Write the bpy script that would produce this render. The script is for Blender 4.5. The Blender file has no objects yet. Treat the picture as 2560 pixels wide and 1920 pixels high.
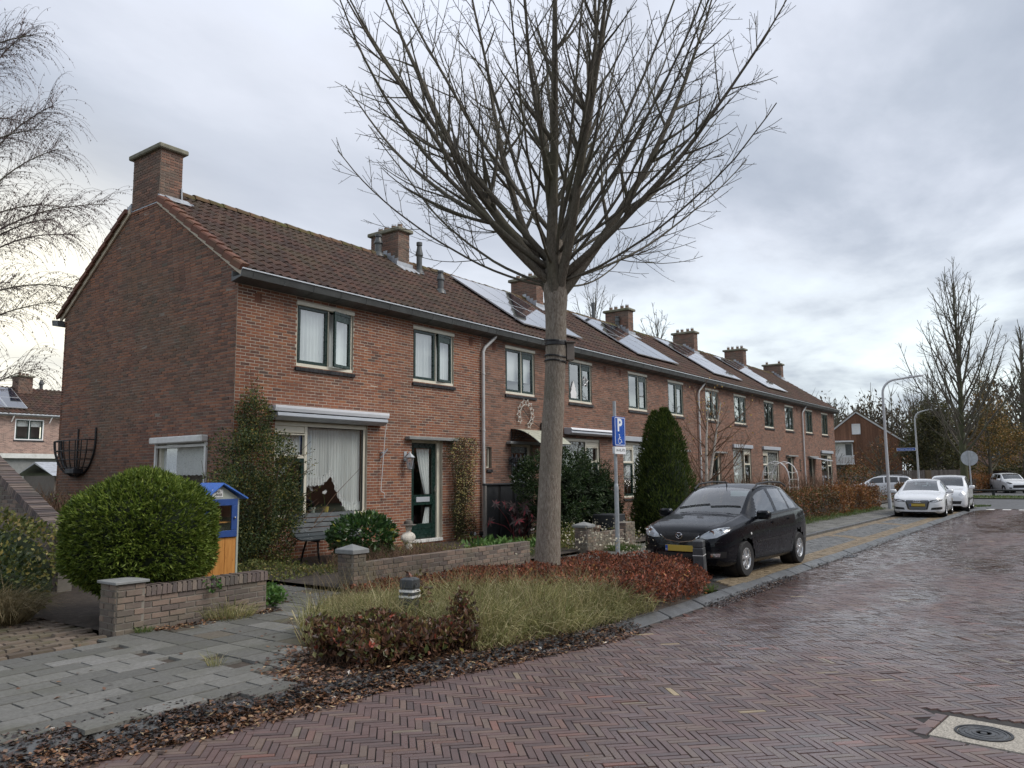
import bpy, bmesh, math, random
import numpy as np
from mathutils import Vector, Matrix, Quaternion
from mathutils.bvhtree import BVHTree
from mathutils.geometry import delaunay_2d_cdt
S = bpy.context.scene
COL = S.collection
rng = np.random.default_rng(7)
random.seed(7)
R = math.radians
PI = math.pi
cam_d = bpy.data.cameras.new('camera')
cam = bpy.data.objects.new('camera', cam_d)
COL.objects.link(cam)
S.camera = cam
cam_d.sensor_width = 36.0
cam_d.lens = 1940.0 / 2560.0 * 36.0
cam_d.clip_start = 0.1
cam_d.clip_end = 1500.0
CAMZ = 1.75
yaw, pit, rol = R(36.4), R(6.7), R(-0.52)
fw = Vector((math.cos(pit) * math.cos(yaw), math.cos(pit) * math.sin(yaw), math.sin(pit)))
rt0 = Vector((math.sin(yaw), -math.cos(yaw), 0))
up0 = rt0.cross(fw)
rt = rt0 * math.cos(rol) + up0 * math.sin(rol)
upv = up0 * math.cos(rol) - rt0 * math.sin(rol)
cam.matrix_world = Matrix(((rt.x, upv.x, -fw.x, 0), (rt.y, upv.y, -fw.y, 0), (rt.z, upv.z, -fw.z, CAMZ), (0, 0, 0, 1)))
CAMP = np.array([0, 0, CAMZ])
S.view_settings.view_transform = 'Standard'
S.view_settings.look = 'None'
S.view_settings.gamma = 1.0
S.view_settings.use_curve_mapping = False
S.view_settings.exposure = 0.98
S.cycles.use_denoising = True
S.cycles.max_bounces = 8
S.cycles.transparent_max_bounces = 16
SUN_AZ, SUN_EL = R(-62), R(48)          # direction towards the sun (azimuth from +X), behind the camera
SUN_STRENGTH, SUN_ANGLE = 1.25, R(30)
SKY_STRENGTH = 0.06
def NODE(t, typ, ins=None, **props):
    n = t.nodes.new(typ)
    for k, v in props.items():
        setattr(n, k, v)
    for k, v in (ins or {}).items():
        s = n.inputs[k]
        if isinstance(v, bpy.types.NodeSocket):
            t.links.new(v, s)
        else:
            s.default_value = v
    return n
def MATH(t, op, a, b=0.0, clamp=False):
    return NODE(t, 'ShaderNodeMath', {0: a, 1: b}, operation=op, use_clamp=clamp).outputs[0]
def RAMP(t, fac, stops, interp='LINEAR'):
    n = NODE(t, 'ShaderNodeValToRGB', {'Fac': fac})
    cr = n.color_ramp
    cr.interpolation = interp
    while len(cr.elements) < len(stops):
        cr.elements.new(0.5)
    for e, (p, c) in zip(cr.elements, stops):
        e.position = p
        e.color = (c[0], c[1], c[2], 1) if not isinstance(c, (int, float)) else (c, c, c, 1)
    return n.outputs[0]
def MIX(t, fac, a, b, mode='MIX'):
    n = NODE(t, 'ShaderNodeMix', data_type='RGBA', blend_type=mode)
    for i, v in ((0, fac), (6, a), (7, b)):
        s = n.inputs[i]
        if isinstance(v, bpy.types.NodeSocket):
            t.links.new(v, s)
        elif i == 0:
            s.default_value = v
        else:
            s.default_value = (v[0], v[1], v[2], 1)
    return n.outputs[2]
def NOISE(t, vec, scale, detail=4.0, rough=0.55, dist=0.0):
    n = NODE(t, 'ShaderNodeTexNoise', {'Scale': scale, 'Detail': detail, 'Roughness': rough, 'Distortion': dist})
    if vec is not None:
        t.links.new(vec, n.inputs['Vector'])
    return n.outputs[0]
def MAPR(t, v, a, b, c=0.0, d=1.0):
    return NODE(t, 'ShaderNodeMapRange', {0: v, 1: a, 2: b, 3: c, 4: d}, interpolation_type='SMOOTHSTEP').outputs[0]
def make_world():
    w = bpy.data.worlds.new('World')
    S.world = w
    w.use_nodes = True
    t = w.node_tree
    t.nodes.clear()
    out = NODE(t, 'ShaderNodeOutputWorld')
    sky = NODE(t, 'ShaderNodeTexSky', sky_type='NISHITA', sun_disc=False)
    sky.sun_elevation = SUN_EL
    sky.sun_rotation = PI / 2 - SUN_AZ
    tc = NODE(t, 'ShaderNodeTexCoord').outputs['Generated']
    sp = NODE(t, 'ShaderNodeSeparateXYZ', {0: tc})
    z = MATH(t, 'MAXIMUM', sp.outputs[2], 0.0)
    zz = MATH(t, 'ADD', z, 0.11)
    px = MATH(t, 'DIVIDE', sp.outputs[0], zz)
    py = MATH(t, 'DIVIDE', sp.outputs[1], zz)
    v = NODE(t, 'ShaderNodeCombineXYZ', {0: px, 1: py, 2: 0.0}).outputs[0]
    v = NODE(t, 'ShaderNodeMapping', {'Vector': v, 'Location': (3.1, 1.7, 0.0), 'Rotation': (0, 0, R(-35)), 'Scale': (0.62, 1.0, 1.0)}).outputs[0]
    n1 = NOISE(t, v, 0.62, 8.0, 0.52, 0.35)
    n2 = NOISE(t, v, 2.1, 6.0, 0.55, 0.2)
    n = MATH(t, 'ADD', MATH(t, 'MULTIPLY', n1, 0.76), MATH(t, 'MULTIPLY', n2, 0.24))
    low = MAPR(t, sp.outputs[2], 0.02, 0.36)         # 0 at the horizon, 1 higher up
    hi_c = RAMP(t, n, [(0.36, (0.27, 0.305, 0.37)), (0.45, (0.37, 0.405, 0.47)), (0.52, (0.50, 0.53, 0.60)), (0.62, (0.60, 0.65, 0.76))])
    lo_c = RAMP(t, n, [(0.38, (0.22, 0.255, 0.31)), (0.46, (0.33, 0.37, 0.42)), (0.53, (0.60, 0.66, 0.68)), (0.62, (0.80, 0.90, 0.87))])
    c = MIX(t, low, lo_c, hi_c)
    dv = NODE(t, 'ShaderNodeVectorMath', {0: tc, 1: (0.35, 0.93, 0.08)}, operation='DOT_PRODUCT').outputs[1]
    wf = MATH(t, 'MULTIPLY', MAPR(t, dv, 0.93, 1.0), MAPR(t, n1, 0.30, 0.62, 0.45, 1.0))
    c = MIX(t, wf, c, (0.90, 0.85, 0.70))
    dv2 = NODE(t, 'ShaderNodeVectorMath', {0: tc, 1: (0.62, 0.68, 0.40)}, operation='DOT_PRODUCT').outputs[1]
    c = MIX(t, MATH(t, 'MULTIPLY', MAPR(t, dv2, 0.93, 1.0), 0.35), c, (0.62, 0.64, 0.70))
    bg1 = NODE(t, 'ShaderNodeBackground', {'Color': sky.outputs[0], 'Strength': SKY_STRENGTH})
    bg2 = NODE(t, 'ShaderNodeBackground', {'Color': c, 'Strength': 0.80})
    mx = NODE(t, 'ShaderNodeMixShader', {0: 0.93, 1: bg1.outputs[0], 2: bg2.outputs[0]})
    t.links.new(mx.outputs[0], out.inputs[0])
make_world()
sun_d = bpy.data.lights.new('sun', 'SUN')
sun_d.energy = SUN_STRENGTH
sun_d.angle = SUN_ANGLE
sun_d.color = (1.0, 0.95, 0.88)
sun = bpy.data.objects.new('sun', sun_d)
COL.objects.link(sun)
sd = Vector((math.cos(SUN_EL) * math.cos(SUN_AZ), math.cos(SUN_EL) * math.sin(SUN_AZ), math.sin(SUN_EL)))
sun.rotation_euler = sd.to_track_quat('Z', 'Y').to_euler()
def link(o, parent=None):
    COL.objects.link(o)
    if parent is not None:
        o.parent = parent
        o.matrix_parent_inverse = PINV.get(parent.name) or Matrix.Identity(4)
    return o
PINV = {}      # world-matrix inverse of every object used as a parent
def reg(o, m=None):
    PINV[o.name] = (m if m is not None else Matrix.Identity(4)).inverted()
    return o
def tag(o, label=None, cat=None, group=None, kind=None):
    if label: o['label'] = label
    if cat: o['category'] = cat
    if group: o['group'] = group
    if kind: o['kind'] = kind
    return o
def thing(name, label, cat, loc=(0, 0, 0), rz=0.0, group=None):
    o = bpy.data.objects.new(name, None)
    o.empty_display_size = 0.2
    COL.objects.link(o)
    o.location = loc
    o.rotation_euler = (0, 0, rz)
    reg(o, Matrix.Translation(loc) @ Matrix.Rotation(rz, 4, 'Z'))
    return tag(o, label, cat, group)
def copy_tree(o, parent=None, rel=None):
    c = o.copy()
    COL.objects.link(c)
    if parent is not None:
        c.parent = parent
    for ch in list(o.children):
        copy_tree(ch, c)
    return c
def mesh_np(name, V, F, mats, mi=None, smooth=False):
    """V (n,3); F (m,3) or (m,4) int array."""
    me = bpy.data.meshes.new(name)
    V = np.asarray(V, np.float32)
    F = np.asarray(F, np.int32)
    k = F.shape[1]
    me.vertices.add(len(V))
    me.vertices.foreach_set('co', V.ravel())
    me.loops.add(F.size)
    me.loops.foreach_set('vertex_index', F.ravel())
    me.polygons.add(len(F))
    me.polygons.foreach_set('loop_start', np.arange(0, F.size, k, dtype=np.int32))
    me.polygons.foreach_set('loop_total', np.full(len(F), k, np.int32))
    for m in (mats if isinstance(mats, (list, tuple)) else [mats]):
        me.materials.append(m)
    if mi is not None:
        me.polygons.foreach_set('material_index', np.asarray(mi, np.int32))
    me.polygons.foreach_set('use_smooth', np.full(len(F), smooth, bool))
    me.update(calc_edges=True)
    return me
def obj_np(name, V, F, mats, parent=None, mi=None, smooth=False, kind=None):
    o = bpy.data.objects.new(name, mesh_np(name, V, F, mats, mi, smooth))
    link(o, parent)
    reg(o)
    if kind: o['kind'] = kind
    return o
class MB:
    def __init__(s):
        s.v, s.f, s.m = [], [], []
    def add(s, vs, fs, m=0):
        b = len(s.v)
        s.v.extend([tuple(p) for p in vs])
        s.f.extend([tuple(b + i for i in f) for f in fs])
        s.m.extend([m] * len(fs))
        return s
    def box(s, x0, x1, y0, y1, z0, z1, m=0):
        vs = [(x, y, z) for z in (z0, z1) for y in (y0, y1) for x in (x0, x1)]
        return s.add(vs, [(0, 2, 3, 1), (4, 5, 7, 6), (0, 1, 5, 4), (2, 6, 7, 3), (0, 4, 6, 2), (1, 3, 7, 5)], m)
    def bbox(s, x0, x1, y0, y1, z0, z1, bev=0.004, m=0):
        """box with chamfered edges (all 12) made as convex hull of inset corners"""
        b = min(bev, (x1 - x0) * .45, (y1 - y0) * .45, (z1 - z0) * .45)
        bm = bmesh.new()
        for sx in (0, 1):
            for sy in (0, 1):
                for sz in (0, 1):
                    x, y, z = (x0, x1)[sx], (y0, y1)[sy], (z0, z1)[sz]
                    dx, dy, dz = b * (1 - 2 * sx), b * (1 - 2 * sy), b * (1 - 2 * sz)
                    bm.verts.new((x, y + dy, z + dz)); bm.verts.new((x + dx, y, z + dz)); bm.verts.new((x + dx, y + dy, z))
        r = bmesh.ops.convex_hull(bm, input=bm.verts)
        bmesh.ops.dissolve_limit(bm, angle_limit=0.01, verts=bm.verts, edges=bm.edges)
        bm.verts.index_update()
        s.add([v.co[:] for v in bm.verts], [[v.index for v in f.verts] for f in bm.faces], m)
        bm.free()
        return s
    def bar(s, p, q, w, h, m=0, up=(0, 0, 1)):
        p, q = Vector(p), Vector(q)
        d = (q - p).normalized()
        u = Vector(up)
        if abs(d.dot(u)) > .99: u = Vector((1, 0, 0))
        a = d.cross(u).normalized() * (w / 2)
        b = a.cross(d).normalized() * (h / 2)
        vs = [e + sa * a + sb * b for e in (p, q) for sa, sb in ((-1, -1), (1, -1), (1, 1), (-1, 1))]
        return s.add(vs, [(3, 2, 1, 0), (4, 5, 6, 7)] + [(i, (i + 1) % 4, 4 + (i + 1) % 4, 4 + i) for i in range(4)], m)
    def tube(s, pts, r, n=8, m=0, cap=True, closed=False):
        P = [Vector(p) for p in pts]
        rr = r if isinstance(r, (list, tuple)) else [r] * len(P)
        k = len(P)
        vs = []
        t0 = (P[1] - P[0]).normalized()
        u = t0.orthogonal().normalized()
        for i in range(k):
            a = P[i - 1] if (i > 0 or closed) else P[i]
            b = P[(i + 1) % k] if (i < k - 1 or closed) else P[i]
            t = (b - a).normalized()
            u = (u - t * u.dot(t)).normalized()
            w = t.cross(u)
            for j in range(n):
                an = 2 * PI * j / n
                vs.append(P[i] + (u * math.cos(an) + w * math.sin(an)) * rr[i])
        fs = []
        for i in range(k if closed else k - 1):
            i2 = (i + 1) % k
            for j in range(n):
                fs.append((i * n + j, i * n + (j + 1) % n, i2 * n + (j + 1) % n, i2 * n + j))
        if cap and not closed:
            fs.append(tuple(range(n - 1, -1, -1)))
            fs.append(tuple((k - 1) * n + j for j in range(n)))
        return s.add(vs, fs, m)
    def lathe(s, prof, n=20, o=(0, 0, 0), axis='Z', m=0):
        vs = []
        for r, h in prof:
            for j in range(n):
                a = 2 * PI * j / n
                c, d = r * math.cos(a), r * math.sin(a)
                p = {'Z': (c, d, h), 'Y': (c, h, d), 'X': (h, c, d)}[axis]
                vs.append((o[0] + p[0], o[1] + p[1], o[2] + p[2]))
        fs = []
        for i in range(len(prof) - 1):
            for j in range(n):
                f = (i * n + j, i * n + (j + 1) % n, (i + 1) * n + (j + 1) % n, (i + 1) * n + j)
                fs.append(f if axis != 'Y' else f[::-1])
        return s.add(vs, fs, m)
    def prism(s, poly, to3, d0, d1, m=0):
        """poly: 2D outline; to3(a, b, d) -> xyz; extruded d0..d1"""
        n = len(poly)
        vs = [to3(a, b, d0) for a, b in poly] + [to3(a, b, d1) for a, b in poly]
        fs = [tuple(range(n))[::-1], tuple(range(n, 2 * n))]
        fs += [(i, (i + 1) % n, n + (i + 1) % n, n + i) for i in range(n)]
        return s.add(vs, fs, m)
    def quad(s, a, b, c, d, m=0):
        return s.add([a, b, c, d], [(0, 1, 2, 3)], m)
    def build(s, name, mats, parent=None, smooth=False, kind=None, bev=0.0, subd=0):
        me = bpy.data.meshes.new(name)
        me.from_pydata(s.v, [], s.f)
        mats = mats if isinstance(mats, (list, tuple)) else [mats]
        for m in mats: me.materials.append(m)
        if len(mats) > 1:
            me.polygons.foreach_set('material_index', s.m)
        if smooth:
            me.polygons.foreach_set('use_smooth', [True] * len(me.polygons))
        bm = bmesh.new(); bm.from_mesh(me)
        bmesh.ops.recalc_face_normals(bm, faces=bm.faces)
        bm.to_mesh(me); bm.free()
        if smooth is True and not subd:
            try: me.set_sharp_from_angle(angle=R(40))
            except Exception: pass
        o = bpy.data.objects.new(name, me)
        link(o, parent)
        reg(o)
        if kind: o['kind'] = kind
        if bev:
            b = o.modifiers.new('bevel', 'BEVEL'); b.width = bev; b.segments = 1; b.limit_method = 'ANGLE'
        if subd:
            b = o.modifiers.new('subd', 'SUBSURF'); b.levels = subd; b.render_levels = subd
        return o
def text_mesh(txt, size, to3, align='CENTER', extr=0.0, bold=0.0, squeeze=1.0):
    """outline of a text as (verts, faces); to3(a, b) -> xyz"""
    cu = bpy.data.curves.new('t', 'FONT')
    cu.body = txt; cu.size = size; cu.align_x = align; cu.align_y = 'CENTER'; cu.offset = bold
    cu.resolution_u = 3
    cu.space_line = 0.85
    o = bpy.data.objects.new('t', cu)
    COL.objects.link(o)
    bpy.context.view_layer.update()
    me = o.evaluated_get(bpy.context.evaluated_depsgraph_get()).to_mesh()
    vs = [to3(v.co.x * squeeze, v.co.y) for v in me.vertices]
    fs = [tuple(p.vertices) for p in me.polygons]
    bpy.data.objects.remove(o)
    bpy.data.curves.remove(cu)
    return vs, fs
def newmat(name):
    m = bpy.data.materials.new(name)
    m.use_nodes = True
    t = m.node_tree
    t.nodes.clear()
    return m, t
def finish(t, bsdf):
    o = NODE(t, 'ShaderNodeOutputMaterial')
    t.links.new(bsdf, o.inputs[0])
def PBSDF(t, color, rough=0.6, metal=0.0, normal=None, coat=0.0, spec=None):
    n = NODE(t, 'ShaderNodeBsdfPrincipled')
    for k, v in (('Base Color', color), ('Roughness', rough), ('Metallic', metal)):
        if isinstance(v, bpy.types.NodeSocket): t.links.new(v, n.inputs[k])
        elif k == 'Base Color': n.inputs[k].default_value = (v[0], v[1], v[2], 1)
        else: n.inputs[k].default_value = v
    if normal is not None: t.links.new(normal, n.inputs['Normal'])
    if coat: n.inputs['Coat Weight'].default_value = coat; n.inputs['Coat Roughness'].default_value = 0.03
    if spec is not None:
        if isinstance(spec, bpy.types.NodeSocket): t.links.new(spec, n.inputs['Specular IOR Level'])
        else: n.inputs['Specular IOR Level'].default_value = spec
    return n
def POS(t):
    return NODE(t, 'ShaderNodeNewGeometry').outputs['Position']
def RAND(t):
    """one random number per piece, be the piece an object or an island of a joined mesh"""
    g = NODE(t, 'ShaderNodeNewGeometry').outputs['Random Per Island']
    o = NODE(t, 'ShaderNodeObjectInfo').outputs['Random']
    return MATH(t, 'FRACT', MATH(t, 'ADD', g, o))
def BUMP(t, h, dist=0.01, st=0.5):
    return NODE(t, 'ShaderNodeBump', {'Height': h, 'Distance': dist, 'Strength': st}).outputs[0]
def simple(name, color, rough=0.6, metal=0.0, var=0.12, scale=6.0, bump=0.0, bscale=40.0, coat=0.0, rvar=0.1, spec=None, dirt=None):
    m, t = newmat(name)
    p = POS(t)
    n = NOISE(t, p, scale, 5.0, 0.6)
    c = np.array(color)
    col = RAMP(t, n, [(0.3, tuple(c * (1 - var))), (0.7, tuple(np.minimum(c * (1 + var), 1)))])
    if dirt is not None:
        n3 = NOISE(t, p, scale * 0.4, 6.0, 0.65)
        col = MIX(t, MAPR(t, n3, 0.5, 0.75, 0.0, 0.7), col, dirt)
    ro = MAPR(t, NOISE(t, p, scale * 2.3, 3.0), 0.3, 0.7, max(rough - rvar, 0.02), min(rough + rvar, 1))
    nm = BUMP(t, NOISE(t, p, bscale, 4.0), 0.01, bump) if bump else None
    finish(t, PBSDF(t, col, ro, metal, nm, coat, spec).outputs[0])
    return m
def pieces(name, stops, rough=0.85, var=0.18, grime=None, grime_amt=0.5, nscale=9.0, bump=0.35, bscale=60.0, spec=0.3, stain_scale=0.7):
    """colour per piece along a ramp, weathered by position"""
    m, t = newmat(name)
    p = POS(t)
    col = RAMP(t, RAND(t), stops)
    n = NOISE(t, p, nscale, 5.0, 0.65)
    col = MIX(t, 1.0, col, RAMP(t, n, [(0.25, 1 - var), (0.75, 1 + var * .6)]), 'MULTIPLY')
    if grime is not None:
        g = NOISE(t, p, stain_scale, 6.0, 0.6, 0.4)
        col = MIX(t, MAPR(t, g, 0.42, 0.72, 0.0, grime_amt), col, grime)
    nm = BUMP(t, NOISE(t, p, bscale, 4.0, 0.7), 0.006, bump)
    finish(t, PBSDF(t, col, rough, 0, nm, spec=spec).outputs[0])
    return m
def leafmat(name, stops, rough=0.55, trans=0.25, clump=0.25, cscale=2.5, spec=0.35):
    m, t = newmat(name)
    p = POS(t)
    col = RAMP(t, RAND(t), stops)
    n = NOISE(t, p, cscale, 3.0, 0.6)
    col = MIX(t, 1.0, col, RAMP(t, n, [(0.3, 1 - clump), (0.7, 1 + clump)]), 'MULTIPLY')
    b = PBSDF(t, col, rough, spec=spec)
    tr = NODE(t, 'ShaderNodeBsdfTranslucent', {'Color': col})
    finish(t, NODE(t, 'ShaderNodeMixShader', {0: trans, 1: b.outputs[0], 2: tr.outputs[0]}).outputs[0])
    return m
M = {}
M['brick_front'] = pieces('brick_front', [(0.0, (0.12, 0.066, 0.052)), (0.13, (0.20, 0.086, 0.058)), (0.4, (0.255, 0.103, 0.061)), (0.75, (0.295, 0.118, 0.066)), (0.95, (0.335, 0.145, 0.076)), (1.0, (0.11, 0.072, 0.06))], grime=(0.15, 0.088, 0.064), grime_amt=0.5)
M['brick_row'] = pieces('brick_row', [(0.0, (0.13, 0.08, 0.062)), (0.2, (0.19, 0.10, 0.073)), (0.6, (0.255, 0.13, 0.09)), (0.9, (0.30, 0.155, 0.105)), (1.0, (0.12, 0.085, 0.072))], grime=(0.16, 0.11, 0.085), grime_amt=0.35)
M['brick_gable'] = pieces('brick_gable', [(0.0, (0.13, 0.082, 0.065)), (0.2, (0.2, 0.105, 0.078)), (0.6, (0.265, 0.135, 0.09)), (0.93, (0.33, 0.15, 0.09)), (1.0, (0.15, 0.125, 0.1))], grime=(0.145, 0.115, 0.08), grime_amt=0.6, stain_scale=0.5)
M['brick_garden'] = pieces('brick_garden', [(0.0, (0.13, 0.105, 0.095)), (0.5, (0.19, 0.15, 0.125)), (1.0, (0.26, 0.19, 0.15))], grime=(0.15, 0.15, 0.10), grime_amt=0.6, stain_scale=1.6, bump=0.6)
M['brick_coping'] = pieces('brick_coping', [(0.0, (0.10, 0.085, 0.085)), (0.5, (0.16, 0.125, 0.115)), (1.0, (0.24, 0.19, 0.16))], grime=(0.16, 0.15, 0.11), grime_amt=0.4, stain_scale=2.0, bump=0.6)
M['brick_chimney'] = pieces('brick_chimney', [(0.0, (0.13, 0.085, 0.07)), (0.5, (0.21, 0.12, 0.09)), (1.0, (0.29, 0.155, 0.11))], grime=(0.16, 0.15, 0.12), grime_amt=0.55, stain_scale=1.6)
M['mortar'] = simple('mortar', (0.46, 0.41, 0.34), 0.95, var=0.25, scale=2.0)
M['mortar_dark'] = simple('mortar_dark', (0.27, 0.225, 0.185), 0.95, var=0.3, scale=2.0)
M['mortar_garden'] = simple('mortar_garden', (0.22, 0.20, 0.17), 0.95, var=0.3, scale=3.0)
M['tile'] = pieces('tile', [(0.0, (0.054, 0.034, 0.028)), (0.5, (0.078, 0.045, 0.035)), (1.0, (0.108, 0.056, 0.040))], rough=0.8, grime=(0.086, 0.083, 0.045), grime_amt=0.38, stain_scale=1.1, nscale=5.0, bump=0.5)
M['tile_verge'] = pieces('tile_verge', [(0.0, (0.135, 0.062, 0.045)), (1.0, (0.20, 0.088, 0.058))], rough=0.8, grime=(0.11, 0.085, 0.05), grime_amt=0.5, stain_scale=2.5)
M['tile_ridge'] = pieces('tile_ridge', [(0.0, (0.10, 0.075, 0.045)), (1.0, (0.16, 0.095, 0.06))], rough=0.95, grime=(0.10, 0.105, 0.035), grime_amt=0.9, stain_scale=2.2, bump=0.9, bscale=30)
M['cap'] = simple('cap', (0.22, 0.21, 0.16), 0.95, var=0.3, scale=4.0, bump=0.7, dirt=(0.12, 0.125, 0.05))
M['pot'] = simple('pot', (0.22, 0.15, 0.11), 0.85, var=0.25, scale=9.0)
M['lead'] = simple('lead', (0.42, 0.44, 0.47), 0.5, 0.35, var=0.2, scale=7.0, dirt=(0.26, 0.26, 0.25))
M['zinc'] = simple('zinc', (0.62, 0.64, 0.66), 0.35, 0.55, var=0.1, scale=5.0)
M['gutter'] = simple('gutter', (0.085, 0.09, 0.09), 0.45, var=0.25, scale=3.0)
M['pipe'] = simple('pipe', (0.56, 0.56, 0.55), 0.45, 0.1, var=0.1, scale=3.0, dirt=(0.36, 0.35, 0.32))
M['cream'] = simple('cream', (0.74, 0.70, 0.58), 0.45, var=0.06, scale=5.0, dirt=(0.55, 0.51, 0.41))
M['cream_verge'] = simple('cream_verge', (0.66, 0.57, 0.44), 0.55, var=0.08, scale=3.0, dirt=(0.42, 0.35, 0.26))
M['white'] = simple('white', (0.78, 0.78, 0.77), 0.4, var=0.05, scale=4.0)
M['green_paint'] = simple('green_paint', (0.012, 0.032, 0.026), 0.3, var=0.2, scale=6.0)
M['black_sill'] = pieces('black_sill', [(0, (0.02, 0.02, 0.022)), (1, (0.045, 0.045, 0.048))], rough=0.35, bump=0.1)
M['grey_conc'] = simple('grey_conc', (0.24, 0.245, 0.24), 0.8, var=0.14, scale=6.0, bump=0.3)
M['grey_metal'] = simple('grey_metal', (0.44, 0.47, 0.51), 0.45, 0.1, var=0.08, scale=3.0)
M['awning_white'] = simple('awning_white', (0.76, 0.78, 0.82), 0.4, var=0.06, scale=4.0, dirt=(0.6, 0.61, 0.62))
M['curtain'] = simple('curtain', (0.88, 0.89, 0.88), 0.9, var=0.05, scale=4.0)
M['room'] = simple('room', (0.075, 0.07, 0.065), 0.9, var=0.3, scale=1.5)
M['black_metal'] = simple('black_metal', (0.018, 0.018, 0.019), 0.45, var=0.3, scale=9.0)
M['galv'] = simple('galv', (0.46, 0.49, 0.51), 0.5, 0.45, var=0.14, scale=12.0, dirt=(0.36, 0.38, 0.39))
M['lamp_grey'] = simple('lamp_grey', (0.50, 0.51, 0.52), 0.5, 0.2, var=0.06, scale=3.0)
M['bollard'] = simple('bollard', (0.06, 0.064, 0.068), 0.55, var=0.3, scale=12.0, bump=0.2)
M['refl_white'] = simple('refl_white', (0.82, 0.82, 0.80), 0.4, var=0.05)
M['sign_blue'] = simple('sign_blue', (0.012, 0.085, 0.42), 0.35, var=0.06)
M['sign_white'] = simple('sign_white', (0.84, 0.86, 0.88), 0.4, var=0.03)
M['sign_black'] = simple('sign_black', (0.03, 0.03, 0.035), 0.5, var=0.1)
M['blue_paint'] = simple('blue_paint', (0.025, 0.075, 0.27), 0.5, var=0.12, scale=9.0)
M['blue_roof'] = simple('blue_roof', (0.05, 0.16, 0.55), 0.55, var=0.18, scale=11.0, dirt=(0.08, 0.17, 0.42))
M['pale_green'] = simple('pale_green', (0.40, 0.43, 0.37), 0.6, var=0.1)
M['soil'] = simple('soil', (0.055, 0.042, 0.032), 0.95, var=0.4, scale=9.0, bump=0.8, bscale=25)
M['bust'] = simple('bust', (0.66, 0.62, 0.55), 0.85, var=0.14, scale=14.0, dirt=(0.42, 0.39, 0.33))
M['hat'] = simple('hat', (0.13, 0.115, 0.10), 0.85, var=0.3, scale=12)
M['fence_dark'] = simple('fence_dark', (0.028, 0.030, 0.034), 0.55, var=0.2, scale=4)
M['fence_grey'] = pieces('fence_grey', [(0, (0.15, 0.14, 0.13)), (1, (0.22, 0.205, 0.19))], rough=0.8)
M['fence_wood'] = pieces('fence_wood', [(0, (0.15, 0.13, 0.115)), (1, (0.24, 0.21, 0.185))], rough=0.9)
M['bench'] = simple('bench', (0.036, 0.046, 0.050), 0.5, var=0.15, scale=5)
M['rubber'] = simple('rubber', (0.018, 0.018, 0.019), 0.75, var=0.2, scale=12)
M['alloy'] = simple('alloy', (0.62, 0.63, 0.64), 0.3, 0.75, var=0.08, scale=9)
M['chrome'] = simple('chrome', (0.75, 0.76, 0.78), 0.12, 1.0, var=0.03)
M['plastic'] = simple('plastic', (0.014, 0.014, 0.015), 0.5, var=0.2, scale=9)
M['interior'] = simple('interior', (0.07, 0.07, 0.075), 0.8, var=0.2)
M['car_black'] = simple('car_black', (0.004, 0.005, 0.008), 0.3, 0.0, var=0.1, coat=0.5, rvar=0.04, spec=0.1)
M['car_white'] = simple('car_white', (0.72, 0.74, 0.76), 0.3, 0.0, var=0.02, coat=0.8, rvar=0.04, scale=1.5, dirt=(0.66, 0.67, 0.68))
M['plate_yellow'] = simple('plate_yellow', (0.50, 0.36, 0.06), 0.45, var=0.05)
M['red_lens'] = simple('red_lens', (0.42, 0.015, 0.02), 0.12, var=0.1)
M['panel_frame'] = simple('panel_frame', (0.60, 0.62, 0.64), 0.35, 0.5, var=0.05)
M['iron'] = simple('iron', (0.085, 0.088, 0.092), 0.5, 0.4, var=0.3, scale=20, bump=0.4)
M['slab_aggregate'] = simple('slab_aggregate', (0.36, 0.33, 0.28), 0.85, var=0.55, scale=75.0, bump=0.6, bscale=120)
M['asphalt'] = simple('asphalt', (0.095, 0.097, 0.10), 0.62, var=0.2, scale=2.0, bump=0.3, bscale=120)
M['ground'] = simple('ground', (0.075, 0.085, 0.045), 0.95, var=0.3, scale=0.8)
M['road_paint'] = simple('road_paint', (0.66, 0.66, 0.64), 0.6, var=0.12, scale=9)
M['sill_white'] = simple('sill_white', (0.74, 0.74, 0.71), 0.45, var=0.08, scale=7, dirt=(0.5, 0.49, 0.44))
M['orchid'] = simple('orchid', (0.85, 0.84, 0.84), 0.6, var=0.05)
M['purple'] = simple('purple', (0.30, 0.08, 0.24), 0.6, var=0.2)
M['wreath'] = simple('wreath', (0.66, 0.62, 0.56), 0.5, var=0.1)
M['canopy'] = simple('canopy', (0.46, 0.47, 0.38), 0.35, var=0.12, scale=3, dirt=(0.28, 0.29, 0.2))
M['paper'] = simple('paper', (0.78, 0.78, 0.76), 0.7, var=0.05)
M['siding'] = pieces('siding', [(0, (0.17, 0.088, 0.055)), (1, (0.25, 0.13, 0.08))], rough=0.8, grime=(0.17, 0.09, 0.06), grime_amt=0.4)
M['pink_brick'] = pieces('pink_brick', [(0, (0.22, 0.15, 0.13)), (0.5, (0.33, 0.215, 0.18)), (1, (0.42, 0.28, 0.23))], rough=0.9)
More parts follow.
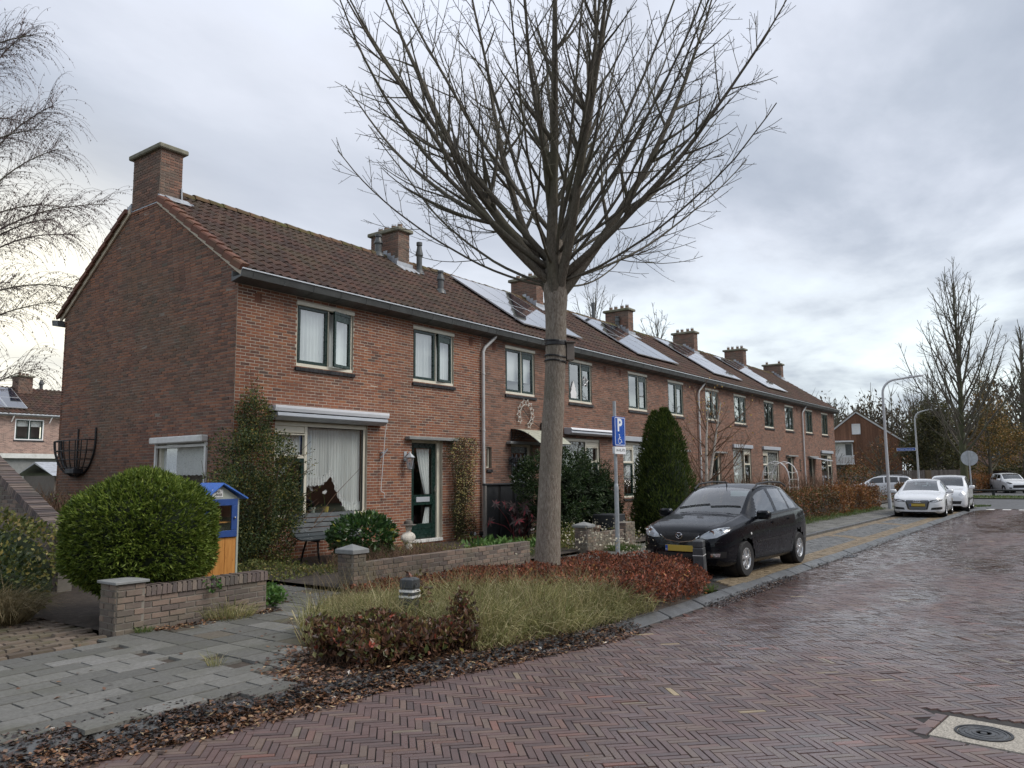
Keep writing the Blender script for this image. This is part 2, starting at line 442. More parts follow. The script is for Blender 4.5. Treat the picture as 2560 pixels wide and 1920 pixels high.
def wood_mat(name, c0, c1, rough=0.5):
    m, t = newmat(name)
    tc = POS(t)
    mp = NODE(t, 'ShaderNodeMapping', {'Vector': tc, 'Scale': (9.0, 9.0, 0.8)}).outputs[0]
    n = NOISE(t, mp, 4.0, 6.0, 0.65, 0.8)
    col = RAMP(t, n, [(0.35, c0), (0.6, c1)])
    spots = NOISE(t, NODE(t, 'ShaderNodeMapping', {'Vector': tc, 'Scale': (6, 6, 2)}).outputs[0], 7.0, 3.0)
    col = MIX(t, MAPR(t, spots, 0.64, 0.74, 0, 0.6), col, (c0[0] * .4, c0[1] * .3, c0[2] * .3))
    finish(t, PBSDF(t, col, rough, 0, BUMP(t, n, 0.004, 0.3)).outputs[0])
    return m
M['orange_wood'] = wood_mat('orange_wood', (0.48, 0.20, 0.045), (0.62, 0.29, 0.075))
def glass_mat(name, tint=(0.9, 0.95, 0.93), r0=0.14, power=4.0):
    """thin glazing: reflects the surroundings more at a grazing angle, lets the rest through"""
    m, t = newmat(name)
    lw = NODE(t, 'ShaderNodeLayerWeight', {'Blend': 0.5}).outputs['Facing']
    f = MATH(t, 'POWER', lw, power)
    f = MATH(t, 'ADD', MATH(t, 'MULTIPLY', f, 1 - r0), r0)
    tr = NODE(t, 'ShaderNodeBsdfTransparent', {'Color': (*tint, 1)})
    n = BUMP(t, NOISE(t, POS(t), 1.3, 2.0), 0.02, 0.06)
    gl = NODE(t, 'ShaderNodeBsdfGlossy', {'Color': (1, 1, 1, 1), 'Roughness': 0.015, 'Normal': n})
    finish(t, NODE(t, 'ShaderNodeMixShader', {0: f, 1: tr.outputs[0], 2: gl.outputs[0]}).outputs[0])
    return m
M['glass'] = glass_mat('glass', (0.95, 0.98, 0.97), 0.13, 3.0)
M['glass_upper'] = glass_mat('glass_upper', (0.9, 0.94, 0.93), 0.27, 3.0)
M['glass_frosted'] = simple('glass_frosted', (0.095, 0.105, 0.105), 0.2, var=0.15, scale=1.5)
M['car_glass'] = glass_mat('car_glass', (0.66, 0.76, 0.75), 0.10, 2.6)
M['car_glass_dark'] = glass_mat('car_glass_dark', (0.25, 0.29, 0.29), 0.09, 2.6)
M['lens'] = glass_mat('lens', (0.92, 0.94, 0.95), 0.12, 3.0)
def lace_mat():
    m, t = newmat('lace')
    p = POS(t)
    v = NODE(t, 'ShaderNodeTexVoronoi', {'Vector': p, 'Scale': 42.0}, feature='F1').outputs['Distance']
    a = MAPR(t, v, 0.16, 0.30, 0.75, 0.0)
    d = NODE(t, 'ShaderNodeBsdfDiffuse', {'Color': (0.82, 0.82, 0.81, 1)})
    tr = NODE(t, 'ShaderNodeBsdfTransparent')
    finish(t, NODE(t, 'ShaderNodeMixShader', {0: MATH(t, 'SUBTRACT', 1.0, MATH(t, 'MULTIPLY', a, 0.75)), 1: tr.outputs[0], 2: d.outputs[0]}).outputs[0])
    return m
M['lace'] = lace_mat()
def net_mat():
    m, t = newmat('net_curtain')
    d = NODE(t, 'ShaderNodeBsdfDiffuse', {'Color': (0.92, 0.94, 0.93, 1)})
    tl = NODE(t, 'ShaderNodeBsdfTranslucent', {'Color': (0.82, 0.84, 0.83, 1)})
    tr = NODE(t, 'ShaderNodeBsdfTransparent')
    a = NODE(t, 'ShaderNodeMixShader', {0: 0.3, 1: d.outputs[0], 2: tl.outputs[0]})
    finish(t, NODE(t, 'ShaderNodeMixShader', {0: 0.97, 1: tr.outputs[0], 2: a.outputs[0]}).outputs[0])
    return m
M['net'] = net_mat()
def road_mat(name, stops, far=False):
    m, t = newmat(name)
    p = POS(t)
    if far:
        mp = NODE(t, 'ShaderNodeMapping', {'Vector': p, 'Rotation': (0, 0, R(45)), 'Scale': (1, 1, 1)}).outputs[0]
        n0 = NODE(t, 'ShaderNodeTexBrick', {'Vector': mp, 'Color1': (0, 0, 0, 1), 'Color2': (1, 1, 1, 1), 'Mortar': (0.5, 0.5, 0.5, 1), 'Scale': 1.0, 'Mortar Size': 0.004, 'Brick Width': 0.21, 'Row Height': 0.0525})
        rnd = n0.outputs[0]
    else:
        rnd = RAND(t)
    col = RAMP(t, rnd, stops)
    n = NOISE(t, p, 7.0, 5.0, 0.65)
    col = MIX(t, 1.0, col, RAMP(t, n, [(0.25, 0.78), (0.75, 1.12)]), 'MULTIPLY')
    mp = NODE(t, 'ShaderNodeMapping', {'Vector': p, 'Scale': (0.28, 0.75, 1.0), 'Location': (1.3, 0.35, 0)}).outputs[0]
    wet = MAPR(t, NOISE(t, mp, 0.9, 5.0, 0.55, 0.3), 0.36, 0.62)
    sp = NODE(t, 'ShaderNodeSeparateXYZ', {0: p})
    edge = MAPR(t, sp.outputs[1], 2.6, 4.0)             # wetter towards the gutter
    near = MAPR(t, sp.outputs[0], 6.0, 11.0)             # and further on
    wet = MATH(t, 'MULTIPLY', wet, MATH(t, 'ADD', 0.5, MATH(t, 'MULTIPLY', near, 0.5)))
    wet = MATH(t, 'MAXIMUM', wet, MATH(t, 'MULTIPLY', edge, MATH(t, 'MULTIPLY', near, 0.9)))
    col = MIX(t, MATH(t, 'MULTIPLY', wet, 0.45), col, MIX(t, 1.0, col, (0.5, 0.5, 0.5), 'MULTIPLY'))
    ro = MATH(t, 'SUBTRACT', 0.47, MATH(t, 'MULTIPLY', wet, 0.38))
    ro = MATH(t, 'ADD', ro, MATH(t, 'MULTIPLY', MATH(t, 'SUBTRACT', NOISE(t, p, 30.0, 3.0), 0.5), 0.22))
    h = MATH(t, 'ADD', NOISE(t, p, 55.0, 4.0, 0.7), MATH(t, 'MULTIPLY', NOISE(t, p, 6.0, 3.0), 1.2))
    nm = BUMP(t, h, 0.006, 0.28)
    finish(t, PBSDF(t, col, ro, 0, nm, spec=MATH(t, 'ADD', 0.55, MATH(t, 'MULTIPLY', wet, 0.75))).outputs[0])
    return m
RS = [(0.0, (0.091, 0.065, 0.062)), (0.25, (0.119, 0.079, 0.073)), (0.6, (0.141, 0.088, 0.080)), (0.86, (0.159, 0.115, 0.092)), (0.97, (0.172, 0.097, 0.080)), (0.986, (0.228, 0.105, 0.080)), (0.9895, (0.097, 0.105, 0.110)), (0.994, (0.166, 0.124, 0.097)), (1.0, (0.442, 0.345, 0.193))]
M['road_brick'] = road_mat('road_brick', RS)
M['road_far'] = road_mat('road_far', RS, True)
M['joint'] = simple('joint', (0.028, 0.024, 0.022), 0.8, var=0.4, scale=6.0)
M['slab'] = pieces('slab', [(0, (0.120, 0.118, 0.108)), (0.5, (0.159, 0.156, 0.143)), (0.88, (0.189, 0.185, 0.170)), (1, (0.221, 0.216, 0.203))], rough=0.72, nscale=28.0, var=0.35, grime=(0.101, 0.101, 0.075), grime_amt=0.55, stain_scale=1.4, bump=0.6, bscale=110)
M['slab_brown'] = pieces('slab_brown', [(0, (0.095, 0.083, 0.066)), (1, (0.14, 0.122, 0.098))], rough=0.85, nscale=22, var=0.3, grime=(0.10, 0.10, 0.055), grime_amt=0.6, stain_scale=1.5, bump=0.6, bscale=110)
M['drive_brick'] = pieces('drive_brick', [(0, (0.102, 0.080, 0.062)), (1, (0.192, 0.150, 0.118))], rough=0.9, grime=(0.102, 0.102, 0.054), grime_amt=0.75, stain_scale=2.2, bump=0.8)
M['park_grey'] = pieces('park_grey', [(0, (0.11, 0.115, 0.115)), (1, (0.185, 0.185, 0.18))], rough=0.6, grime=(0.10, 0.10, 0.095), grime_amt=0.5)
M['park_yellow'] = pieces('park_yellow', [(0, (0.17, 0.13, 0.082)), (1, (0.27, 0.21, 0.135))], rough=0.6, grime=(0.19, 0.15, 0.10), grime_amt=0.5)
M['kerb'] = simple('kerb', (0.085, 0.088, 0.09), 0.42, var=0.3, scale=5.0, bump=0.4, bscale=80, dirt=(0.12, 0.115, 0.10))
M['puddle'] = simple('puddle', (0.03, 0.02, 0.016), 0.03, var=0.1, rvar=0.01)
def panel_mat():
    m, t = newmat('solar_cells')
    b = PBSDF(t, (0.012, 0.016, 0.032), 0.08, spec=1.0)
    b.inputs['Coat Weight'].default_value = 1.0
    b.inputs['Coat Roughness'].default_value = 0.03
    b.inputs['Coat IOR'].default_value = 1.9
    finish(t, b.outputs[0])
    return m
M['solar'] = panel_mat()
def bark_mat(name, c0, c1, c2, vs=(7.0, 7.0, 1.6), bump=0.7, scale=4.0, moss=None):
    m, t = newmat(name)
    p = POS(t)
    mp = NODE(t, 'ShaderNodeMapping', {'Vector': p, 'Scale': vs}).outputs[0]
    n = NOISE(t, mp, scale, 7.0, 0.68, 0.5)
    col = RAMP(t, n, [(0.3, c0), (0.5, c1), (0.7, c2)])
    if moss is not None:
        col = MIX(t, MAPR(t, NOISE(t, p, 1.8, 4.0), 0.45, 0.7, 0, 0.6), col, moss)
    finish(t, PBSDF(t, col, 0.9, 0, BUMP(t, n, 0.02, bump), spec=0.2).outputs[0])
    return m
M['bark'] = bark_mat('bark', (0.11, 0.085, 0.065), (0.23, 0.195, 0.16), (0.34, 0.31, 0.265), vs=(11.0, 11.0, 3.2), moss=(0.17, 0.155, 0.12), bump=1.0)
M['limb'] = bark_mat('limb', (0.070, 0.064, 0.054), (0.123, 0.110, 0.090), (0.189, 0.171, 0.142), moss=(0.123, 0.123, 0.080))
M['bark_limb'] = bark_mat('bark_limb', (0.07, 0.06, 0.047), (0.145, 0.125, 0.10), (0.21, 0.185, 0.152), vs=(9, 9, 4), moss=(0.11, 0.105, 0.07), bump=0.8)
M['limb_far'] = bark_mat('limb_far', (0.075, 0.068, 0.057), (0.128, 0.112, 0.090), (0.180, 0.158, 0.128), moss=(0.112, 0.128, 0.068))
M['bark_green'] = bark_mat('bark_green', (0.05, 0.055, 0.028), (0.085, 0.09, 0.05), (0.12, 0.115, 0.075))
M['birch_bark'] = bark_mat('birch_bark', (0.08, 0.07, 0.06), (0.50, 0.46, 0.40), (0.66, 0.62, 0.56), vs=(2, 2, 9), scale=3.0)
M['twig_brown'] = bark_mat('twig_brown', (0.10, 0.06, 0.04), (0.17, 0.105, 0.07), (0.22, 0.15, 0.10))
M['twig_red'] = bark_mat('twig_red', (0.105, 0.075, 0.075), (0.165, 0.120, 0.120), (0.210, 0.165, 0.158))
M['thuja'] = leafmat('thuja', [(0, (0.045, 0.080, 0.012)), (0.4, (0.10, 0.15, 0.020)), (0.8, (0.175, 0.235, 0.034)), (1, (0.30, 0.35, 0.08))], clump=0.25, cscale=5.0)
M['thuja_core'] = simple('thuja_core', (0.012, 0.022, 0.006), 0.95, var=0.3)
M['cone_green'] = leafmat('cone_green', [(0, (0.026, 0.048, 0.010)), (0.6, (0.066, 0.098, 0.020)), (1, (0.13, 0.155, 0.035))], clump=0.3, cscale=5.0)
M['yew'] = leafmat('yew', [(0, (0.012, 0.028, 0.010)), (0.6, (0.030, 0.058, 0.018)), (1, (0.065, 0.095, 0.03))], clump=0.4, cscale=3.0)
M['blue_fir'] = leafmat('blue_fir', [(0, (0.015, 0.035, 0.035)), (1, (0.045, 0.08, 0.075))], clump=0.3, cscale=4)
M['coton'] = leafmat('coton', [(0, (0.022, 0.042, 0.016)), (0.5, (0.060, 0.095, 0.028)), (0.85, (0.15, 0.165, 0.042)), (1, (0.33, 0.26, 0.06))], clump=0.5, cscale=1.6, spec=0.5)
M['laurel'] = leafmat('laurel', [(0, (0.025, 0.060, 0.020)), (0.6, (0.055, 0.12, 0.032)), (0.96, (0.11, 0.19, 0.05)), (1, (0.40, 0.36, 0.06))], rough=0.3, clump=0.2, spec=0.6, trans=0.15)
M['jasmine'] = leafmat('jasmine', [(0, (0.018, 0.028, 0.011)), (0.7, (0.048, 0.062, 0.019)), (1, (0.085, 0.095, 0.028))], clump=0.3)
M['yellow_flower'] = leafmat('yellow_flower', [(0, (0.62, 0.50, 0.12)), (1, (0.80, 0.74, 0.42))], clump=0.1)
M['red_shrub'] = leafmat('red_shrub', [(0, (0.045, 0.025, 0.020)), (0.25, (0.115, 0.042, 0.026)), (0.6, (0.21, 0.068, 0.036)), (0.85, (0.31, 0.105, 0.05)), (0.97, (0.44, 0.13, 0.08)), (1, (0.48, 0.30, 0.09))], clump=0.35, cscale=2.2)
M['dark_shrub'] = leafmat('dark_shrub', [(0, (0.045, 0.028, 0.020)), (0.3, (0.115, 0.058, 0.038)), (0.55, (0.19, 0.09, 0.052)), (0.72, (0.075, 0.10, 0.032)), (0.90, (0.20, 0.17, 0.05)), (0.97, (0.22, 0.10, 0.06)), (1, (0.46, 0.09, 0.06))], clump=0.3, spec=0.5, rough=0.4)
M['grass_tan'] = leafmat('grass_tan', [(0, (0.11, 0.13, 0.04)), (0.35, (0.21, 0.215, 0.075)), (0.7, (0.36, 0.32, 0.145)), (1, (0.52, 0.45, 0.27))], clump=0.25, cscale=2.0)
M['grass_green'] = leafmat('grass_green', [(0, (0.045, 0.085, 0.022)), (0.6, (0.095, 0.155, 0.035)), (1, (0.20, 0.21, 0.075))], clump=0.3)
M['low_green'] = leafmat('low_green', [(0, (0.06, 0.085, 0.022)), (0.45, (0.14, 0.16, 0.042)), (0.8, (0.25, 0.24, 0.07)), (1, (0.33, 0.24, 0.09))], clump=0.4, cscale=2.0)
M['bright_green'] = leafmat('bright_green', [(0, (0.05, 0.12, 0.03)), (1, (0.14, 0.25, 0.06))], clump=0.2)
M['litter'] = leafmat('litter', [(0, (0.022, 0.014, 0.011)), (0.35, (0.09, 0.046, 0.028)), (0.65, (0.20, 0.10, 0.054)), (0.9, (0.29, 0.155, 0.08)), (1, (0.52, 0.40, 0.23))], clump=0.3, cscale=3, spec=0.5, rough=0.4, trans=0.1)
M['litter_wet'] = leafmat('litter_wet', [(0, (0.012, 0.009, 0.008)), (0.5, (0.032, 0.02, 0.015)), (0.9, (0.085, 0.045, 0.03)), (1, (0.24, 0.15, 0.09))], clump=0.3, cscale=3, spec=0.7, rough=0.25, trans=0.05)
M['litter_red'] = leafmat('litter_red', [(0, (0.12, 0.04, 0.02)), (1, (0.30, 0.11, 0.05))])
M['beech'] = leafmat('beech', [(0, (0.085, 0.04, 0.018)), (0.4, (0.20, 0.085, 0.032)), (0.8, (0.33, 0.15, 0.05)), (1, (0.14, 0.12, 0.035))], clump=0.4, cscale=1.2)
M['mixed_hedge'] = leafmat('mixed_hedge', [(0, (0.045, 0.05, 0.018)), (0.35, (0.105, 0.085, 0.028)), (0.65, (0.18, 0.085, 0.035)), (0.85, (0.27, 0.13, 0.045)), (1, (0.20, 0.05, 0.045))], clump=0.5, cscale=0.9)
M['autumn'] = leafmat('autumn', [(0, (0.07, 0.07, 0.025)), (0.4, (0.15, 0.115, 0.035)), (0.75, (0.26, 0.16, 0.045)), (1, (0.34, 0.18, 0.055))], clump=0.4, cscale=0.5)
M['olive'] = leafmat('olive', [(0, (0.035, 0.042, 0.018)), (0.5, (0.075, 0.078, 0.03)), (1, (0.15, 0.125, 0.045))], clump=0.45, cscale=0.5)
M['birch_leaf'] = leafmat('birch_leaf', [(0, (0.40, 0.22, 0.05)), (1, (0.62, 0.46, 0.16))], clump=0.1)
M['catkin'] = leafmat('catkin', [(0, (0.06, 0.045, 0.045)), (1, (0.14, 0.10, 0.085))], clump=0.1)
M['castor'] = leafmat('castor', [(0, (0.055, 0.03, 0.032)), (0.6, (0.10, 0.075, 0.07)), (1, (0.26, 0.03, 0.045))], clump=0.2, spec=0.5)
M['woods'] = leafmat('woods', [(0, (0.045, 0.04, 0.03)), (0.5, (0.085, 0.07, 0.048)), (1, (0.14, 0.10, 0.055))], clump=0.4, cscale=0.35)
M['pale_flower'] = leafmat('pale_flower', [(0, (0.42, 0.38, 0.27)), (1, (0.64, 0.60, 0.48))], clump=0.1)
M['fescue'] = leafmat('fescue', [(0, (0.10, 0.085, 0.035)), (0.5, (0.22, 0.17, 0.085)), (1, (0.36, 0.29, 0.16))], clump=0.2)
camR = np.array([list(rt), list(upv), list(fw)])
def in_frame(P, margin=0.02):
    q = (np.asarray(P, float) - CAMP) @ camR.T
    z = np.maximum(q[:, 2], 1e-3)
    u = q[:, 0] / z * 1940 / 2560
    v = q[:, 1] / z * 1940 / 2560
    return (q[:, 2] > 0.3) & (np.abs(u) < 0.5 + margin) & (np.abs(v) < 0.375 + margin)
def frusta(rects, d0, d1, bev, O, U, V, N, jit=0.0, tilt=0.0, slant=0.0):
    """raised pieces (a0,a1,b0,b1) on the plane O + aU + bV, height d0..d1 along N, edges chamfered by bev"""
    r = np.asarray(rects, float)
    n = len(r)
    O, U, V, N = (np.asarray(x, float) for x in (O, U, V, N))
    a = np.stack([r[:, 0], r[:, 1], r[:, 1], r[:, 0]], 1)
    b = np.stack([r[:, 2], r[:, 2], r[:, 3], r[:, 3]], 1)
    sa = np.array([1, -1, -1, 1]) * bev
    sb = np.array([1, 1, -1, -1]) * bev
    dj = d1 + rng.normal(0, jit, (n, 1)) + (rng.normal(0, tilt, (n, 1)) * sa + rng.normal(0, tilt, (n, 1)) * sb) / max(bev, 1e-6)
    outer = O + a[..., None] * U + b[..., None] * V + d0 * N
    inner = O + (a + sa)[..., None] * U + (b + sb)[..., None] * V + dj[..., None] * N
    Vt = np.concatenate([outer, inner], 1).reshape(-1, 3)
    f = np.array([[4, 5, 6, 7], [0, 1, 5, 4], [1, 2, 6, 5], [2, 3, 7, 6], [3, 0, 4, 7]])
    F = (np.arange(n)[:, None, None] * 8 + f[None]).reshape(-1, 4)
    return Vt, F
UNIT = {}
def unit_piece(mat, ba, bb):
    k = (mat.name, round(ba, 3), round(bb, 3))
    if k not in UNIT:
        o = [(-.5, -.5, 0), (.5, -.5, 0), (.5, .5, 0), (-.5, .5, 0)]
        i = [(-.5 + ba, -.5 + bb, 1), (.5 - ba, -.5 + bb, 1), (.5 - ba, .5 - bb, 1), (-.5 + ba, .5 - bb, 1)]
        UNIT[k] = mesh_np('piece', o + i, [[4, 5, 6, 7], [0, 1, 5, 4], [1, 2, 6, 5], [2, 3, 7, 6], [3, 0, 4, 7]], mat)
    return UNIT[k]
def pieces_on(root, name, rests, rects, d0, d1, bev, O, U, V, N, mat, singles=300, jit=0.0, tilt=0.0, rot=0.0):
    """the pieces that show largest become parts of their own, the others one joined part"""
    r = np.asarray(rects, float)
    if len(r) == 0: return
    O, U, V, N = (np.asarray(x, float) for x in (O, U, V, N))
    c = O + ((r[:, 0] + r[:, 1]) / 2)[:, None] * U + ((r[:, 2] + r[:, 3]) / 2)[:, None] * V
    dv = c - CAMP
    dist = np.linalg.norm(dv, axis=1)
    facing = np.abs((dv / dist[:, None]) @ N)
    size = (r[:, 1] - r[:, 0]) * (r[:, 3] - r[:, 2]) * facing / dist ** 2
    size = np.where(in_frame(c, -0.005), size, -1)
    order = np.argsort(-size)
    one = order[:singles]
    one = one[size[one] > 0]
    rest = np.setdiff1d(np.arange(len(r)), one)
    inv = PINV.get(root.name)
    for i in one:
        la, lb = r[i, 1] - r[i, 0], r[i, 3] - r[i, 2]
        me = unit_piece(mat, min(bev / la, .4), min(bev / lb, .4))
        o = bpy.data.objects.new(name, me)
        h = (d1 - d0) + rng.normal(0, jit)
        p = c[i] + d0 * N
        q = Matrix(((U[0], V[0], N[0], p[0]), (U[1], V[1], N[1], p[1]), (U[2], V[2], N[2], p[2]), (0, 0, 0, 1)))
        q = q @ Matrix.Rotation(rng.normal(0, tilt) / max(lb, .01), 4, 'X') @ Matrix.Rotation(rng.normal(0, tilt) / max(la, .01), 4, 'Y')
        if rot: q = q @ Matrix.Rotation(rng.normal(0, rot), 4, 'Z')
        o.matrix_basis = q @ Matrix.Diagonal((la, lb, max(h, .001), 1))
        link(o, root)
    if len(rest):
        Vt, F = frusta(r[rest], d0, d1, bev, O, U, V, N, jit, tilt)
        obj_np(rests, Vt, F, mat, root, kind='stuff')
def courses(b0, b1, lim, holes, L=0.21, H=0.0625, J=0.011, seed=1, wild=0.012):
    """running bond between lim(b)->(a0,a1), leaving out the holes (a0,a1,b0,b1)"""
    g = random.Random(seed)
    out = []
    nrow = int(round((b1 - b0) / H))
    H = (b1 - b0) / nrow
    for i in range(nrow):
        z0, z1 = b0 + i * H + J / 2, b0 + (i + 1) * H - J / 2
        zm = (z0 + z1) / 2
        lm = lim(zm)
        if lm is None: continue
        A0, A1 = lm
        x = A0 - (L if i % 2 else L * .5) + g.choice([0, 0, .25]) * L * 0.0
        hs = [(h[0], h[1]) for h in holes if h[2] < zm < h[3]]
        while x < A1:
            e = x + L * (1 + g.uniform(-wild, wild))
            segs = [(max(x, A0) + J / 2, min(e, A1) - J / 2)]
            for h in hs:
                s2 = []
                for s, q in segs:
                    if h[1] <= s or h[0] >= q: s2.append((s, q))
                    else:
                        if h[0] - s > .02: s2.append((s, h[0] - .004))
                        if q - h[1] > .02: s2.append((h[1] + .004, q))
                segs = s2
            for s, q in segs:
                if q - s > .03: out.append((s, q, z0, z1))
            x = e
    return out
def holed_sheet(A0, A1, B0, B1, holes, to3):
    xs = sorted({A0, A1, *[h[0] for h in holes], *[h[1] for h in holes]})
    zs = sorted({B0, B1, *[h[2] for h in holes], *[h[3] for h in holes]})
    V, F = [], []
    for i in range(len(xs) - 1):
        for j in range(len(zs) - 1):
            mx, mz = (xs[i] + xs[i + 1]) / 2, (zs[j] + zs[j + 1]) / 2
            if any(h[0] < mx < h[1] and h[2] < mz < h[3] for h in holes): continue
            b = len(V)
            V += [to3(xs[i], zs[j]), to3(xs[i + 1], zs[j]), to3(xs[i + 1], zs[j + 1]), to3(xs[i], zs[j + 1])]
            F.append((b, b + 1, b + 2, b + 3))
    return V, F
def inside(poly, x, y):
    x, y = np.asarray(x), np.asarray(y)
    r = np.zeros(x.shape, bool)
    n = len(poly)
    for i in range(n):
        x0, y0 = poly[i]; x1, y1 = poly[(i + 1) % n]
        c = ((y0 > y) != (y1 > y)) & (x < (x1 - x0) * (y - y0) / (y1 - y0 + 1e-12) + x0)
        r ^= c
    return r
def flat(name, poly, z, mat, kind='structure', parent=None):
    mb = MB()
    mb.add([(x, y, z) for x, y in poly], [tuple(range(len(poly)))])
    return mb.build(name, mat, parent, kind=kind)
flat('ground', [(-500, -500), (700, -500), (700, 700), (-500, 700)], -0.06, M['ground'])
KERB = [(0.2, 6.05), (1.2, 5.72), (2.16, 5.44), (3.0, 5.24), (4.0, 5.03), (5.0, 4.84), (6.2, 4.56), (7.2, 4.33), (8.0, 4.25), (10.0, 4.22), (40.0, 4.22), (41.6, 4.0), (42.2, 3.6)]
def kerb_y(x):
    return np.interp(x, [p[0] for p in KERB], [p[1] for p in KERB])
road = flat('road', [(-14, -9), (43.0, -9), (43.0, 4.6), (8.0, 4.6), (3.0, 5.6), (-2, 6.6), (-14, 6.6)], -0.0075, M['joint'])
W_ = 0.0525
c45 = math.cos(R(45))
I, Jg = np.meshgrid(np.arange(-60, 620), np.arange(-600, 140), indexing='ij')
sel = ((I - Jg) % 8)
rects_h, rects_v = [], []
def hb(sel_mask, horizontal):
    i, j = I[sel_mask], Jg[sel_mask]
    a0, b0 = i * W_, j * W_
    a1 = a0 + (4 * W_ if horizontal else W_)
    b1 = b0 + (W_ if horizontal else 4 * W_)
    ca, cb = (a0 + a1) / 2, (b0 + b1) / 2
    X = c45 * (ca - cb)
    Y = c45 * (ca + cb)
    keep = (X > 0.6) & (X < 42.0) & (Y > -2.2 - 0.02 * X) & (Y < kerb_y(X) - 0.02)
    keep &= (Y > 0.055 * X - 1.6)
    keep &= ~((X > 5.86) & (X < 6.6) & (Y > 0.12) & (Y < 1.06))
    k = np.stack([a0 + .0015, a1 - .0015, b0 + .0015, b1 - .0015], 1)[keep]
    k += rng.normal(0, .0013, k.shape)
    return k
rects = np.concatenate([hb(sel == 0, True), hb(sel == 7, False)])
Uh, Vh = np.array([c45, c45, 0]), np.array([-c45, c45, 0])
def settle(o_v):
    x, y = o_v[:, 0], o_v[:, 1]
    o_v[:, 2] += .006 * np.sin(x * 1.3 + 2 * np.sin(y * .9)) + .004 * np.sin(y * 2.7 + x * .4) - .018 * np.clip((y - 2.9) / 1.3, 0, 1) - 0.012
    return o_v
def road_pieces():
    r = rects
    c = ((r[:, 0] + r[:, 1]) / 2)[:, None] * Uh + ((r[:, 2] + r[:, 3]) / 2)[:, None] * Vh
    pieces_on(road, 'brick', 'brick_paving', r, -0.006, 0.008, 0.0028, (0, 0, -0.006), Uh, Vh, (0, 0, 1), M['road_brick'], 300, jit=.0011, tilt=.0007)
road_pieces()
mh = thing('manhole', 'round iron manhole lid set in a pale concrete slab in the road', 'manhole', (6.24, 0.62, 0.0))
mb = MB(); Rm = Matrix.Translation((6.24, .64, 0)) @ Matrix.Rotation(R(-6), 4, 'Z')
def rq(x, y, z): return tuple(Rm @ Vector((x, y, z)))
mb.prism([(-.27, -.36), (.27, -.36), (.27, .33), (-.27, .33)], lambda a, b, d: rq(a, b, d), -.02, .004)
mb.build('slab', M['slab_aggregate'], mh)
mb = MB()
prof = [(0.0, .010), (.020, .010), (.022, .004), (.045, .004), (.047, .010), (.07, .010), (.072, .006), (.09, .006), (.092, .010), (.112, .010), (.114, .006), (.13, .006), (.132, .010), (.146, .010), (.150, .004)]
mb.lathe([(r_, h_) for r_, h_ in prof], 40, rq(-.01, .06, 0))
mb.build('lid', M['iron'], mh)
mb = MB(); mb.lathe([(.154, .002), (.156, .011), (.172, .011), (.174, .002)], 40, rq(-.01, .06, 0)); mb.build('lid_ring', M['black_metal'], mh)
r2 = []
for k in range(3): r2.append((-.385, -.285, -.36 + k * .23, -.14 + k * .23))
for k in range(3): r2.append((-.27 + k * .19, -.09 + k * .19, .345, .43))
Vt, F = frusta(r2, -.012, .006, .005, rq(0, 0, -.006), tuple(Rm.to_3x3() @ Vector((1, 0, 0))), tuple(Rm.to_3x3() @ Vector((0, 1, 0))), (0, 0, 1))
obj_np('edging_bricks', Vt, F, M['road_brick'], road, kind='stuff')
kerb = flat('kerb', [(x, y + .02) for x, y in KERB] + [(x, y + .22) for x, y in KERB[::-1]], -0.004, M['joint'])
def kerb_walk():
    P = np.array(KERB)
    seg = np.linalg.norm(np.diff(P, axis=0), axis=1)
    cum = np.concatenate([[0], np.cumsum(seg)])
    s = 0.0
    while s < cum[-1] - .3:
        e = min(s + 0.98, cum[-1])
        a = np.array([np.interp(s, cum, P[:, i]) for i in (0, 1)])
        b = np.array([np.interp(e, cum, P[:, i]) for i in (0, 1)])
        yield a, b, (s + e) / 2
        s += 1.0
for a, b, s in kerb_walk():
    xm = (a[0] + b[0]) / 2
    top = .088 if xm < 8.2 else .072
    w = .2
    d = (b - a); L = np.hypot(*d); d /= L; nn = np.array([-d[1], d[0]])
    dz = random.uniform(-.008, .008)
    a = a + nn * random.uniform(-.008, .012); 
    mb = MB()
    prof = [(0, -.03), (.0, .012), (.13, top - .012), (.17, top), (w, top), (w, -.03)]
    mb.prism(prof, lambda p, q, t, a=a, d=d, nn=nn, dz=dz: (a[0] + d[0] * t + nn[0] * p, a[1] + d[1] * t + nn[1] * p, q + dz), 0.004, L - .006)
    mb.build('kerb_stone', M['kerb'], kerb, bev=.008)
pd = MB()
for x0, x1, w0, w1 in ((7.9, 8.9, .02, .10), (8.9, 10.4, .0, .07), (15.2, 16.4, .0, .10), (16.9, 17.2, .0, .06), (18.6, 21.0, .02, .08)):
    n = 10
    up, lo = [], []
    for i in range(n + 1):
        x = x0 + (x1 - x0) * i / n
        k = math.sin(PI * i / n) ** .5 if 0 < i < n else 0.0
        yk = float(kerb_y(x)) - .005
        up.append((x, yk - w0 * k * .2, -.004)); lo.append((x, yk - .01 - (w0 + w1) * k * (1 + .3 * math.sin(i * 2.3)), -.004))
    pd.add(up + lo, [(i, n + 1 + i, n + 2 + i, i + 1) for i in range(n)])
tag(pd.build('puddle_water', M['puddle'], kind='structure'))
gg = thing('gully_grate', 'small slotted iron gully grate in the wet gutter', 'drain', (17.4, 4.2, 0))
mb = MB(); mb.box(17.18, 17.62, 4.03, 4.3, -.02, .012); mb.build('grate_plate', M['iron'], gg)
mb = MB()
for k in range(4): mb.box(17.24 + .09 * k, 17.28 + .09 * k, 4.07, 4.26, .0122, .0135)
mb.build('slots', M['black_metal'], gg)
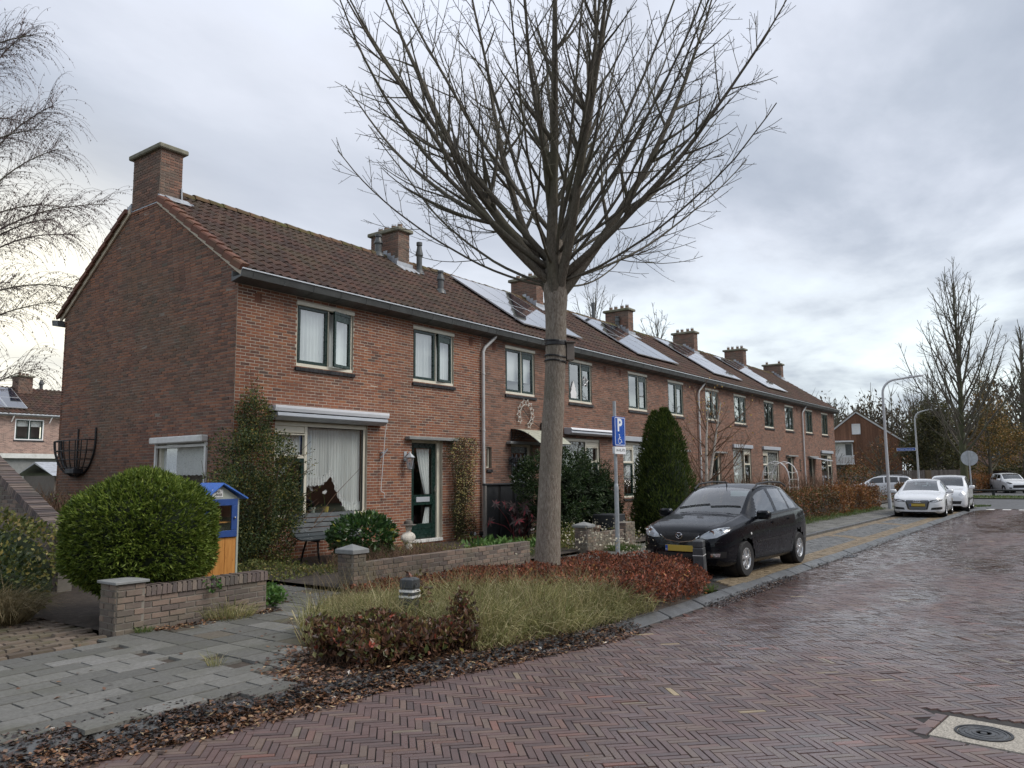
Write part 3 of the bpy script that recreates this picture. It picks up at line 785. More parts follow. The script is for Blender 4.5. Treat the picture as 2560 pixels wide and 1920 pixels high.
PAVE = [(0.4, 6.22), (1.2, 5.93), (2.16, 5.66), (3.0, 5.46), (4.0, 5.25), (4.35, 5.5), (5.05, 6.38), (5.6, 6.9), (6.75, 8.05), (7.62, 8.9), (7.75, 11.4), (6.45, 11.4), (6.28, 8.5), (4.25, 8.25), (0.4, 8.3)]
pave = flat('pavement', PAVE, .078, M['soil'])
sl, sq = [], []
Ls, Hs = .455, .228
for j in range(14):
    y = 5.2 + j * Hs
    for i in range(12):
        x = 0.1 + i * Ls + (Ls / 2 if j % 2 else 0)
        if x + Ls / 2 > 4.35 - (y - 5.2) * .13: continue
        sl.append((x + .004, x + Ls - .004, y + .004, y + Hs - .004))
for j in range(19):
    for i in range(11):
        x, y = 4.1 + i * .33, 5.1 + j * .33
        if x + .165 < 4.35 - (y - 5.2) * .13 + .1: continue
        sq.append((x + .004, x + .326, y + .004, y + .326))
def clip_in(rs, poly):
    rs = np.array(rs)
    return rs[inside(poly, (rs[:, 0] + rs[:, 1]) / 2, (rs[:, 2] + rs[:, 3]) / 2)]
sl, sq = clip_in(sl, PAVE), clip_in(sq, PAVE)
pieces_on(pave, 'slab', 'slab_rest', sl, -.002, .022, .005, (0, 0, .08), (1, 0, 0), (0, 1, 0), (0, 0, 1), M['slab'], 290, jit=.002, tilt=.0012, rot=.004)
br = rng.random(len(sq)) < .25
pieces_on(pave, 'slab', 'slab_rest', sq[~br], -.002, .022, .005, (0, 0, .08), (1, 0, 0), (0, 1, 0), (0, 0, 1), M['slab'], 140, jit=.002, tilt=.0012, rot=.005)
pieces_on(pave, 'slab', 'slab_rest', sq[br], -.002, .022, .005, (0, 0, .08), (1, 0, 0), (0, 1, 0), (0, 0, 1), M['slab_brown'], 60, jit=.002, tilt=.0015, rot=.008)
DRIVE = [(-2.5, 8.3), (4.25, 8.25), (4.3, 11.2), (-2.5, 11.2)]
drive = flat('driveway', DRIVE, .072, M['soil'])
dr = []
for j in range(28):
    for i in range(34):
        x, y = -2.5 + i * .205 + (.1 if j % 2 else 0), 8.28 + j * .104
        dr.append((x + .005, x + .2, y + .005, y + .1))
dr = clip_in(dr, DRIVE)
dr = dr[rng.random(len(dr)) < .93]
pieces_on(drive, 'brick', 'brick_rest', dr, -.004, .022, .008, (0, 0, .076), (1, 0, 0), (0, 1, 0), (0, 0, 1), M['drive_brick'], 260, jit=.005, tilt=.003, rot=.02)
BED = [(4.1, 5.18), (5.0, 4.99), (6.2, 4.72), (7.2, 4.49), (8.0, 4.41), (10.3, 4.39), (11.75, 4.9), (12.45, 5.45), (12.3, 6.35), (11.2, 7.6), (10.6, 8.62), (8.0, 8.66), (7.62, 8.9), (6.75, 8.05), (5.6, 6.9), (5.05, 6.38), (4.35, 5.5)]
flat('planting_bed', BED, .072, M['soil'])
flat('garden_soil', [(7.75, 8.75), (52.5, 8.7), (52.5, 12.9), (8.3, 12.9), (7.75, 11.0)], .15, M['soil'])
flat('side_garden', [(-8, 11.2), (4.3, 11.2), (4.35, 8.5), (6.4, 8.5), (6.45, 11.4), (7.75, 11.4), (7.75, 10.8), (8.55, 12.85), (8.55, 40), (-8, 40)], .10, M['soil'])
park = flat('parking_bay', [(11.4, 4.40), (40.5, 4.40), (40.5, 6.2), (11.4, 6.2)], .012, M['joint'])
pg, py_ = [], []
for j in range(17):
    y = 4.42 + j * .105
    for i in range(140):
        x = 11.5 + i * .21 + (.105 if j % 2 else 0)
        if x > 40.2 or (x < 12.5 and y > 5.4 + (x - 11.5) * .5) or (x < 11.7 + (y - 4.4) * .9 and y < 5.5): continue
        xm, ym = x + .1, y + .05
        band = (abs((xm - 22.35 - (ym - 5.4) * .75 + 60) % 6.1 - 60 % 6.1) < .30)
        ylw = ym < 4.95 or 5.86 < ym < 6.17 or band
        (py_ if ylw else pg).append((x + .003, x + .207, y + .003, y + .102))
pieces_on(park, 'brick', 'brick_rest', pg, -.004, .018, .005, (0, 0, .014), (1, 0, 0), (0, 1, 0), (0, 0, 1), M['park_grey'], 120, jit=.0015, tilt=.001)
pieces_on(park, 'brick', 'brick_rest', py_, -.004, .018, .005, (0, 0, .014), (1, 0, 0), (0, 1, 0), (0, 0, 1), M['park_yellow'], 180, jit=.0015, tilt=.001)
walk = flat('sidewalk', [(10.9, 6.28), (47, 6.28), (47, 8.72), (10.6, 8.72)], .072, M['joint'])
sw = []
for j in range(8):
    for i in range(120):
        x, y = 10.7 + i * .305 + (.15 if j % 2 else 0), 6.3 + j * .302
        sw.append((x + .003, x + .302, y + .003, y + .299))
sw = [q for q in sw if not inside(BED, np.array([(q[0] + q[1]) / 2]), np.array([(q[2] + q[3]) / 2]))[0]]
pieces_on(walk, 'slab', 'slab_rest', sw, -.004, .026, .004, (0, 0, .076), (1, 0, 0), (0, 1, 0), (0, 0, 1), M['slab'], 200, jit=.0015, tilt=.001)
kb = flat('pavement_kerb', [(11.0, 6.19), (41, 6.19), (41, 6.29), (11.0, 6.29)], .02, M['joint'])
for i in range(29):
    mb = MB(); mb.box(11.6 + i, 12.594 + i, 6.19, 6.29, .0, .10 + random.uniform(-.004, .004)); mb.build('kerb_stone', M['kerb'], kb, bev=.01)
flat('side_street', [(42.2, -60), (56.2, -60), (58.0, 90), (43.0, 90)], -.002, M['asphalt'])
flat('grass_verge', [(56.4, -30), (61.5, -30), (62.5, 6.6), (57.2, 6.3)], .05, M['grass_ground'] if 'grass_ground' in M else M['ground'])
flat('far_road', [(62.2, -40), (77, -40), (77, 12), (62.6, 12)], .03, M['asphalt'])
mb = MB()
for k in range(12):
    y = 3.9 - k * .62
    mb.add([(41.3, y, .004), (42.1, y - .02, .004), (42.1, y - .34, .004), (41.3, y - .32, .004)], [(0, 3, 2, 1)])
mb.build('road_marking', M['road_paint'], kind='structure')
D = 12.8                   # plane of the front wall
YB = 19.9                  # back wall
ZE = 5.56                  # top of the front wall
EY, EZ = 12.60, 5.70       # lower edge of the tiles
RY, RZ = 16.37, 8.215       # ridge
SL = math.atan2(RZ - EZ, RY - EY)
SLEN = math.hypot(RZ - EZ, RY - EY)
PX = [8.57, 15.97, 23.08, 30.2, 37.3, 44.45, 51.75]
def roof_z(y): return EZ + (y - EY) * math.tan(SL)
rU, rV, rN = np.array([1., 0, 0]), np.array([0, math.cos(SL), math.sin(SL)]), np.array([0, -math.sin(SL), math.cos(SL)])
rO = np.array([0, EY, EZ])
def rp(x, s, n): return tuple(rO + x * rU + s * rV + n * rN)
def ring(mb, x0, x1, z0, z1, t, y0, y1, m=0, tf=None):
    tf = tf or (lambda p: p)
    for a in ((x0, x1, z1 - t, z1), (x0, x1, z0, z0 + t), (x0, x0 + t, z0 + t, z1 - t), (x1 - t, x1, z0 + t, z1 - t)):
        vs = [tf((x, y, z)) for z in (a[2], a[3]) for y in (y0, y1) for x in (a[0], a[1])]
        mb.add(vs, [(0, 2, 3, 1), (4, 5, 7, 6), (0, 1, 5, 4), (2, 6, 7, 3), (0, 4, 6, 2), (1, 3, 7, 5)], m)
def pane(name, x0, x1, z0, z1, y, parent, tf=None, mat='glass'):
    tf = tf or (lambda p: p)
    mb = MB()
    mb.add([tf((x0, y, z0)), tf((x1, y, z0)), tf((x1, y, z1)), tf((x0, y, z1))], [(0, 1, 2, 3)])
    return mb.build(name, M[mat], parent)
def pleats(name, x0, x1, z1, bottom, y, parent, mat='net', pitch=.075, amp=.018, n=None):
    """hanging curtain: bottom is a height or a function of 0..1"""
    n = n or int((x1 - x0) / .018)
    V, F = [], []
    ph = random.random() * 6
    for i in range(n + 1):
        u = i / n
        x = x0 + (x1 - x0) * u
        zb = bottom(u) if callable(bottom) else bottom
        yy = y + amp * (1 + .5 * math.sin(x * 11 + ph)) * math.sin(2 * PI * x / pitch + 1.9 * math.sin(x * 7 + ph))
        for k in range(3):
            V.append((x, yy + .3 * amp * math.sin(k + x * 30), z1 + (zb - z1) * k / 2))
    for i in range(n):
        for k in range(2):
            a = i * 3 + k
            F.append((a, a + 1, a + 4, a + 3))
    return obj_np(name, V, F, M[mat], parent, smooth=True)
def slat_blind(x0, x1, z0, z1, y, parent):
    mb = MB()
    z = z1
    while z > z0:
        mb.add([(x0, y - .012, z - .016), (x1, y - .012, z - .016), (x1, y + .012, z), (x0, y + .012, z)], [(0, 1, 2, 3)])
        z -= .032
    return mb.build('blind', M['white'], parent)
def sill_tiles(x0, x1, z, parent, y=D, out=.045):
    mb = MB()
    n = max(3, int((x1 - x0 + .08) / .11))
    for i in range(n):
        a = x0 - .04 + (x1 - x0 + .08) * i / n
        b = x0 - .04 + (x1 - x0 + .08) * (i + 1) / n
        mb.add([(a + .003, y - out, z - .095), (b - .003, y - out, z - .095), (b - .003, y + .06, z - .095), (a + .003, y + .06, z - .095),
                (a + .003, y - out, z - .03), (b - .003, y - out, z - .03), (b - .003, y + .06, z + .002), (a + .003, y + .06, z + .002)],
               [(0, 1, 5, 4), (4, 5, 6, 7), (1, 2, 6, 5), (3, 0, 4, 7), (0, 3, 2, 1)])
    return mb.build('sill', M['black_sill'], parent)
def upper_window(root, x0, x1, z0, z1, curtain='net', ajar=0.0, xm=None, deco=None):
    yf = D + .04
    xm = xm or x0 + (x1 - x0) * .56
    mb = MB()
    mb.box(x0 - .02, x1 + .02, yf - .06, yf + .06, z1 - .075, z1)
    mb.box(x0, x0 + .045, yf, yf + .07, z0 + .065, z1 - .075)
    mb.box(x1 - .045, x1, yf, yf + .07, z0 + .065, z1 - .075)
    mb.box(x0 - .01, x1 + .01, yf - .025, yf + .07, z0, z0 + .065)
    mb.box(xm - .022, xm + .022, yf + .001, yf + .07, z0 + .065, z1 - .075)
    w = mb.build('window', M['cream'], root, bev=.004)
    zb, zt = z0 + .07, z1 - .08
    xl, xr = x0 + .05, x1 - .05
    s = MB(); ring(s, xl, xm - .026, zb, zt, .062, yf - .012, yf + .045)
    ring(s, xl + .045, xm - .071, zb + .045, zt - .045, .02, yf + .002, yf + .03)
    s.build('sash', M['green_paint'], w, bev=.003)
    pane('pane', xl + .06, xm - .086, zb + .06, zt - .06, yf + .02, w, None, 'glass_upper')
    ca, sa = math.cos(ajar), math.sin(ajar)
    def tf(p):
        dx, dy = p[0] - xr, p[1] - yf
        return (xr + ca * dx, yf + sa * dx + ca * dy, p[2])
    s = MB(); ring(s, xm + .026, xr, zb, zt, .062, yf - .012, yf + .045, 0, tf)
    vs = [tf((x, y, z)) for z in (zt - .20, zt - .055) for y in (yf - .002, yf + .03) for x in (xm + .08, xr - .055)]
    s.add(vs, [(0, 2, 3, 1), (4, 5, 7, 6), (0, 1, 5, 4), (2, 6, 7, 3), (0, 4, 6, 2), (1, 3, 7, 5)])
    s.build('sash', M['green_paint'], w, bev=.003)
    pane('pane', xm + .086, xr - .06, zb + .06, zt - .19, yf + .02, w, tf, 'glass_upper')
    sill_tiles(x0, x1, z0, w)
    if curtain == 'net':
        pleats('curtain', x0 + .06, xm - .05, z1 - .1, z0 + .06, yf + .11, w, pitch=.11, amp=.022)
        pleats('curtain', xm + .05, x1 - .06, z1 - .1, z0 + .06, yf + .11, w, pitch=.11, amp=.022)
    elif curtain == 'blind':
        slat_blind(x0 + .05, xm - .02, z0 + .25, z1 - .08, yf + .14, w)
    elif curtain == 'roller':
        mb = MB(); mb.box(x0 + .05, x1 - .05, yf + .13, yf + .135, z0 + .4, z1 - .08); mb.build('roller_blind', M['white'], w)
    elif curtain == 'half':
        pleats('curtain', xm + .05, x1 - .06, z1 - .1, z0 + .06, yf + .11, w, pitch=.11, amp=.022)
    return w
def ground_window(root, x0, x1, mirror, curtain, z0=.93, z1=2.86):
    """narrow bay with a fanlight over a sash, and a large pane beside it"""
    yf = D + .05
    T = lambda x: (x0 + x1 - x) if mirror else x
    def bx(mb, a, b, *r): mb.box(min(T(a), T(b)), max(T(a), T(b)), *r)
    xm = x0 + .80
    ztr = z1 - .70
    mb = MB()
    mb.box(x0, x1, yf - .02, yf + .08, z1 - .085, z1)
    mb.box(x0, x0 + .065, yf, yf + .08, z0 + .07, z1 - .085)
    mb.box(x1 - .065, x1, yf, yf + .08, z0 + .07, z1 - .085)
    mb.box(x0 - .02, x1 + .02, yf - .05, yf + .08, z0, z0 + .07)
    bx(mb, xm - .035, xm + .035, yf - .004, yf + .08, z0 + .07, z1 - .085)
    bx(mb, x0 + .065, xm - .035, yf + .002, yf + .078, ztr - .035, ztr + .035)
    bx(mb, x0 + .065, xm - .035, yf + .01, yf + .07, z1 - .22, z1 - .085)
    bx(mb, x0 + .065, xm - .035, yf - .03, yf + .05, z1 - .265, z1 - .24)
    w = mb.build('window', M['cream'], root, bev=.005)
    pane('pane', *sorted((T(x0 + .065), T(xm - .035))), ztr + .035, z1 - .22, yf + .045, w)
    s = MB()
    a, b = sorted((T(x0 + .068), T(xm - .038)))
    ring(s, a, b, z0 + .073, ztr - .038, .07, yf + .0, yf + .055)
    s.build('sash', M['green_paint'], w, bev=.004)
    pane('pane', a + .07, b - .07, z0 + .14, ztr - .105, yf + .03, w)
    s = MB()
    c, d = sorted((T(xm + .035), T(x1 - .065)))
    ring(s, c, d, z0 + .07, z1 - .085, .016, yf + .02, yf + .05)
    s.build('bead', M['black_metal'], w)
    pane('pane', c + .014, d - .014, z0 + .084, z1 - .1, yf + .035, w)
    sill_tiles(x0, x1, z0, w)
    yc = yf + .11
    if curtain == 'swag':
        def bot(u):
            pts = [(0, .31), (.30, .32), (.40, .37), (.455, .43), (.475, .41), (.53, .30), (.60, .17), (.70, .05), (.76, .0), (1, .0)]
            return z0 + .09 + (z1 - z0 - .2) * float(np.interp(u, [p[0] for p in pts], [p[1] for p in pts])) + .012 * math.sin(u * 90)
        pleats('curtain', c, d, z1 - .07, lambda u: min(bot(u) + .16, z1 - .1) if u < .77 else bot(u) + .14, yc, w, pitch=.072, amp=.022)
        n = 150; V, F = [], []
        for i in range(n + 1):
            u = i / n; x = c + (d - c) * u
            yy = yc - .012 + .020 * math.sin(2 * PI * x / .072)
            zt = bot(u) + .165
            V += [(x, yy, zt), (x, yy, bot(u) + .01 * math.sin(u * 300))]
        F = [(2 * i, 2 * i + 1, 2 * i + 3, 2 * i + 2) for i in range(n)]
        obj_np('lace_border', V, F, M['lace'], w, smooth=True)
        V = []
        for i in range(n + 1):
            u = i / n; x = c + (d - c) * u
            zt = bot(u) + .17
            V += [(x, yc - .02 + .02 * math.sin(2 * PI * x / .072), zt + .012), (x, yc - .02 + .02 * math.sin(2 * PI * x / .072), zt)]
        obj_np('lace_seam', V, F, M['curtain'], w, smooth=True)
        pleats('curtain', a, b, z1 - .07, lambda u: z0 + .65 + .6 * u, yc, w, pitch=.072, amp=.02)
    elif curtain == 'blind':
        slat_blind(c, d, z0 + .08, z1 - .1, yc - .05, w)
        slat_blind(a, b, z0 + .7, z1 - .2, yc - .05, w)
    elif curtain == 'net':
        pleats('curtain', c, d, z1 - .07, z0 + .1, yc, w, pitch=.09, amp=.02)
    return w
def front_door(root, xl, xr, style, zb=.25, zt=2.54):
    """green door in a cream frame, set back in the wall"""
    yd = D + .13
    mb = MB()
    mb.box(xl - .09, xl, yd - .03, yd + .08, zb, zt + .09)
    mb.box(xr, xr + .11, yd - .05, yd + .08, zb, zt + .09)
    mb.box(xl, xr, yd - .04, yd + .08, zt, zt + .09)
    fr = mb.build('door_frame', M['cream'], root, bev=.005)
    mb = MB()
    W = xr - xl
    y0, y1 = yd - .005, yd + .045
    if style == 'glazed':
        mb.box(xl, xl + .12, y0, y1, zb + .02, zt); mb.box(xr - .12, xr, y0, y1, zb + .02, zt)
        mb.box(xl + .12, xr - .12, y0, y1, zt - .12, zt); mb.box(xl + .12, xr - .12, y0, y1, 1.06, 1.30)
        mb.box(xl + .12, xr - .12, y0, y1, zb + .02, .62)
        mb.box(xl + .12, xr - .12, y0 - .008, y0 - .001, .36, .38); mb.box(xl + .12, xr - .12, y0 - .008, y0 - .001, .50, .52)
        dr = mb.build('door', M['green_paint'], root, bev=.006)
        pane('pane', xl + .12, xr - .12, 1.30, zt - .12, yd + .02, dr)
        pane('pane', xl + .12, xr - .12, .62, 1.06, yd + .02, dr)
        mb = MB(); mb.bbox(xl + .2, xr - .22, yd - .018, yd - .002, 1.13, 1.25, .006); mb.build('letter_flap', M['grey_metal'], dr)
        mb = MB(); mb.tube([(xr - .06, yd - .05, 1.36), (xr - .06, yd - .05, 1.5)], .012); mb.tube([(xr - .06, yd, 1.40), (xr - .06, yd - .05, 1.40)], .009); mb.build('handle', M['chrome'], dr)
        V, F = [], []
        n = 26
        for i in range(n + 1):
            for k in range(9):
                u, v = i / n, k / 8
                z = zt - .13 - v * 1.1
                xa = xl + .12 + (W - .24) * (.27 + .48 * v ** 1.2)
                x = xa + (xr - .125 - xa) * u
                V.append((x, yd + .09 + .02 * math.sin(u * 26 + v), z))
        F = [(i * 9 + k, i * 9 + k + 1, (i + 1) * 9 + k + 1, (i + 1) * 9 + k) for i in range(n) for k in range(8)]
        obj_np('curtain', V, F, M['curtain'], dr, smooth=True)
        V = []
        for i in range(n + 1):
            for k in range(9):
                u, v = i / n, k / 8
                z = 1.0 - v * .5
                xa = xl + .12 + (W - .24) * (.78 - .2 * v)
                V.append((xa + (xr - .125 - xa) * u, yd + .09 + .02 * math.sin(u * 20), z))
        obj_np('curtain', V, F, M['curtain'], dr, smooth=True)
    else:
        mb.box(xl, xl + .1, y0, y1, zb + .02, zt); mb.box(xr - .1, xr, y0, y1, zb + .02, zt)
        mb.box(xl + .1, xr - .1, y0, y1, zt - .18, zt); mb.box(xl + .1, xr - .1, y0, y1, zb + .02, .9)
        dr = mb.build('door', M['green_paint'], root, bev=.006)
        pane('pane', xl + .1, xr - .1, .9, zt - .18, yd + .03, dr)
        if style == 'grille':
            g = MB()
            xa, xb = xl + .1, xr - .12
            for q in range(4):
                x = xa + (xb - xa) * q / 3
                g.tube([(x, yd - .02, .9), (x, yd - .02, zt - .2)], .011, 6)
            for q in range(3):
                xc = xa + (xb - xa) * (q + .5) / 3
                hw = (xb - xa) / 6
                for z in [1.0 + .17 * e for e in range(8)]:
                    for sgn in (-1, 1):
                        g.tube([(xc, yd - .02, z), (xc + sgn * hw * .6, yd - .02, z + .06), (xc + sgn * hw * .95, yd - .02, z + .15)], .008, 5)
            g.tube([(xa, yd - .02, 1.62), (xb, yd - .02, 1.62)], .012, 6)
            g.build('grille', M['grey_metal'], dr)
    mb = MB(); mb.box(xl - .09, xr + .11, D - .03, yd - .03, zb - .06, zb + .012); mb.build('threshold', M['sill_white'], root, bev=.004)
    return dr
TILE = None
def tile_mesh():
    global TILE
    prof = [(0.0, .004), (.055, .0), (.085, .018), (.118, .036), (.155, .036), (.185, .014), (.207, .002)]
    V, F = [], []
    L0, L1 = -.015, .365
    n = len(prof)
    for s, lift in ((L0, .030), (L1, .004)):
        for a, h in prof: V.append((a, s, h + lift))
    for a, h in prof: V.append((a, L0, h - .012))
    for i in range(n - 1):
        F.append((i, i + 1, n + i + 1, n + i))
        F.append((2 * n + i, 2 * n + i + 1, i + 1, i))
    TILE = (np.array(V), np.array(F))
tile_mesh()
TILE_ME = mesh_np('tile', TILE[0], TILE[1], M['tile'], smooth=False)
def tile_roof(root, x0, x1, skip, singles):
    cols = int(round((x1 - x0) / .1985)); cw = (x1 - x0) / cols
    rows = 13; ex = SLEN / rows
    pos = []
    for k in range(rows):
        for i in range(cols):
            x, s = x0 + i * cw, k * ex
            c = (x + .1, s + .17)
            if any(a[0] - .02 < c[0] < a[1] + .02 and a[2] < c[1] < a[3] for a in skip): continue
            pos.append((x, s))
    pos = np.array(pos)
    P = rO + pos[:, :1] * rU + pos[:, 1:] * rV
    d = np.linalg.norm(P - CAMP, axis=1)
    d = np.where(in_frame(P), d, 1e9)
    o_ = np.argsort(d)
    one = set(o_[:singles].tolist())
    B = np.array([rU, rV, rN])
    Vs = []
    for i in range(len(pos)):
        jn = rng.normal(0, .0025); ja = rng.normal(0, .005)
        if i in one:
            o = bpy.data.objects.new('tile', TILE_ME)
            m = Matrix(((rU[0], rV[0], rN[0], P[i][0]), (rU[1], rV[1], rN[1], P[i][1]), (rU[2], rV[2], rN[2], P[i][2] + jn), (0, 0, 0, 1)))
            o.matrix_basis = m @ Matrix.Rotation(ja, 4, 'Z')
            link(o, root)
        else:
            v = TILE[0].copy()
            v[:, 2] += jn
            Vs.append(v @ B + P[i])
    if Vs:
        n = len(Vs); k = len(TILE[0])
        F = (np.arange(n)[:, None, None] * k + TILE[1][None]).reshape(-1, 4)
        obj_np('tile_field', np.concatenate(Vs), F, M['tile'], root, kind='stuff')
def brick_box(parent, x0, x1, y0, y1, z0, z1, mat, faces='fl', seed=1, name='brick_courses', sm='mortar_dark', H=.0625, L=.21):
    """masonry body: core parent + raised bricks on front (f), left (l), right (r), back (b)"""
    Vs, Fs, k = [], [], 0
    for f in faces:
        if f == 'f': lim, O, U, N = (x0, x1), (0, y0, 0), (1, 0, 0), (0, -1, 0)
        if f == 'b': lim, O, U, N = (-x1, -x0), (0, y1, 0), (-1, 0, 0), (0, 1, 0)
        if f == 'l': lim, O, U, N = (-y1, -y0), (x0, 0, 0), (0, -1, 0), (-1, 0, 0)
        if f == 'r': lim, O, U, N = (y0, y1), (x1, 0, 0), (0, 1, 0), (1, 0, 0)
        r = courses(z0, z1, lambda z, q=lim: q, [], L, H, .011, seed + (1 if f in 'lr' else 0))
        v, ff = frusta(r, -.002, .008, .003, O, U, (0, 0, 1), N, .0015, .0006)
        Vs.append(v); Fs.append(ff + k); k += len(v)
    return obj_np(name, np.concatenate(Vs), np.concatenate(Fs), mat, parent, kind='stuff')
def chimney(root, x0, x1, y0=15.8, y1=16.95, zt=8.93, pots=4, first=False):
    zb = 7.6
    mb = MB(); mb.box(x0, x1, y0, y1, zb, zt)
    ch = mb.build('chimney', M['mortar_dark'], root)
    brick_box(ch, x0, x1, y0, y1, 7.72 if not first else 7.75, zt, M['brick_chimney'], 'flr', seed=int(x0))
    mb = MB(); mb.bbox(x0 - .09, x1 + .09, y0 - .09, y1 + .09, zt, zt + .11, .02)
    mb.build('cap', M['cap'], ch)
    if first:
        for yy in (16.05, 16.45):
            mb = MB(); mb.lathe([(.085, zt + .11), (.085, zt + .17), (.075, zt + .17)], 12, ((x0 + x1) / 2, yy, 0))
            mb.lathe([(.08, zt + .20), (.085, zt + .205), (.08, zt + .21)], 12, ((x0 + x1) / 2, yy, 0))
            for q in range(6):
                an = q * PI / 3
                mb.tube([((x0 + x1) / 2 + .082 * math.cos(an), yy + .082 * math.sin(an), zt + .16), ((x0 + x1) / 2 + .082 * math.cos(an), yy + .082 * math.sin(an), zt + .21)], .006, 4)
            mb.build('flue_cage', M['galv'], ch)
        mb = MB()
        mb.prism([(y0 - .05, 7.88), (y0 - .05, 7.72), (y0 + .02, 7.72), (y0 + .02, 7.9)], lambda a, b, d: (d, a, b), x0 - .02, x1 + .1)
        mb.prism([(y0 - .28, roof_z(y0 - .28) + .07), (y0 - .05, roof_z(y0 - .05) + .07), (y0 - .05, roof_z(y0 - .05) + .09), (y0 - .28, roof_z(y0 - .28) + .09)], lambda a, b, d: (d, a, b), x0 + .1, x1 + .12)
        mb.tube([(x1 - .02, y0 - .03, 8.15), (x1 - .01, y0 - .04, 7.85), (x1 + .12, y0 - .3, roof_z(y0 - .3) + .1)], .02, 6)
        mb.prism([(y1 - .02, 7.72), (y1 + .25, 7.62), (y1 + .25, 7.8), (y1 - .02, 7.92)], lambda a, b, d: (d, a, b), x0 - .03, x0 + .25)
        mb.build('flashing', M['lead'], ch)
    else:
        for q in range(pots):
            yy = y0 + .17 + (y1 - y0 - .34) * (q + (0 if q < pots / 2 else .25)) / (pots - .75)
            mb = MB(); mb.lathe([(.075, zt + .1), (.08, zt + .27), (.066, zt + .27), (.06, zt + .15)], 12, ((x0 + x1) / 2, yy, 0))
            mb.build('pot', M['pot'], ch, smooth=True)
            mb = MB(); mb.lathe([(.07, zt + .31), (.075, zt + .315), (.07, zt + .32)], 12, ((x0 + x1) / 2, yy, 0))
            for e in range(4): mb.tube([((x0 + x1) / 2 + .07 * math.cos(e * PI / 2), yy + .07 * math.sin(e * PI / 2), zt + .26), ((x0 + x1) / 2 + .07 * math.cos(e * PI / 2), yy + .07 * math.sin(e * PI / 2), zt + .315)], .006, 4)
            mb.build('pot_guard', M['galv'], ch)
        mb = MB()
        for q in range(4):
            ya, yb = y0 + .15 * q - .01, y0 + .15 * (q + 1)
            mb.box(x0 - .022, x0 - .010, ya, yb, roof_z(ya) - .02, roof_z(yb) + .17)
        mb.box(x0 - .1, x1 + .1, y0 - .05, y0 - .012, roof_z(y0) - .05, roof_z(y0) + .16)
        mb.prism([(y0 - .32, roof_z(y0 - .32) + .05), (y0 - .02, roof_z(y0 - .02) + .06), (y0 - .02, roof_z(y0 - .02) + .08), (y0 - .32, roof_z(y0 - .32) + .07)], lambda a, b, d: (d, a, b), x0 - .12, x1 + .2)
        mb.build('flashing', M['lead'], ch)
    return ch
def roof_vent(root, x, s, h, r, name='roof_vent', fat=False):
    p = Vector(rp(x, s, .02))
    mb = MB()
    mb.lathe([(r * 1.9, -.05), (r * 1.5, .06), (r, .10), (r, h * .55), (r * 1.35, h * .57), (r * 1.35, h * .62), (r * (1.25 if fat else 1.0), h * .75), (r * .8, h * .88), (r * 1.05, h * .9), (r * 1.05, h), (0, h)], 14, p[:])
    mb.build(name, M['gutter'], root, smooth=True)
def solar(root, x0, x1, s0, s1, cols=3, rows=2):
    w, h = (x1 - x0) / cols, (s1 - s0) / rows
    for i in range(cols):
        for j in range(rows):
            a0, a1, b0, b1 = x0 + i * w + .005, x0 + (i + 1) * w - .005, s0 + j * h + .005, s0 + (j + 1) * h - .005
            mb = MB()
            dj = random.uniform(-.003, .003)
            P = lambda a, b, n: rp(a, b, n + dj)
            mb.add([P(a0, b0, .11), P(a1, b0, .11), P(a1, b1, .11), P(a0, b1, .11), P(a0, b0, .15), P(a1, b0, .15), P(a1, b1, .15), P(a0, b1, .15)],
                   [(0, 3, 2, 1), (0, 1, 5, 4), (1, 2, 6, 5), (2, 3, 7, 6), (3, 0, 4, 7)], 0)
            e = .018
            mb.add([P(a0, b0, .15), P(a1, b0, .15), P(a1, b1, .15), P(a0, b1, .15), P(a0 + e, b0 + e, .15), P(a1 - e, b0 + e, .15), P(a1 - e, b1 - e, .15), P(a0 + e, b1 - e, .15)],
                   [(0, 1, 5, 4), (1, 2, 6, 5), (2, 3, 7, 6), (3, 0, 4, 7)], 0)
            mb.add([P(a0 + e, b0 + e, .147), P(a1 - e, b0 + e, .147), P(a1 - e, b1 - e, .147), P(a0 + e, b1 - e, .147)], [(0, 1, 2, 3)], 1)
            mb.build('solar_panel', [M['panel_frame'], M['solar']], root)
    mb = MB()
    for s in (s0 + .35, s1 - .35):
        mb.bar(rp(x0 - .05, s, .085), rp(x1 + .05, s, .085), .04, .04)
    mb.build('mounting_rail', M['black_metal'], root)
def downpipe(root, x):
    mb = MB()
    mb.tube([(x + .42, D - .2, 5.6), (x + .40, D - .19, 5.46), (x + .06, D - .09, 5.14), (x, D - .075, 5.02), (x, D - .075, .14)], .042, 12)
    for z in (4.4, 2.9, 1.0):
        mb.lathe([(.044, z), (.05, z + .005), (.05, z + .05), (.044, z + .055)], 12, (x, D - .075, 0))
    mb.build('downpipe', M['pipe'], root, smooth=True)
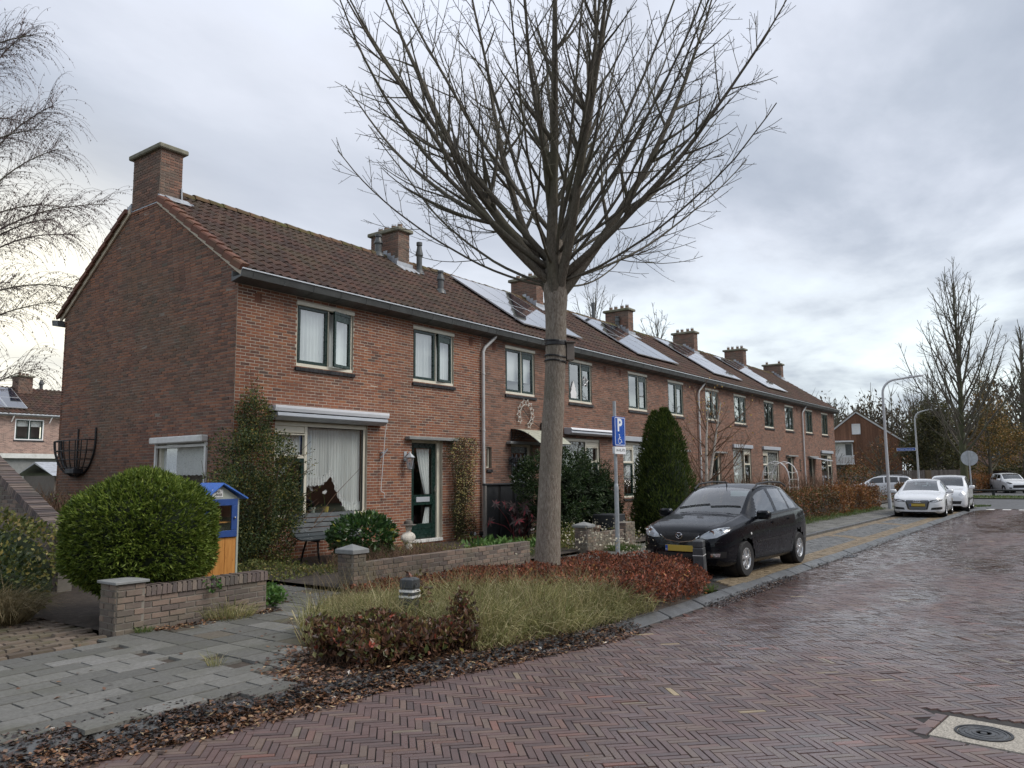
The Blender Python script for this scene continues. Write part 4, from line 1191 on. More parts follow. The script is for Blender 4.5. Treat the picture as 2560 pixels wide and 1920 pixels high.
HOUSES = [
    dict(label='red brick end house with big gable wall and house number 13', up=[(9.97, 11.49), (13.39, 14.86)], gw=(9.50, 11.94), mir=False, door=(13.44, 14.33), cur=('net', 'net', 'swag'), mat='brick_front', ajar=(R(14), R(7)), singles=(300, 300)),
    dict(label='brick house with curved canopy over its door behind the big tree', up=[(17.06, 18.48), (20.33, 21.73)], gw=(19.75, 22.17), mir=True, door=(17.38, 18.22), cur=('roller', 'none', 'none'), mat='brick_row', ajar=(0, 0), singles=(300, 300)),
    dict(label='brick house behind the two tall green conifers, slatted blind downstairs', up=[(24.24, 25.68), (27.47, 28.85)], gw=(23.75, 26.2), mir=False, door=(27.71, 28.6), cur=('none', 'none', 'blind'), mat='brick_row', ajar=(0, 0), singles=(300, 300)),
    dict(label='brick house behind the bare birch with yellow leaves', up=[(31.11, 32.54), (34.42, 35.93)], gw=(34.05, 36.38), mir=True, door=(31.65, 32.5), cur=('half', 'none', 'net'), mat='brick_row', ajar=(0, 0), singles=(0, 200)),
    dict(label='brick house behind the white metal rose arch', up=[(38.52, 39.95), (41.84, 43.26)], gw=(38.05, 40.5), mir=False, door=(41.96, 42.87), cur=('blind', 'net', 'blind'), mat='brick_row', ajar=(0, 0), singles=(0, 120)),
    dict(label='last brick house of the row at the far end with flat door canopy', up=[(45.55, 46.93), (48.87, 50.26)], gw=(48.4, 50.83), mir=True, door=(45.92, 46.8), cur=('net', 'net', 'none'), mat='brick_row', ajar=(0, 0), singles=(0, 80)),
]
ROOTS = []
for k, h in enumerate(HOUSES):
    x0, x1 = PX[k], PX[k + 1]
    root = thing('terraced_house', h['label'], 'house', ((x0 + x1) / 2, D, 0.0), 0, 'houses of the brick terrace')
    ROOTS.append(root)
    holes = [(a, b, 4.0, 5.345) for a, b in h['up']] + [(h['gw'][0], h['gw'][1], .93, 2.87), (h['door'][0] - .09, h['door'][1] + .11, .19, 2.64)]
    if k in (1, 4):
        sx = 16.19 if k == 1 else 44.0
        holes.append((sx, sx + .22, 1.93, 2.5))
    V, F = holed_sheet(x0, x1, -.05, ZE, holes, lambda a, b: (a, D, b))
    for a, b, c, d in holes:      # reveals
        n = len(V)
        V += [(a, D, c), (b, D, c), (b, D, d), (a, D, d), (a, D + .16, c), (b, D + .16, c), (b, D + .16, d), (a, D + .16, d)]
        F += [(n, n + 1, n + 5, n + 4), (n + 1, n + 2, n + 6, n + 5), (n + 2, n + 3, n + 7, n + 6), (n + 3, n, n + 4, n + 7)]
    wall = obj_np('wall', V, F, M['mortar'] if k == 0 else M['mortar_dark'], root)
    lim = (x0, x1)
    rs = courses(0.02, ZE, lambda z: lim, holes, seed=k)
    pieces_on(root, 'brick', 'brick_wall', rs, -.002, .0045, .002, (0, D, 0), (1, 0, 0), (0, 0, 1), (0, -1, 0), M[h['mat']], h['singles'][0] if k else 170, jit=.0013, tilt=.0005)
    mb = MB()
    mb.box(x0 + .1, x1 - .1, D + .17, YB - .3, .2, .22); mb.box(x0 + .1, x1 - .1, D + .17, YB - .3, 2.92, 3.0); mb.box(x0 + .1, x1 - .1, D + .17, YB - .3, 5.5, 5.55)
    mb.box(x0 + (.6 if k == 0 else .05), x0 + (.65 if k == 0 else .1), D + .17, YB - .3, .2, 5.5); mb.box(x1 - .1, x1 - .05, D + .17, YB - .3, .2, 5.5)
    mb.box(x0 + .1, x1 - .1, D + 3.8, D + 3.9, .2, 5.5)
    mb.build('inner_walls', M['room'], root)
    mb = MB(); mb.box(x0, x1, YB - .1, YB, -.05, ZE)
    if k == 5: mb.prism([(D, -.05), (YB, -.05), (YB, ZE), (RY, RZ - .12), (D, ZE)], lambda a, b, d: (d, a, b), x1 - .02, x1)
    mb.build('back_wall', M['mortar_dark'], root)
    skip = [(x0 - .2, x0 + .55, (15.75 - EY) / math.cos(SL), 9)] if k else []
    if k == 5: skip.append((51.1, 51.8, (15.75 - EY) / math.cos(SL), 9))
    mb = MB(); b = x0 + (.03 if k == 0 else 0); e = x1 + (.08 if k == 5 else 0)
    mb.quad(rp(b, -.02, -.01), rp(e, -.02, -.01), rp(e, SLEN, -.01), rp(b, SLEN, -.01))
    mb.quad((b, 2 * RY - EY, EZ), (e, 2 * RY - EY, EZ), (e, RY, RZ), (b, RY, RZ))
    mb.build('roof', M['tile'], root)
    tile_roof(root, x0 + (.06 if k == 0 else 0), x1, skip, h['singles'][1])
    nr = 20
    for i in range(nr):
        a = x0 + (x1 - x0) * i / nr; c = x0 + (x1 - x0) * (i + 1) / nr
        if (k == 0 and a < 9.1) or (k and a < x0 + .45): continue
        mb = MB()
        jz = random.uniform(-.01, .012)
        vs = []
        for xx, rr in ((a + .004, .125), (c + .02, .108)):
            for q in range(7):
                an = PI * q / 6
                vs.append((xx, RY - rr * 1.25 * math.cos(an), RZ - .03 + jz + rr * 1.1 * math.sin(an)))
        mb.add(vs, [(q, q + 1, 8 + q, 7 + q) for q in range(6)] + [tuple(range(7))])
        mb.build('ridge_tile', M['tile_ridge'], root)
    g0, g1 = x0 - (.16 if k == 0 else 0), x1 + (.18 if k == 5 else 0)
    mb = MB()
    mb.prism([(D - .02, 5.44), (D - .33, 5.50), (D - .37, 5.64), (D - .35, 5.64), (D - .31, 5.53), (D - .05, 5.52), (D - .05, 5.64), (D - .02, 5.64)], lambda a, b, d: (d, a, b), g0, g1)
    gt = mb.build('gutter', M['gutter'], root)
    mb = MB(); mb.prism([(D - .385, 5.635), (D - .36, 5.635), (D - .36, 5.658), (D - .385, 5.658)], lambda a, b, d: (d, a, b), g0 - .002, g1 + .002)
    mb.build('gutter_rim', M['zinc'], gt)
    mb = MB()
    x = g0 + .25
    while x < g1:
        mb.prism([(D - .02, 5.432), (D - .333, 5.492), (D - .376, 5.635), (D - .366, 5.64), (D - .325, 5.505), (D - .02, 5.446)], lambda a, b, d: (d, a, b), x, x + .02); x += .72
    mb.build('gutter_bracket', M['gutter'], gt)
    mb = MB(); mb.box(x0, x1, D - .02, D + .1, ZE - .1, ZE + .12); mb.build('eaves_board', M['gutter'], root)
    for q, (a, b) in enumerate(h['up']):
        wdw = upper_window(root, a, b, 4.0, 5.345, h['cur'][q], h['ajar'][q])
        h.setdefault('w', []).append(wdw)
    h['gwo'] = ground_window(root, *h['gw'], h['mir'], h['cur'][2])
    h['doo'] = front_door(root, *h['door'], ['glazed', 'grille', 'plain', 'plain', 'plain', 'plain'][k])
    dl, dr = h['door']
    mb = MB(); mb.bbox(dl - .32, dr + .55 if k == 0 else dr + .5, D - .16, D - .006, 2.60, 2.675, .01)
    mb.build('lintel_slab', M['grey_conc'], root)
    if k >= 2:
        mb = MB(); mb.bbox(h['gw'][0] - .06, h['gw'][1] + .06, D - .1, D - .009, 2.885, 3.05, .01); mb.build('screen_box', M['grey_metal'], root)
        mb = MB(); mb.box(h['gw'][0] - .06, h['gw'][1] + .06, D - .1, D - .012, 2.87, 2.884); mb.build('screen_gap', M['black_metal'], root)
    if k in (0, 2, 4): downpipe(root, x1 + .01 if k == 0 else (30.22 if k == 2 else 44.75))
    for ax in ((x0 + .38, x1 - .5) if k == 0 else (x0 + .5, x1 - .55)):
        mb = MB()
        for q in range(3): mb.box(ax + q * .055, ax + q * .055 + .045, D - .009, D - .001, 5.13, 5.33)
        mb.build('air_brick', M['tile_verge'], root)
    if k in (1, 4):
        mb = MB(); ring(mb, sx + .02, sx + .2, 1.95, 2.48, .03, D + .08, D + .12); sw_ = mb.build('window', M['cream'], root)
        pane('pane', sx + .05, sx + .17, 1.98, 2.45, D + .1, sw_); sill_tiles(sx + .03, sx + .19, 1.93, sw_)
    if k == 0: chimney(root, 8.57, 9.08, pots=2, first=True)
    else: chimney(root, x0 - .1, x0 + .36)
    if k == 5: chimney(root, 51.25, 51.75, pots=2, zt=8.8)
H1, H2 = ROOTS[0], ROOTS[1]
solar(ROOTS[1], 18.45, 21.75, .72, 4.22)
solar(ROOTS[2], 25.62, 29.15, .64, 4.08)
solar(ROOTS[3], 32.97, 36.45, .66, 4.20)
solar(ROOTS[4], 40.25, 43.55, .68, 4.18)
roof_vent(H2, 16.12, 2.14, .62, .085)
roof_vent(H2, 16.62, 3.7, .95, .085)
roof_vent(H1, 15.55, 4.46, .62, .1)
roof_vent(ROOTS[3], 30.0, 4.46, .5, .09)
mb = MB(); mb.tube([(28.1, 16.4, 8.3), (28.1, 16.4, 9.0)], .07, 8); mb.build('flue_pipe', M['gutter'], ROOTS[2])
GX = PX[0]
ghole = [(-15.42, -13.66, 1.2, 2.53)]
def glim(z):
    if z < 5.5: return (-YB, -D)
    y = max(D, EY + (z + .14 - EZ) / math.tan(SL))
    y2 = 2 * RY - y
    if z < 7.72: return (-max(y2, 16.95), -min(y, 15.8))
    return (-16.95, -15.8) if z < 7.75 else None
V, F = holed_sheet(-YB, -D, -.05, 5.5, ghole, lambda a, b: (GX, -a, b))
n = len(V)
V += [(GX, D, 5.5), (GX, YB, 5.5), (GX, YB, 5.68), (GX, 16.95, 7.75), (GX, 15.8, 7.75), (GX, D, 5.68)]
F.extend([(n, n + 5, n + 2, n + 1), (n + 5, n + 4, n + 3, n + 2)])
for a, b, c, d in ghole:
    n = len(V)
    V += [(GX, -a, c), (GX, -b, c), (GX, -b, d), (GX, -a, d), (GX + .14, -a, c), (GX + .14, -b, c), (GX + .14, -b, d), (GX + .14, -a, d)]
    F += [(n, n + 4, n + 5, n + 1), (n + 1, n + 5, n + 6, n + 2), (n + 2, n + 6, n + 7, n + 3), (n + 3, n + 7, n + 4, n)]
gw_ = obj_np('gable_wall', V, F, M['mortar_dark'], H1)
gr = courses(.02, 7.72, glim, ghole, seed=40)
pieces_on(H1, 'brick', 'gable_bricks', gr, -.002, .007, .0025, (GX, 0, 0), (0, -1, 0), (0, 0, 1), (-1, 0, 0), M['brick_gable'], 130, jit=.0022, tilt=.0008)
mb = MB(); mb.box(GX - .012, GX - .001, 15.78, 16.97, 7.715, 7.735); mb.build('lead_strip', M['lead'], gw_)
for side in (0, 1):
    Y = (lambda y: y) if side == 0 else (lambda y: 2 * RY - y)
    mb = MB()
    ya, yb_ = 12.64, 15.8
    tz = lambda y: roof_z(y) - .145
    mb.prism([(Y(ya), tz(ya) - .02), (Y(yb_), tz(yb_) - .02), (Y(yb_), tz(yb_) + .125), (Y(ya), tz(ya) + .125)], lambda a, b, d: (d, a, b), GX - .05, GX - .012)
    mb.build('verge_board', M['cream_verge'], H1, bev=.004)
    for q in range(13):
        s0, s1 = q * .338 - .02, q * .338 + .33
        if EY + s1 * math.cos(SL) > 15.85: continue
        mb = MB()
        vs = []
        for s, up in ((s0, .05), (s1, .015)):
            for xx, dn in ((GX - .125, -.115), (GX - .115, .0), (GX - .09, .03), (GX + .06, .03), (GX + .06, -.0), (GX - .09, -.115)):
                p = rp(xx, s, dn + up + .02)
                vs.append((p[0], Y(p[1]), p[2]))
        fs = [(i, (i + 1) % 6, 6 + (i + 1) % 6, 6 + i) for i in range(6)] + [(0, 1, 2, 3, 4, 5), (11, 10, 9, 8, 7, 6)]
        mb.add(vs, fs); mb.build('verge_tile', M['tile_verge'], H1)
mb = MB(); mb.prism([(YB + .02, 5.44), (YB + .33, 5.50), (YB + .37, 5.64), (YB + .05, 5.6)], lambda a, b, d: (d, a, b), GX - .16, GX + 3); mb.build('gutter', M['gutter'], H1)
mb = MB()
ring(mb, 13.66, 15.42, 1.2, 2.53, .09, 0, .08)
V_ = [(GX + .03 + y, x, z) for x, y, z in mb.v]
mb.v = V_
gwn = mb.build('window', M['cream'], H1, bev=.004)
mb = MB(); mb.add([(GX + .07, 15.33, 1.29), (GX + .07, 13.75, 1.29), (GX + .07, 13.75, 2.44), (GX + .07, 15.33, 2.44)], [(0, 1, 2, 3)]); mb.build('pane', M['glass'], gwn)
n = 80; V, F = [], []
for i in range(n + 1):
    y = 13.75 + 1.58 * i / n
    for k_ in range(2): V.append((GX + .115 + .012 * math.sin(y * 70), y, 2.42 - k_ * (.60 + .02 * abs(math.sin(y * 22)))))
F = [(2 * i, 2 * i + 1, 2 * i + 3, 2 * i + 2) for i in range(n)]
obj_np('lace_curtain', V, F, M['lace'], gwn, smooth=True)
mb = MB(); mb.box(GX + .35, GX + .36, 13.3, 15.9, .9, 2.6); mb.build('dark_room', M['room'], gwn)
mb = MB(); mb.bbox(GX - .17, GX - .009, 13.58, 15.47, 2.44, 2.575, .02); sb_ = mb.build('shutter_box', M['sill_white'], H1)
mb = MB(); mb.box(GX - .05, GX - .009, 13.6, 13.66, 1.2, 2.44); mb.box(GX - .05, GX - .009, 15.39, 15.45, 1.2, 2.44); mb.box(GX - .05, GX - .02, 13.66, 15.39, 2.36, 2.41); mb.build('shutter_rail', M['sill_white'], sb_)
mb = MB(); mb.prism([(D - .23, 3.035), (D - .008, 3.035), (D - .008, 3.15), (D - .25, 3.15), (D - .25, 3.10)], lambda a, b, d: (d, a, b), 9.32, 12.38)
aw = mb.build('awning', M['awning_white'], H1, bev=.006)
mb = MB(); mb.prism([(D - .21, 3.012), (D - .19, 3.034), (D - .02, 3.034), (D - .02, 3.012)], lambda a, b, d: (d, a, b), 9.36, 12.35); mb.build('awning_slit', M['black_metal'], aw)
mb = MB(); mb.prism([(D - .25, 2.945), (D - .24, 3.012), (D - .02, 3.012), (D - .02, 2.875), (D - .12, 2.87)], lambda a, b, d: (d, a, b), 9.38, 12.34); mb.build('awning_roll', M['grey_metal'], aw, bev=.006)
mb = MB(); mb.tube([(12.36, D - .17, 3.0), (12.38, D - .15, 2.9), (12.36, D - .13, 2.7), (12.31, D - .07, 1.52), (12.31, D - .07, 1.42), (12.42, D - .07, 1.37), (12.42, D - .07, 1.27)], .009, 6); mb.build('awning_crank', M['white'], aw)
mb = MB(); mb.bbox(12.33, 12.37, D - .08, D - .008, 2.26, 2.3, .01); mb.bar((12.34, D - .02, 2.16), (12.44, D - .13, 2.36), .03, .03); mb.build('hook', M['grey_metal'], H1)
def lantern(root, x, z, y, mat, s=1.0):
    L = MB()
    L.bbox(x - .05 * s, x + .05 * s, y - .02, y - .008, z - .12 * s, z + .1 * s, .008)
    L.tube([(x, y - .02, z - .02), (x, y - .07, z + .03 * s), (x, y - .13, z + .06 * s), (x, y - .16, z + .02)], .016 * s, 8)
    cy = y - .16
    L.lathe([(.0, z + .10 * s), (.018, z + .07 * s), (.03 * s, z + .05 * s), (.115 * s, z - .03 * s), (.115 * s, z - .045 * s), (.09 * s, z - .05 * s)], 6, (x, cy, 0))
    for q in range(6):
        a = q * PI / 3
        L.bar((x + .09 * s * math.cos(a), cy + .09 * s * math.sin(a), z - .05 * s), (x + .05 * s * math.cos(a), cy + .05 * s * math.sin(a), z - .28 * s), .012, .012)
    L.lathe([(.055 * s, z - .28 * s), (.055 * s, z - .3 * s), (.02 * s, z - .32 * s), (0, z - .35 * s)], 6, (x, cy, 0))
    l = L.build('wall_lantern', mat, root)
    g = MB(); g.lathe([(.086 * s, z - .052 * s), (.048 * s, z - .278 * s)], 6, (x, cy, 0)); g.build('lantern_glass', M['lens'], l)
lantern(H1, 13.13, 2.22, D, M['galv'], 1.0)
lantern(H2, 17.22, 2.15, D, M['black_metal'], .95)
vs, fs = text_mesh('13', .21, lambda a, b: (13.335 + a, D - .012, 1.98 + b), bold=.004)
mb = MB(); mb.add(vs, fs); vs2 = [(x, D - .02, z) for x, y, z in vs]; mb.add(vs2, fs); mb.build('house_number', M['sign_black'], H1)
for x, z, col, r in ((10.62, 1.52, 'orchid', .07), (10.98, 1.42, 'orchid', .05), (11.52, 1.2, 'purple', .08)):
    pl = MB()
    pl.tube([(x + .1, D + .33, 1.0), (x + .06, D + .33, 1.3), (x, D + .3, z)], .006, 5, 1)
    for q in range(7):
        cx_, cz_ = x + random.uniform(-r, r), z + random.uniform(-r * .7, r * .7)
        for e in range(5):
            a = e * 2 * PI / 5
            pl.add([(cx_, D + .27, cz_), (cx_ + .02 * math.cos(a - .5), D + .265, cz_ + .02 * math.sin(a - .5)), (cx_ + .038 * math.cos(a), D + .262, cz_ + .038 * math.sin(a)), (cx_ + .02 * math.cos(a + .5), D + .265, cz_ + .02 * math.sin(a + .5))], [(0, 1, 2, 3)])
    pl.lathe([(.05, .98), (.075, 1.12), (.07, 1.12)], 10, (x + .1, D + .33, 0), m=2)
    o = pl.build('potted_orchid', [M[col], M['bright_green'], M['plate_yellow'] if x < 11.2 and x > 10.9 else M['pale_green']])
    tag(o, {10.62: 'white orchid cluster in a pot on the windowsill beside the mullion', 10.98: 'small white orchid in a yellow pot on the windowsill', 11.52: 'purple orchid in a pot on the windowsill under the curtain point'}[x], 'potted plant', 'orchids on the windowsill')
mb = MB()
n = 9
vs = []
for i in range(n + 1):
    a = i / n
    yy = D - .02 - .95 * a
    zz = 3.03 - .42 * a ** 1.9
    vs += [(17.28, yy, zz), (18.9, yy, zz), (17.28, yy, zz - .012), (18.9, yy, zz - .012)]
fs = []
for i in range(n):
    b = i * 4
    fs += [(b, b + 1, b + 5, b + 4), (b + 2, b + 6, b + 7, b + 3), (b, b + 4, b + 6, b + 2), (b + 1, b + 3, b + 7, b + 5)]
fs += [(0, 2, 3, 1), (n * 4, n * 4 + 1, n * 4 + 3, n * 4 + 2)]
mb.add(vs, fs)
cn = mb.build('door_canopy', M['canopy'], H2)
mb = MB()
for x in (17.29, 18.88):
    mb.tube([(x, D - .02 - .95 * i / 9, 3.015 - .42 * (i / 9) ** 1.9) for i in range(10)], .016, 6)
    mb.tube([(x, D - .02, 3.03), (x, D - .02, 2.68)], .016, 6)
    mb.tube([(x, D - .02, 2.70), (x, D - .3, 2.82), (x, D - .75, 2.74)], .010, 5)
    for i in range(4): mb.tube([(x, D - .1 - .14 * i, 2.72 + .03 * i), (x, D - .2 - .14 * i, 2.99 - .03 * i)], .007, 5)
mb.tube([(17.29, D - .96, 2.6), (18.88, D - .96, 2.6)], .014, 6)
mb.build('canopy_bracket', M['black_metal'], cn)
mb = MB(); mb.prism([(D - .3, 3.02), (D - .25, 3.16), (D - .008, 3.18), (D - .008, 2.98), (D - .2, 2.96)], lambda a, b, d: (d, a, b), 20.0, 23.05); aw2 = mb.build('awning', M['grey_metal'], H2, bev=.01)
mb = MB(); mb.prism([(D - .31, 3.10), (D - .26, 3.165), (D - .26, 3.175), (D - .32, 3.11)], lambda a, b, d: (d, a, b), 19.99, 23.06); mb.build('awning_trim', M['awning_white'], aw2)
mb = MB(); mb.bbox(18.50, 18.64, D - .02, D - .008, 1.88, 2.06, .003); n15 = mb.build('house_number_plate', M['white'], H2)
vs, fs = text_mesh('15', .12, lambda a, b: (18.57 + a, D - .0215, 1.97 + b)); mb = MB(); mb.add(vs, fs); mb.build('number', M['sign_black'], n15)
mb = MB(); mb.bbox(17.42, 17.62, D + .09, D + .1, 1.56, 1.76, .002); mb.build('white_note', M['paper'], H2)
mb = MB(); mb.bbox(18.72, 18.9, D - .12, D - .008, 3.0, 3.26, .01); mb.build('junction_box', M['black_metal'], H2)
mb = MB(); mb.prism([(D - .01, 2.62), (D - .95, 2.42), (D - .95, 2.39), (D - .01, 2.58)], lambda a, b, d: (d, a, b), 45.9, 47.3); mb.build('door_canopy', M['grey_metal'], ROOTS[5])
def wall_thing(name, label, loc):
    return thing(name, label, 'garden wall', loc)
def pyramid_cap(mb, x0, x1, y0, y1, z, h, hh):
    cx, cy = (x0 + x1) / 2, (y0 + y1) / 2
    vs = [(x0, y0, z), (x1, y0, z), (x1, y1, z), (x0, y1, z), (x0, y0, z + h), (x1, y0, z + h), (x1, y1, z + h), (x0, y1, z + h), (cx, cy, z + hh)]
    mb.add(vs, [(0, 3, 2, 1), (0, 1, 5, 4), (1, 2, 6, 5), (2, 3, 7, 6), (3, 0, 4, 7), (4, 5, 8), (5, 6, 8), (6, 7, 8), (7, 4, 8)])
def pier(root, x0, x1, y0, y1, z0, z1, cap, seed, capmat='cap', singles=40):
    mb = MB(); mb.box(x0, x1, y0, y1, z0 - .1, z1)
    p = mb.build('pier', M['mortar_garden'], root)
    for lim, O, U, N in (((x0, x1), (0, y0, 0), (1, 0, 0), (0, -1, 0)), ((-y1, -y0), (x0, 0, 0), (0, -1, 0), (-1, 0, 0)), ((y0, y1), (x1, 0, 0), (0, 1, 0), (1, 0, 0))):
        r = courses(z0, z1, lambda z, q=lim: q, [], .19, .066, .009, seed)
        pieces_on(root, 'brick', 'brick_rest', r, -.003, .010, .004, O, U, (0, 0, 1), N, M['brick_garden'], singles, jit=.003, tilt=.0015)
    if cap:
        mb = MB(); pyramid_cap(mb, x0 - .035, x1 + .035, y0 - .035, y1 + .035, z1 - .002, cap[0], cap[1]); mb.build('pier_cap', M[capmat], root, bev=.005)
def low_wall(root, x0, x1, y0, y1, z0, z1, seed, singles=120, mat='brick_garden', lintel=True):
    mb = MB(); mb.box(x0, x1, y0, y1, z0 - .1, z1 - .001)
    mb.build('core', M['mortar_garden'], root)
    r = courses(z0, z1, lambda z: (x0, x1), [], .21, .066, .01, seed)
    pieces_on(root, 'brick', 'brick_rest', r, -.003, .009, .004, (0, y0, 0), (1, 0, 0), (0, 0, 1), (0, -1, 0), M[mat], singles, jit=.003, tilt=.0012)
    if lintel:
        t = [(x0 + .21 * i + .004, min(x0 + .21 * (i + 1), x1) - .004, y0 - .006, y1 + .006) for i in range(int((x1 - x0) / .21) + 1) if x0 + .21 * i < x1 - .03]
        pieces_on(root, 'brick', 'brick_rest', t, -.002, .010, .004, (0, 0, z1 - .002), (1, 0, 0), (0, 1, 0), (0, 0, 1), M[mat], 40, jit=.002, tilt=.001)
w1 = wall_thing('garden_wall', 'low grey brick wall with soldier course coping under the round green bush', (5.3, 8.56, .09))
pier(w1, 4.32, 4.63, 8.46, 8.80, .07, .62, (.03, .05), 3, 'grey_conc', 60)
low_wall(w1, 4.63, 6.24, 8.50, 8.68, .07, .46, 5, 120, lintel=False)
cr = []
x = 4.655
while x < 6.22:
    cr.append((x, x + .052, 8.472, 8.708)); x += .0615
pieces_on(w1, 'coping_brick', 'coping_rest', cr, .0, .105, .005, (0, 0, .462), (1, 0, 0), (0, 1, 0), (0, 0, 1), M['brick_coping'], 40, jit=.003, tilt=.0015)
mb = MB(); mb.box(4.65, 6.22, 8.485, 8.695, .455, .545); mb.build('coping_mortar', M['mortar_dark'], w1)
w2 = wall_thing('garden_wall', 'long low weathered brick wall with pointed pier cap beside the tree', (9.5, 8.75, .1))
pier(w2, 7.85, 8.10, 8.68, 9.0, .06, .63, (.062, .135), 9, 'grey_conc', 60)
low_wall(w2, 8.10, 12.4, 8.75, 8.87, .06, .48, 11, 200)
w3 = wall_thing('garden_wall', 'short low brick wall with pier behind the parking sign pole', (15.3, 8.6, .1))
pier(w3, 14.2, 14.46, 8.55, 8.86, .06, .64, (.05, .12), 15, 'grey_conc', 40)
low_wall(w3, 14.46, 15.9, 8.6, 8.72, .06, .50, 17, 90)
pier(w3, 15.9, 16.35, 8.56, 8.84, .06, .655, None, 19, singles=30)
w4 = wall_thing('garden_wall', 'sloping brick wall with soldier coping rising left beside the round bush', (5.5, 14.5, .1))
sw0, sw1 = 12.3, 20.0
sz = lambda y: 1.03 + (min(y, 17.5) - 12.8) * .405
mb = MB()
mb.prism([(sw0, -.05), (sw1, -.05), (sw1, sz(sw1)), (17.5, sz(17.5)), (sw0, sz(sw0))], lambda a, b, d: (d, a, b), 5.40, 5.60)
mb.build('core', M['mortar_garden'], w4)
r = courses(.05, 3.0, lambda z: (-20.0, -max(sw0, 12.8 + (z + .04 - 1.03) / .405)) if z < sz(17.5) - .03 else None, [], .21, .066, .010, 23)
pieces_on(w4, 'brick', 'brick_rest', r, -.003, .009, .004, (5.40, 0, 0), (0, -1, 0), (0, 0, 1), (-1, 0, 0), M['brick_garden'], 120, jit=.002, tilt=.001)
th = math.atan(.405)
sU, sV, sN = np.array([1., 0, 0]), np.array([0, math.cos(th), math.sin(th)]), np.array([0, -math.sin(th), math.cos(th)])
cr = [(-.155, .155, q * .063, q * .063 + .054) for q in range(92)]
pieces_on(w4, 'coping_brick', 'coping_rest', cr, -.002, .115, .006, (5.50, sw0, sz(sw0)), sU, sV, sN, M['brick_coping'], 60, jit=.004, tilt=.001)
lib = thing('little_library', 'small book exchange cupboard with blue roof and blue glazed door behind the wall', 'book exchange', (5.9, 9.03, .1), R(-3))
Ml = Matrix.Translation((5.885, 9.03, 0)) @ Matrix.Rotation(R(-3), 4, 'Z')
def lq(p): return tuple(Ml @ Vector(p))
def lb(name, fn, mat, parent=lib, **k):
    mb = MB(); fn(mb); mb.v = [lq(p) for p in mb.v]; return mb.build(name, mat, parent, **k)
def planks(mb): pass
hw = .235
for q in range(3):
    a = -hw + .0 + q * (2 * hw / 3)
    lb('plank', lambda m, a=a: m.bbox(a + .001, a + 2 * hw / 3 - .001, -.02, .0, .12, .985, .004), M['orange_wood'])
lb('side_board', lambda m: (m.box(-hw - .02, -hw, -.025, .40, .1, 1.47), m.box(hw, hw + .03, -.025, .40, .1, 1.49)), M['pale_green'], bev=.003)
lb('back_board', lambda m: (m.box(-hw, hw, .36, .385, .1, 1.5), m.box(-hw, hw, .0, .36, .96, .985), m.box(-hw, hw, .0, .36, 1.455, 1.475)), M['orange_wood'])
lb('gable_board', lambda m: m.prism([(-hw, 1.46), (hw, 1.46), (hw, 1.50), (0, 1.655), (-hw, 1.50)], lambda a, b, d: (a, d, b), -.022, -.002), M['pale_green'])
dl = lb('door', lambda m: ring(m, -hw + .004, hw - .002, .99, 1.478, .085, -.045, -.024), M['blue_paint'], bev=.004)
lb('pane', lambda m: m.quad((-hw + .08, -.033, 1.07), (hw - .08, -.033, 1.07), (hw - .08, -.033, 1.40), (-hw + .08, -.033, 1.40)), M['glass'], dl)
lb('knob', lambda m: m.lathe([(0, -.068), (.012, -.066), (.016, -.056), (.008, -.046), (.008, -.044)], 8, (hw - .045, 0, 1.235), 'Y'), M['chrome'], dl)
lb('shelf', lambda m: m.box(-hw, hw, .02, .36, 1.17, 1.185), M['orange_wood'])
rf = lb('roof', lambda m: (m.prism([(-.30, 1.425), (0, 1.665), (0, 1.688), (-.315, 1.437)], lambda a, b, d: (a, d, b), -.09, .46), m.prism([(0, 1.665), (.345, 1.47), (.36, 1.485), (0, 1.688)], lambda a, b, d: (a, d, b), -.09, .46)), M['blue_roof'], bev=.003)
lab = lb('name_sign', lambda m: m.bbox(-.125, .025, -.030, -.0225, 1.50, 1.60, .002), M['paper'])
mb = MB()
for tx, ax, az in (('MINI-', -.06, 1.572), ('BIEB', -.03, 1.532)):
    vs, fs = text_mesh(tx, .045, lambda a, b: lq((ax + a, -.0318, az + b)), bold=.0008); mb.add(vs, fs)
mb.build('lettering', M['sign_black'], lab)
bx_ = -hw + .03
cols_ = [(.55, .54, .5), (.03, .03, .05), (.02, .04, .12), (.05, .02, .09), (.02, .02, .02), (.1, .1, .12), (.03, .05, .13), (.25, .06, .03), (.02, .03, .03)]
for k in range(9):
    mt = simple('book_%d' % k, cols_[k], .5)
    wd, hg = random.uniform(.018, .035), random.uniform(.16, .23)
    b = lb('book', lambda m: m.bbox(bx_, bx_ + wd, .10, .22, 1.187, 1.187 + hg, .003), mt, parent=None)
    tag(b, ['white paperback on the upper shelf of the book cupboard', 'thin black book beside the white paperback in the cupboard', 'navy blue book third on the upper cupboard shelf', 'dark purple book in the middle of the upper cupboard shelf', 'plain black book in the middle of the upper cupboard shelf', 'dark grey book right of the middle in the cupboard', 'blue book near the right end of the upper shelf', 'rust red book near the right end of the upper shelf', 'very dark book last on the upper cupboard shelf'][k], 'book', 'books on the upper shelf of the cupboard')
    bx_ += wd + .008
    if bx_ > hw - .06: break
for k in range(8):
    b = lb('book', lambda m: m.bbox(-hw + .05 + k * .044, -hw + .088 + k * .044, .06, .2, .987, 1.12 + .012 * math.sin(k * 3), .003), M['plastic'], parent=None)
    tag(b, 'dark book in the row on the lower shelf of the cupboard', 'book', 'dark books on the lower shelf of the cupboard')
bk = thing('wall_basket', 'black iron hay rack basket hung on the gable wall', 'wall basket', (8.5, 18.8, 2.0))
mb = MB()
GXo = GX - .02
yc, hw_, zt, zb = 18.85, .84, 2.63, 1.80
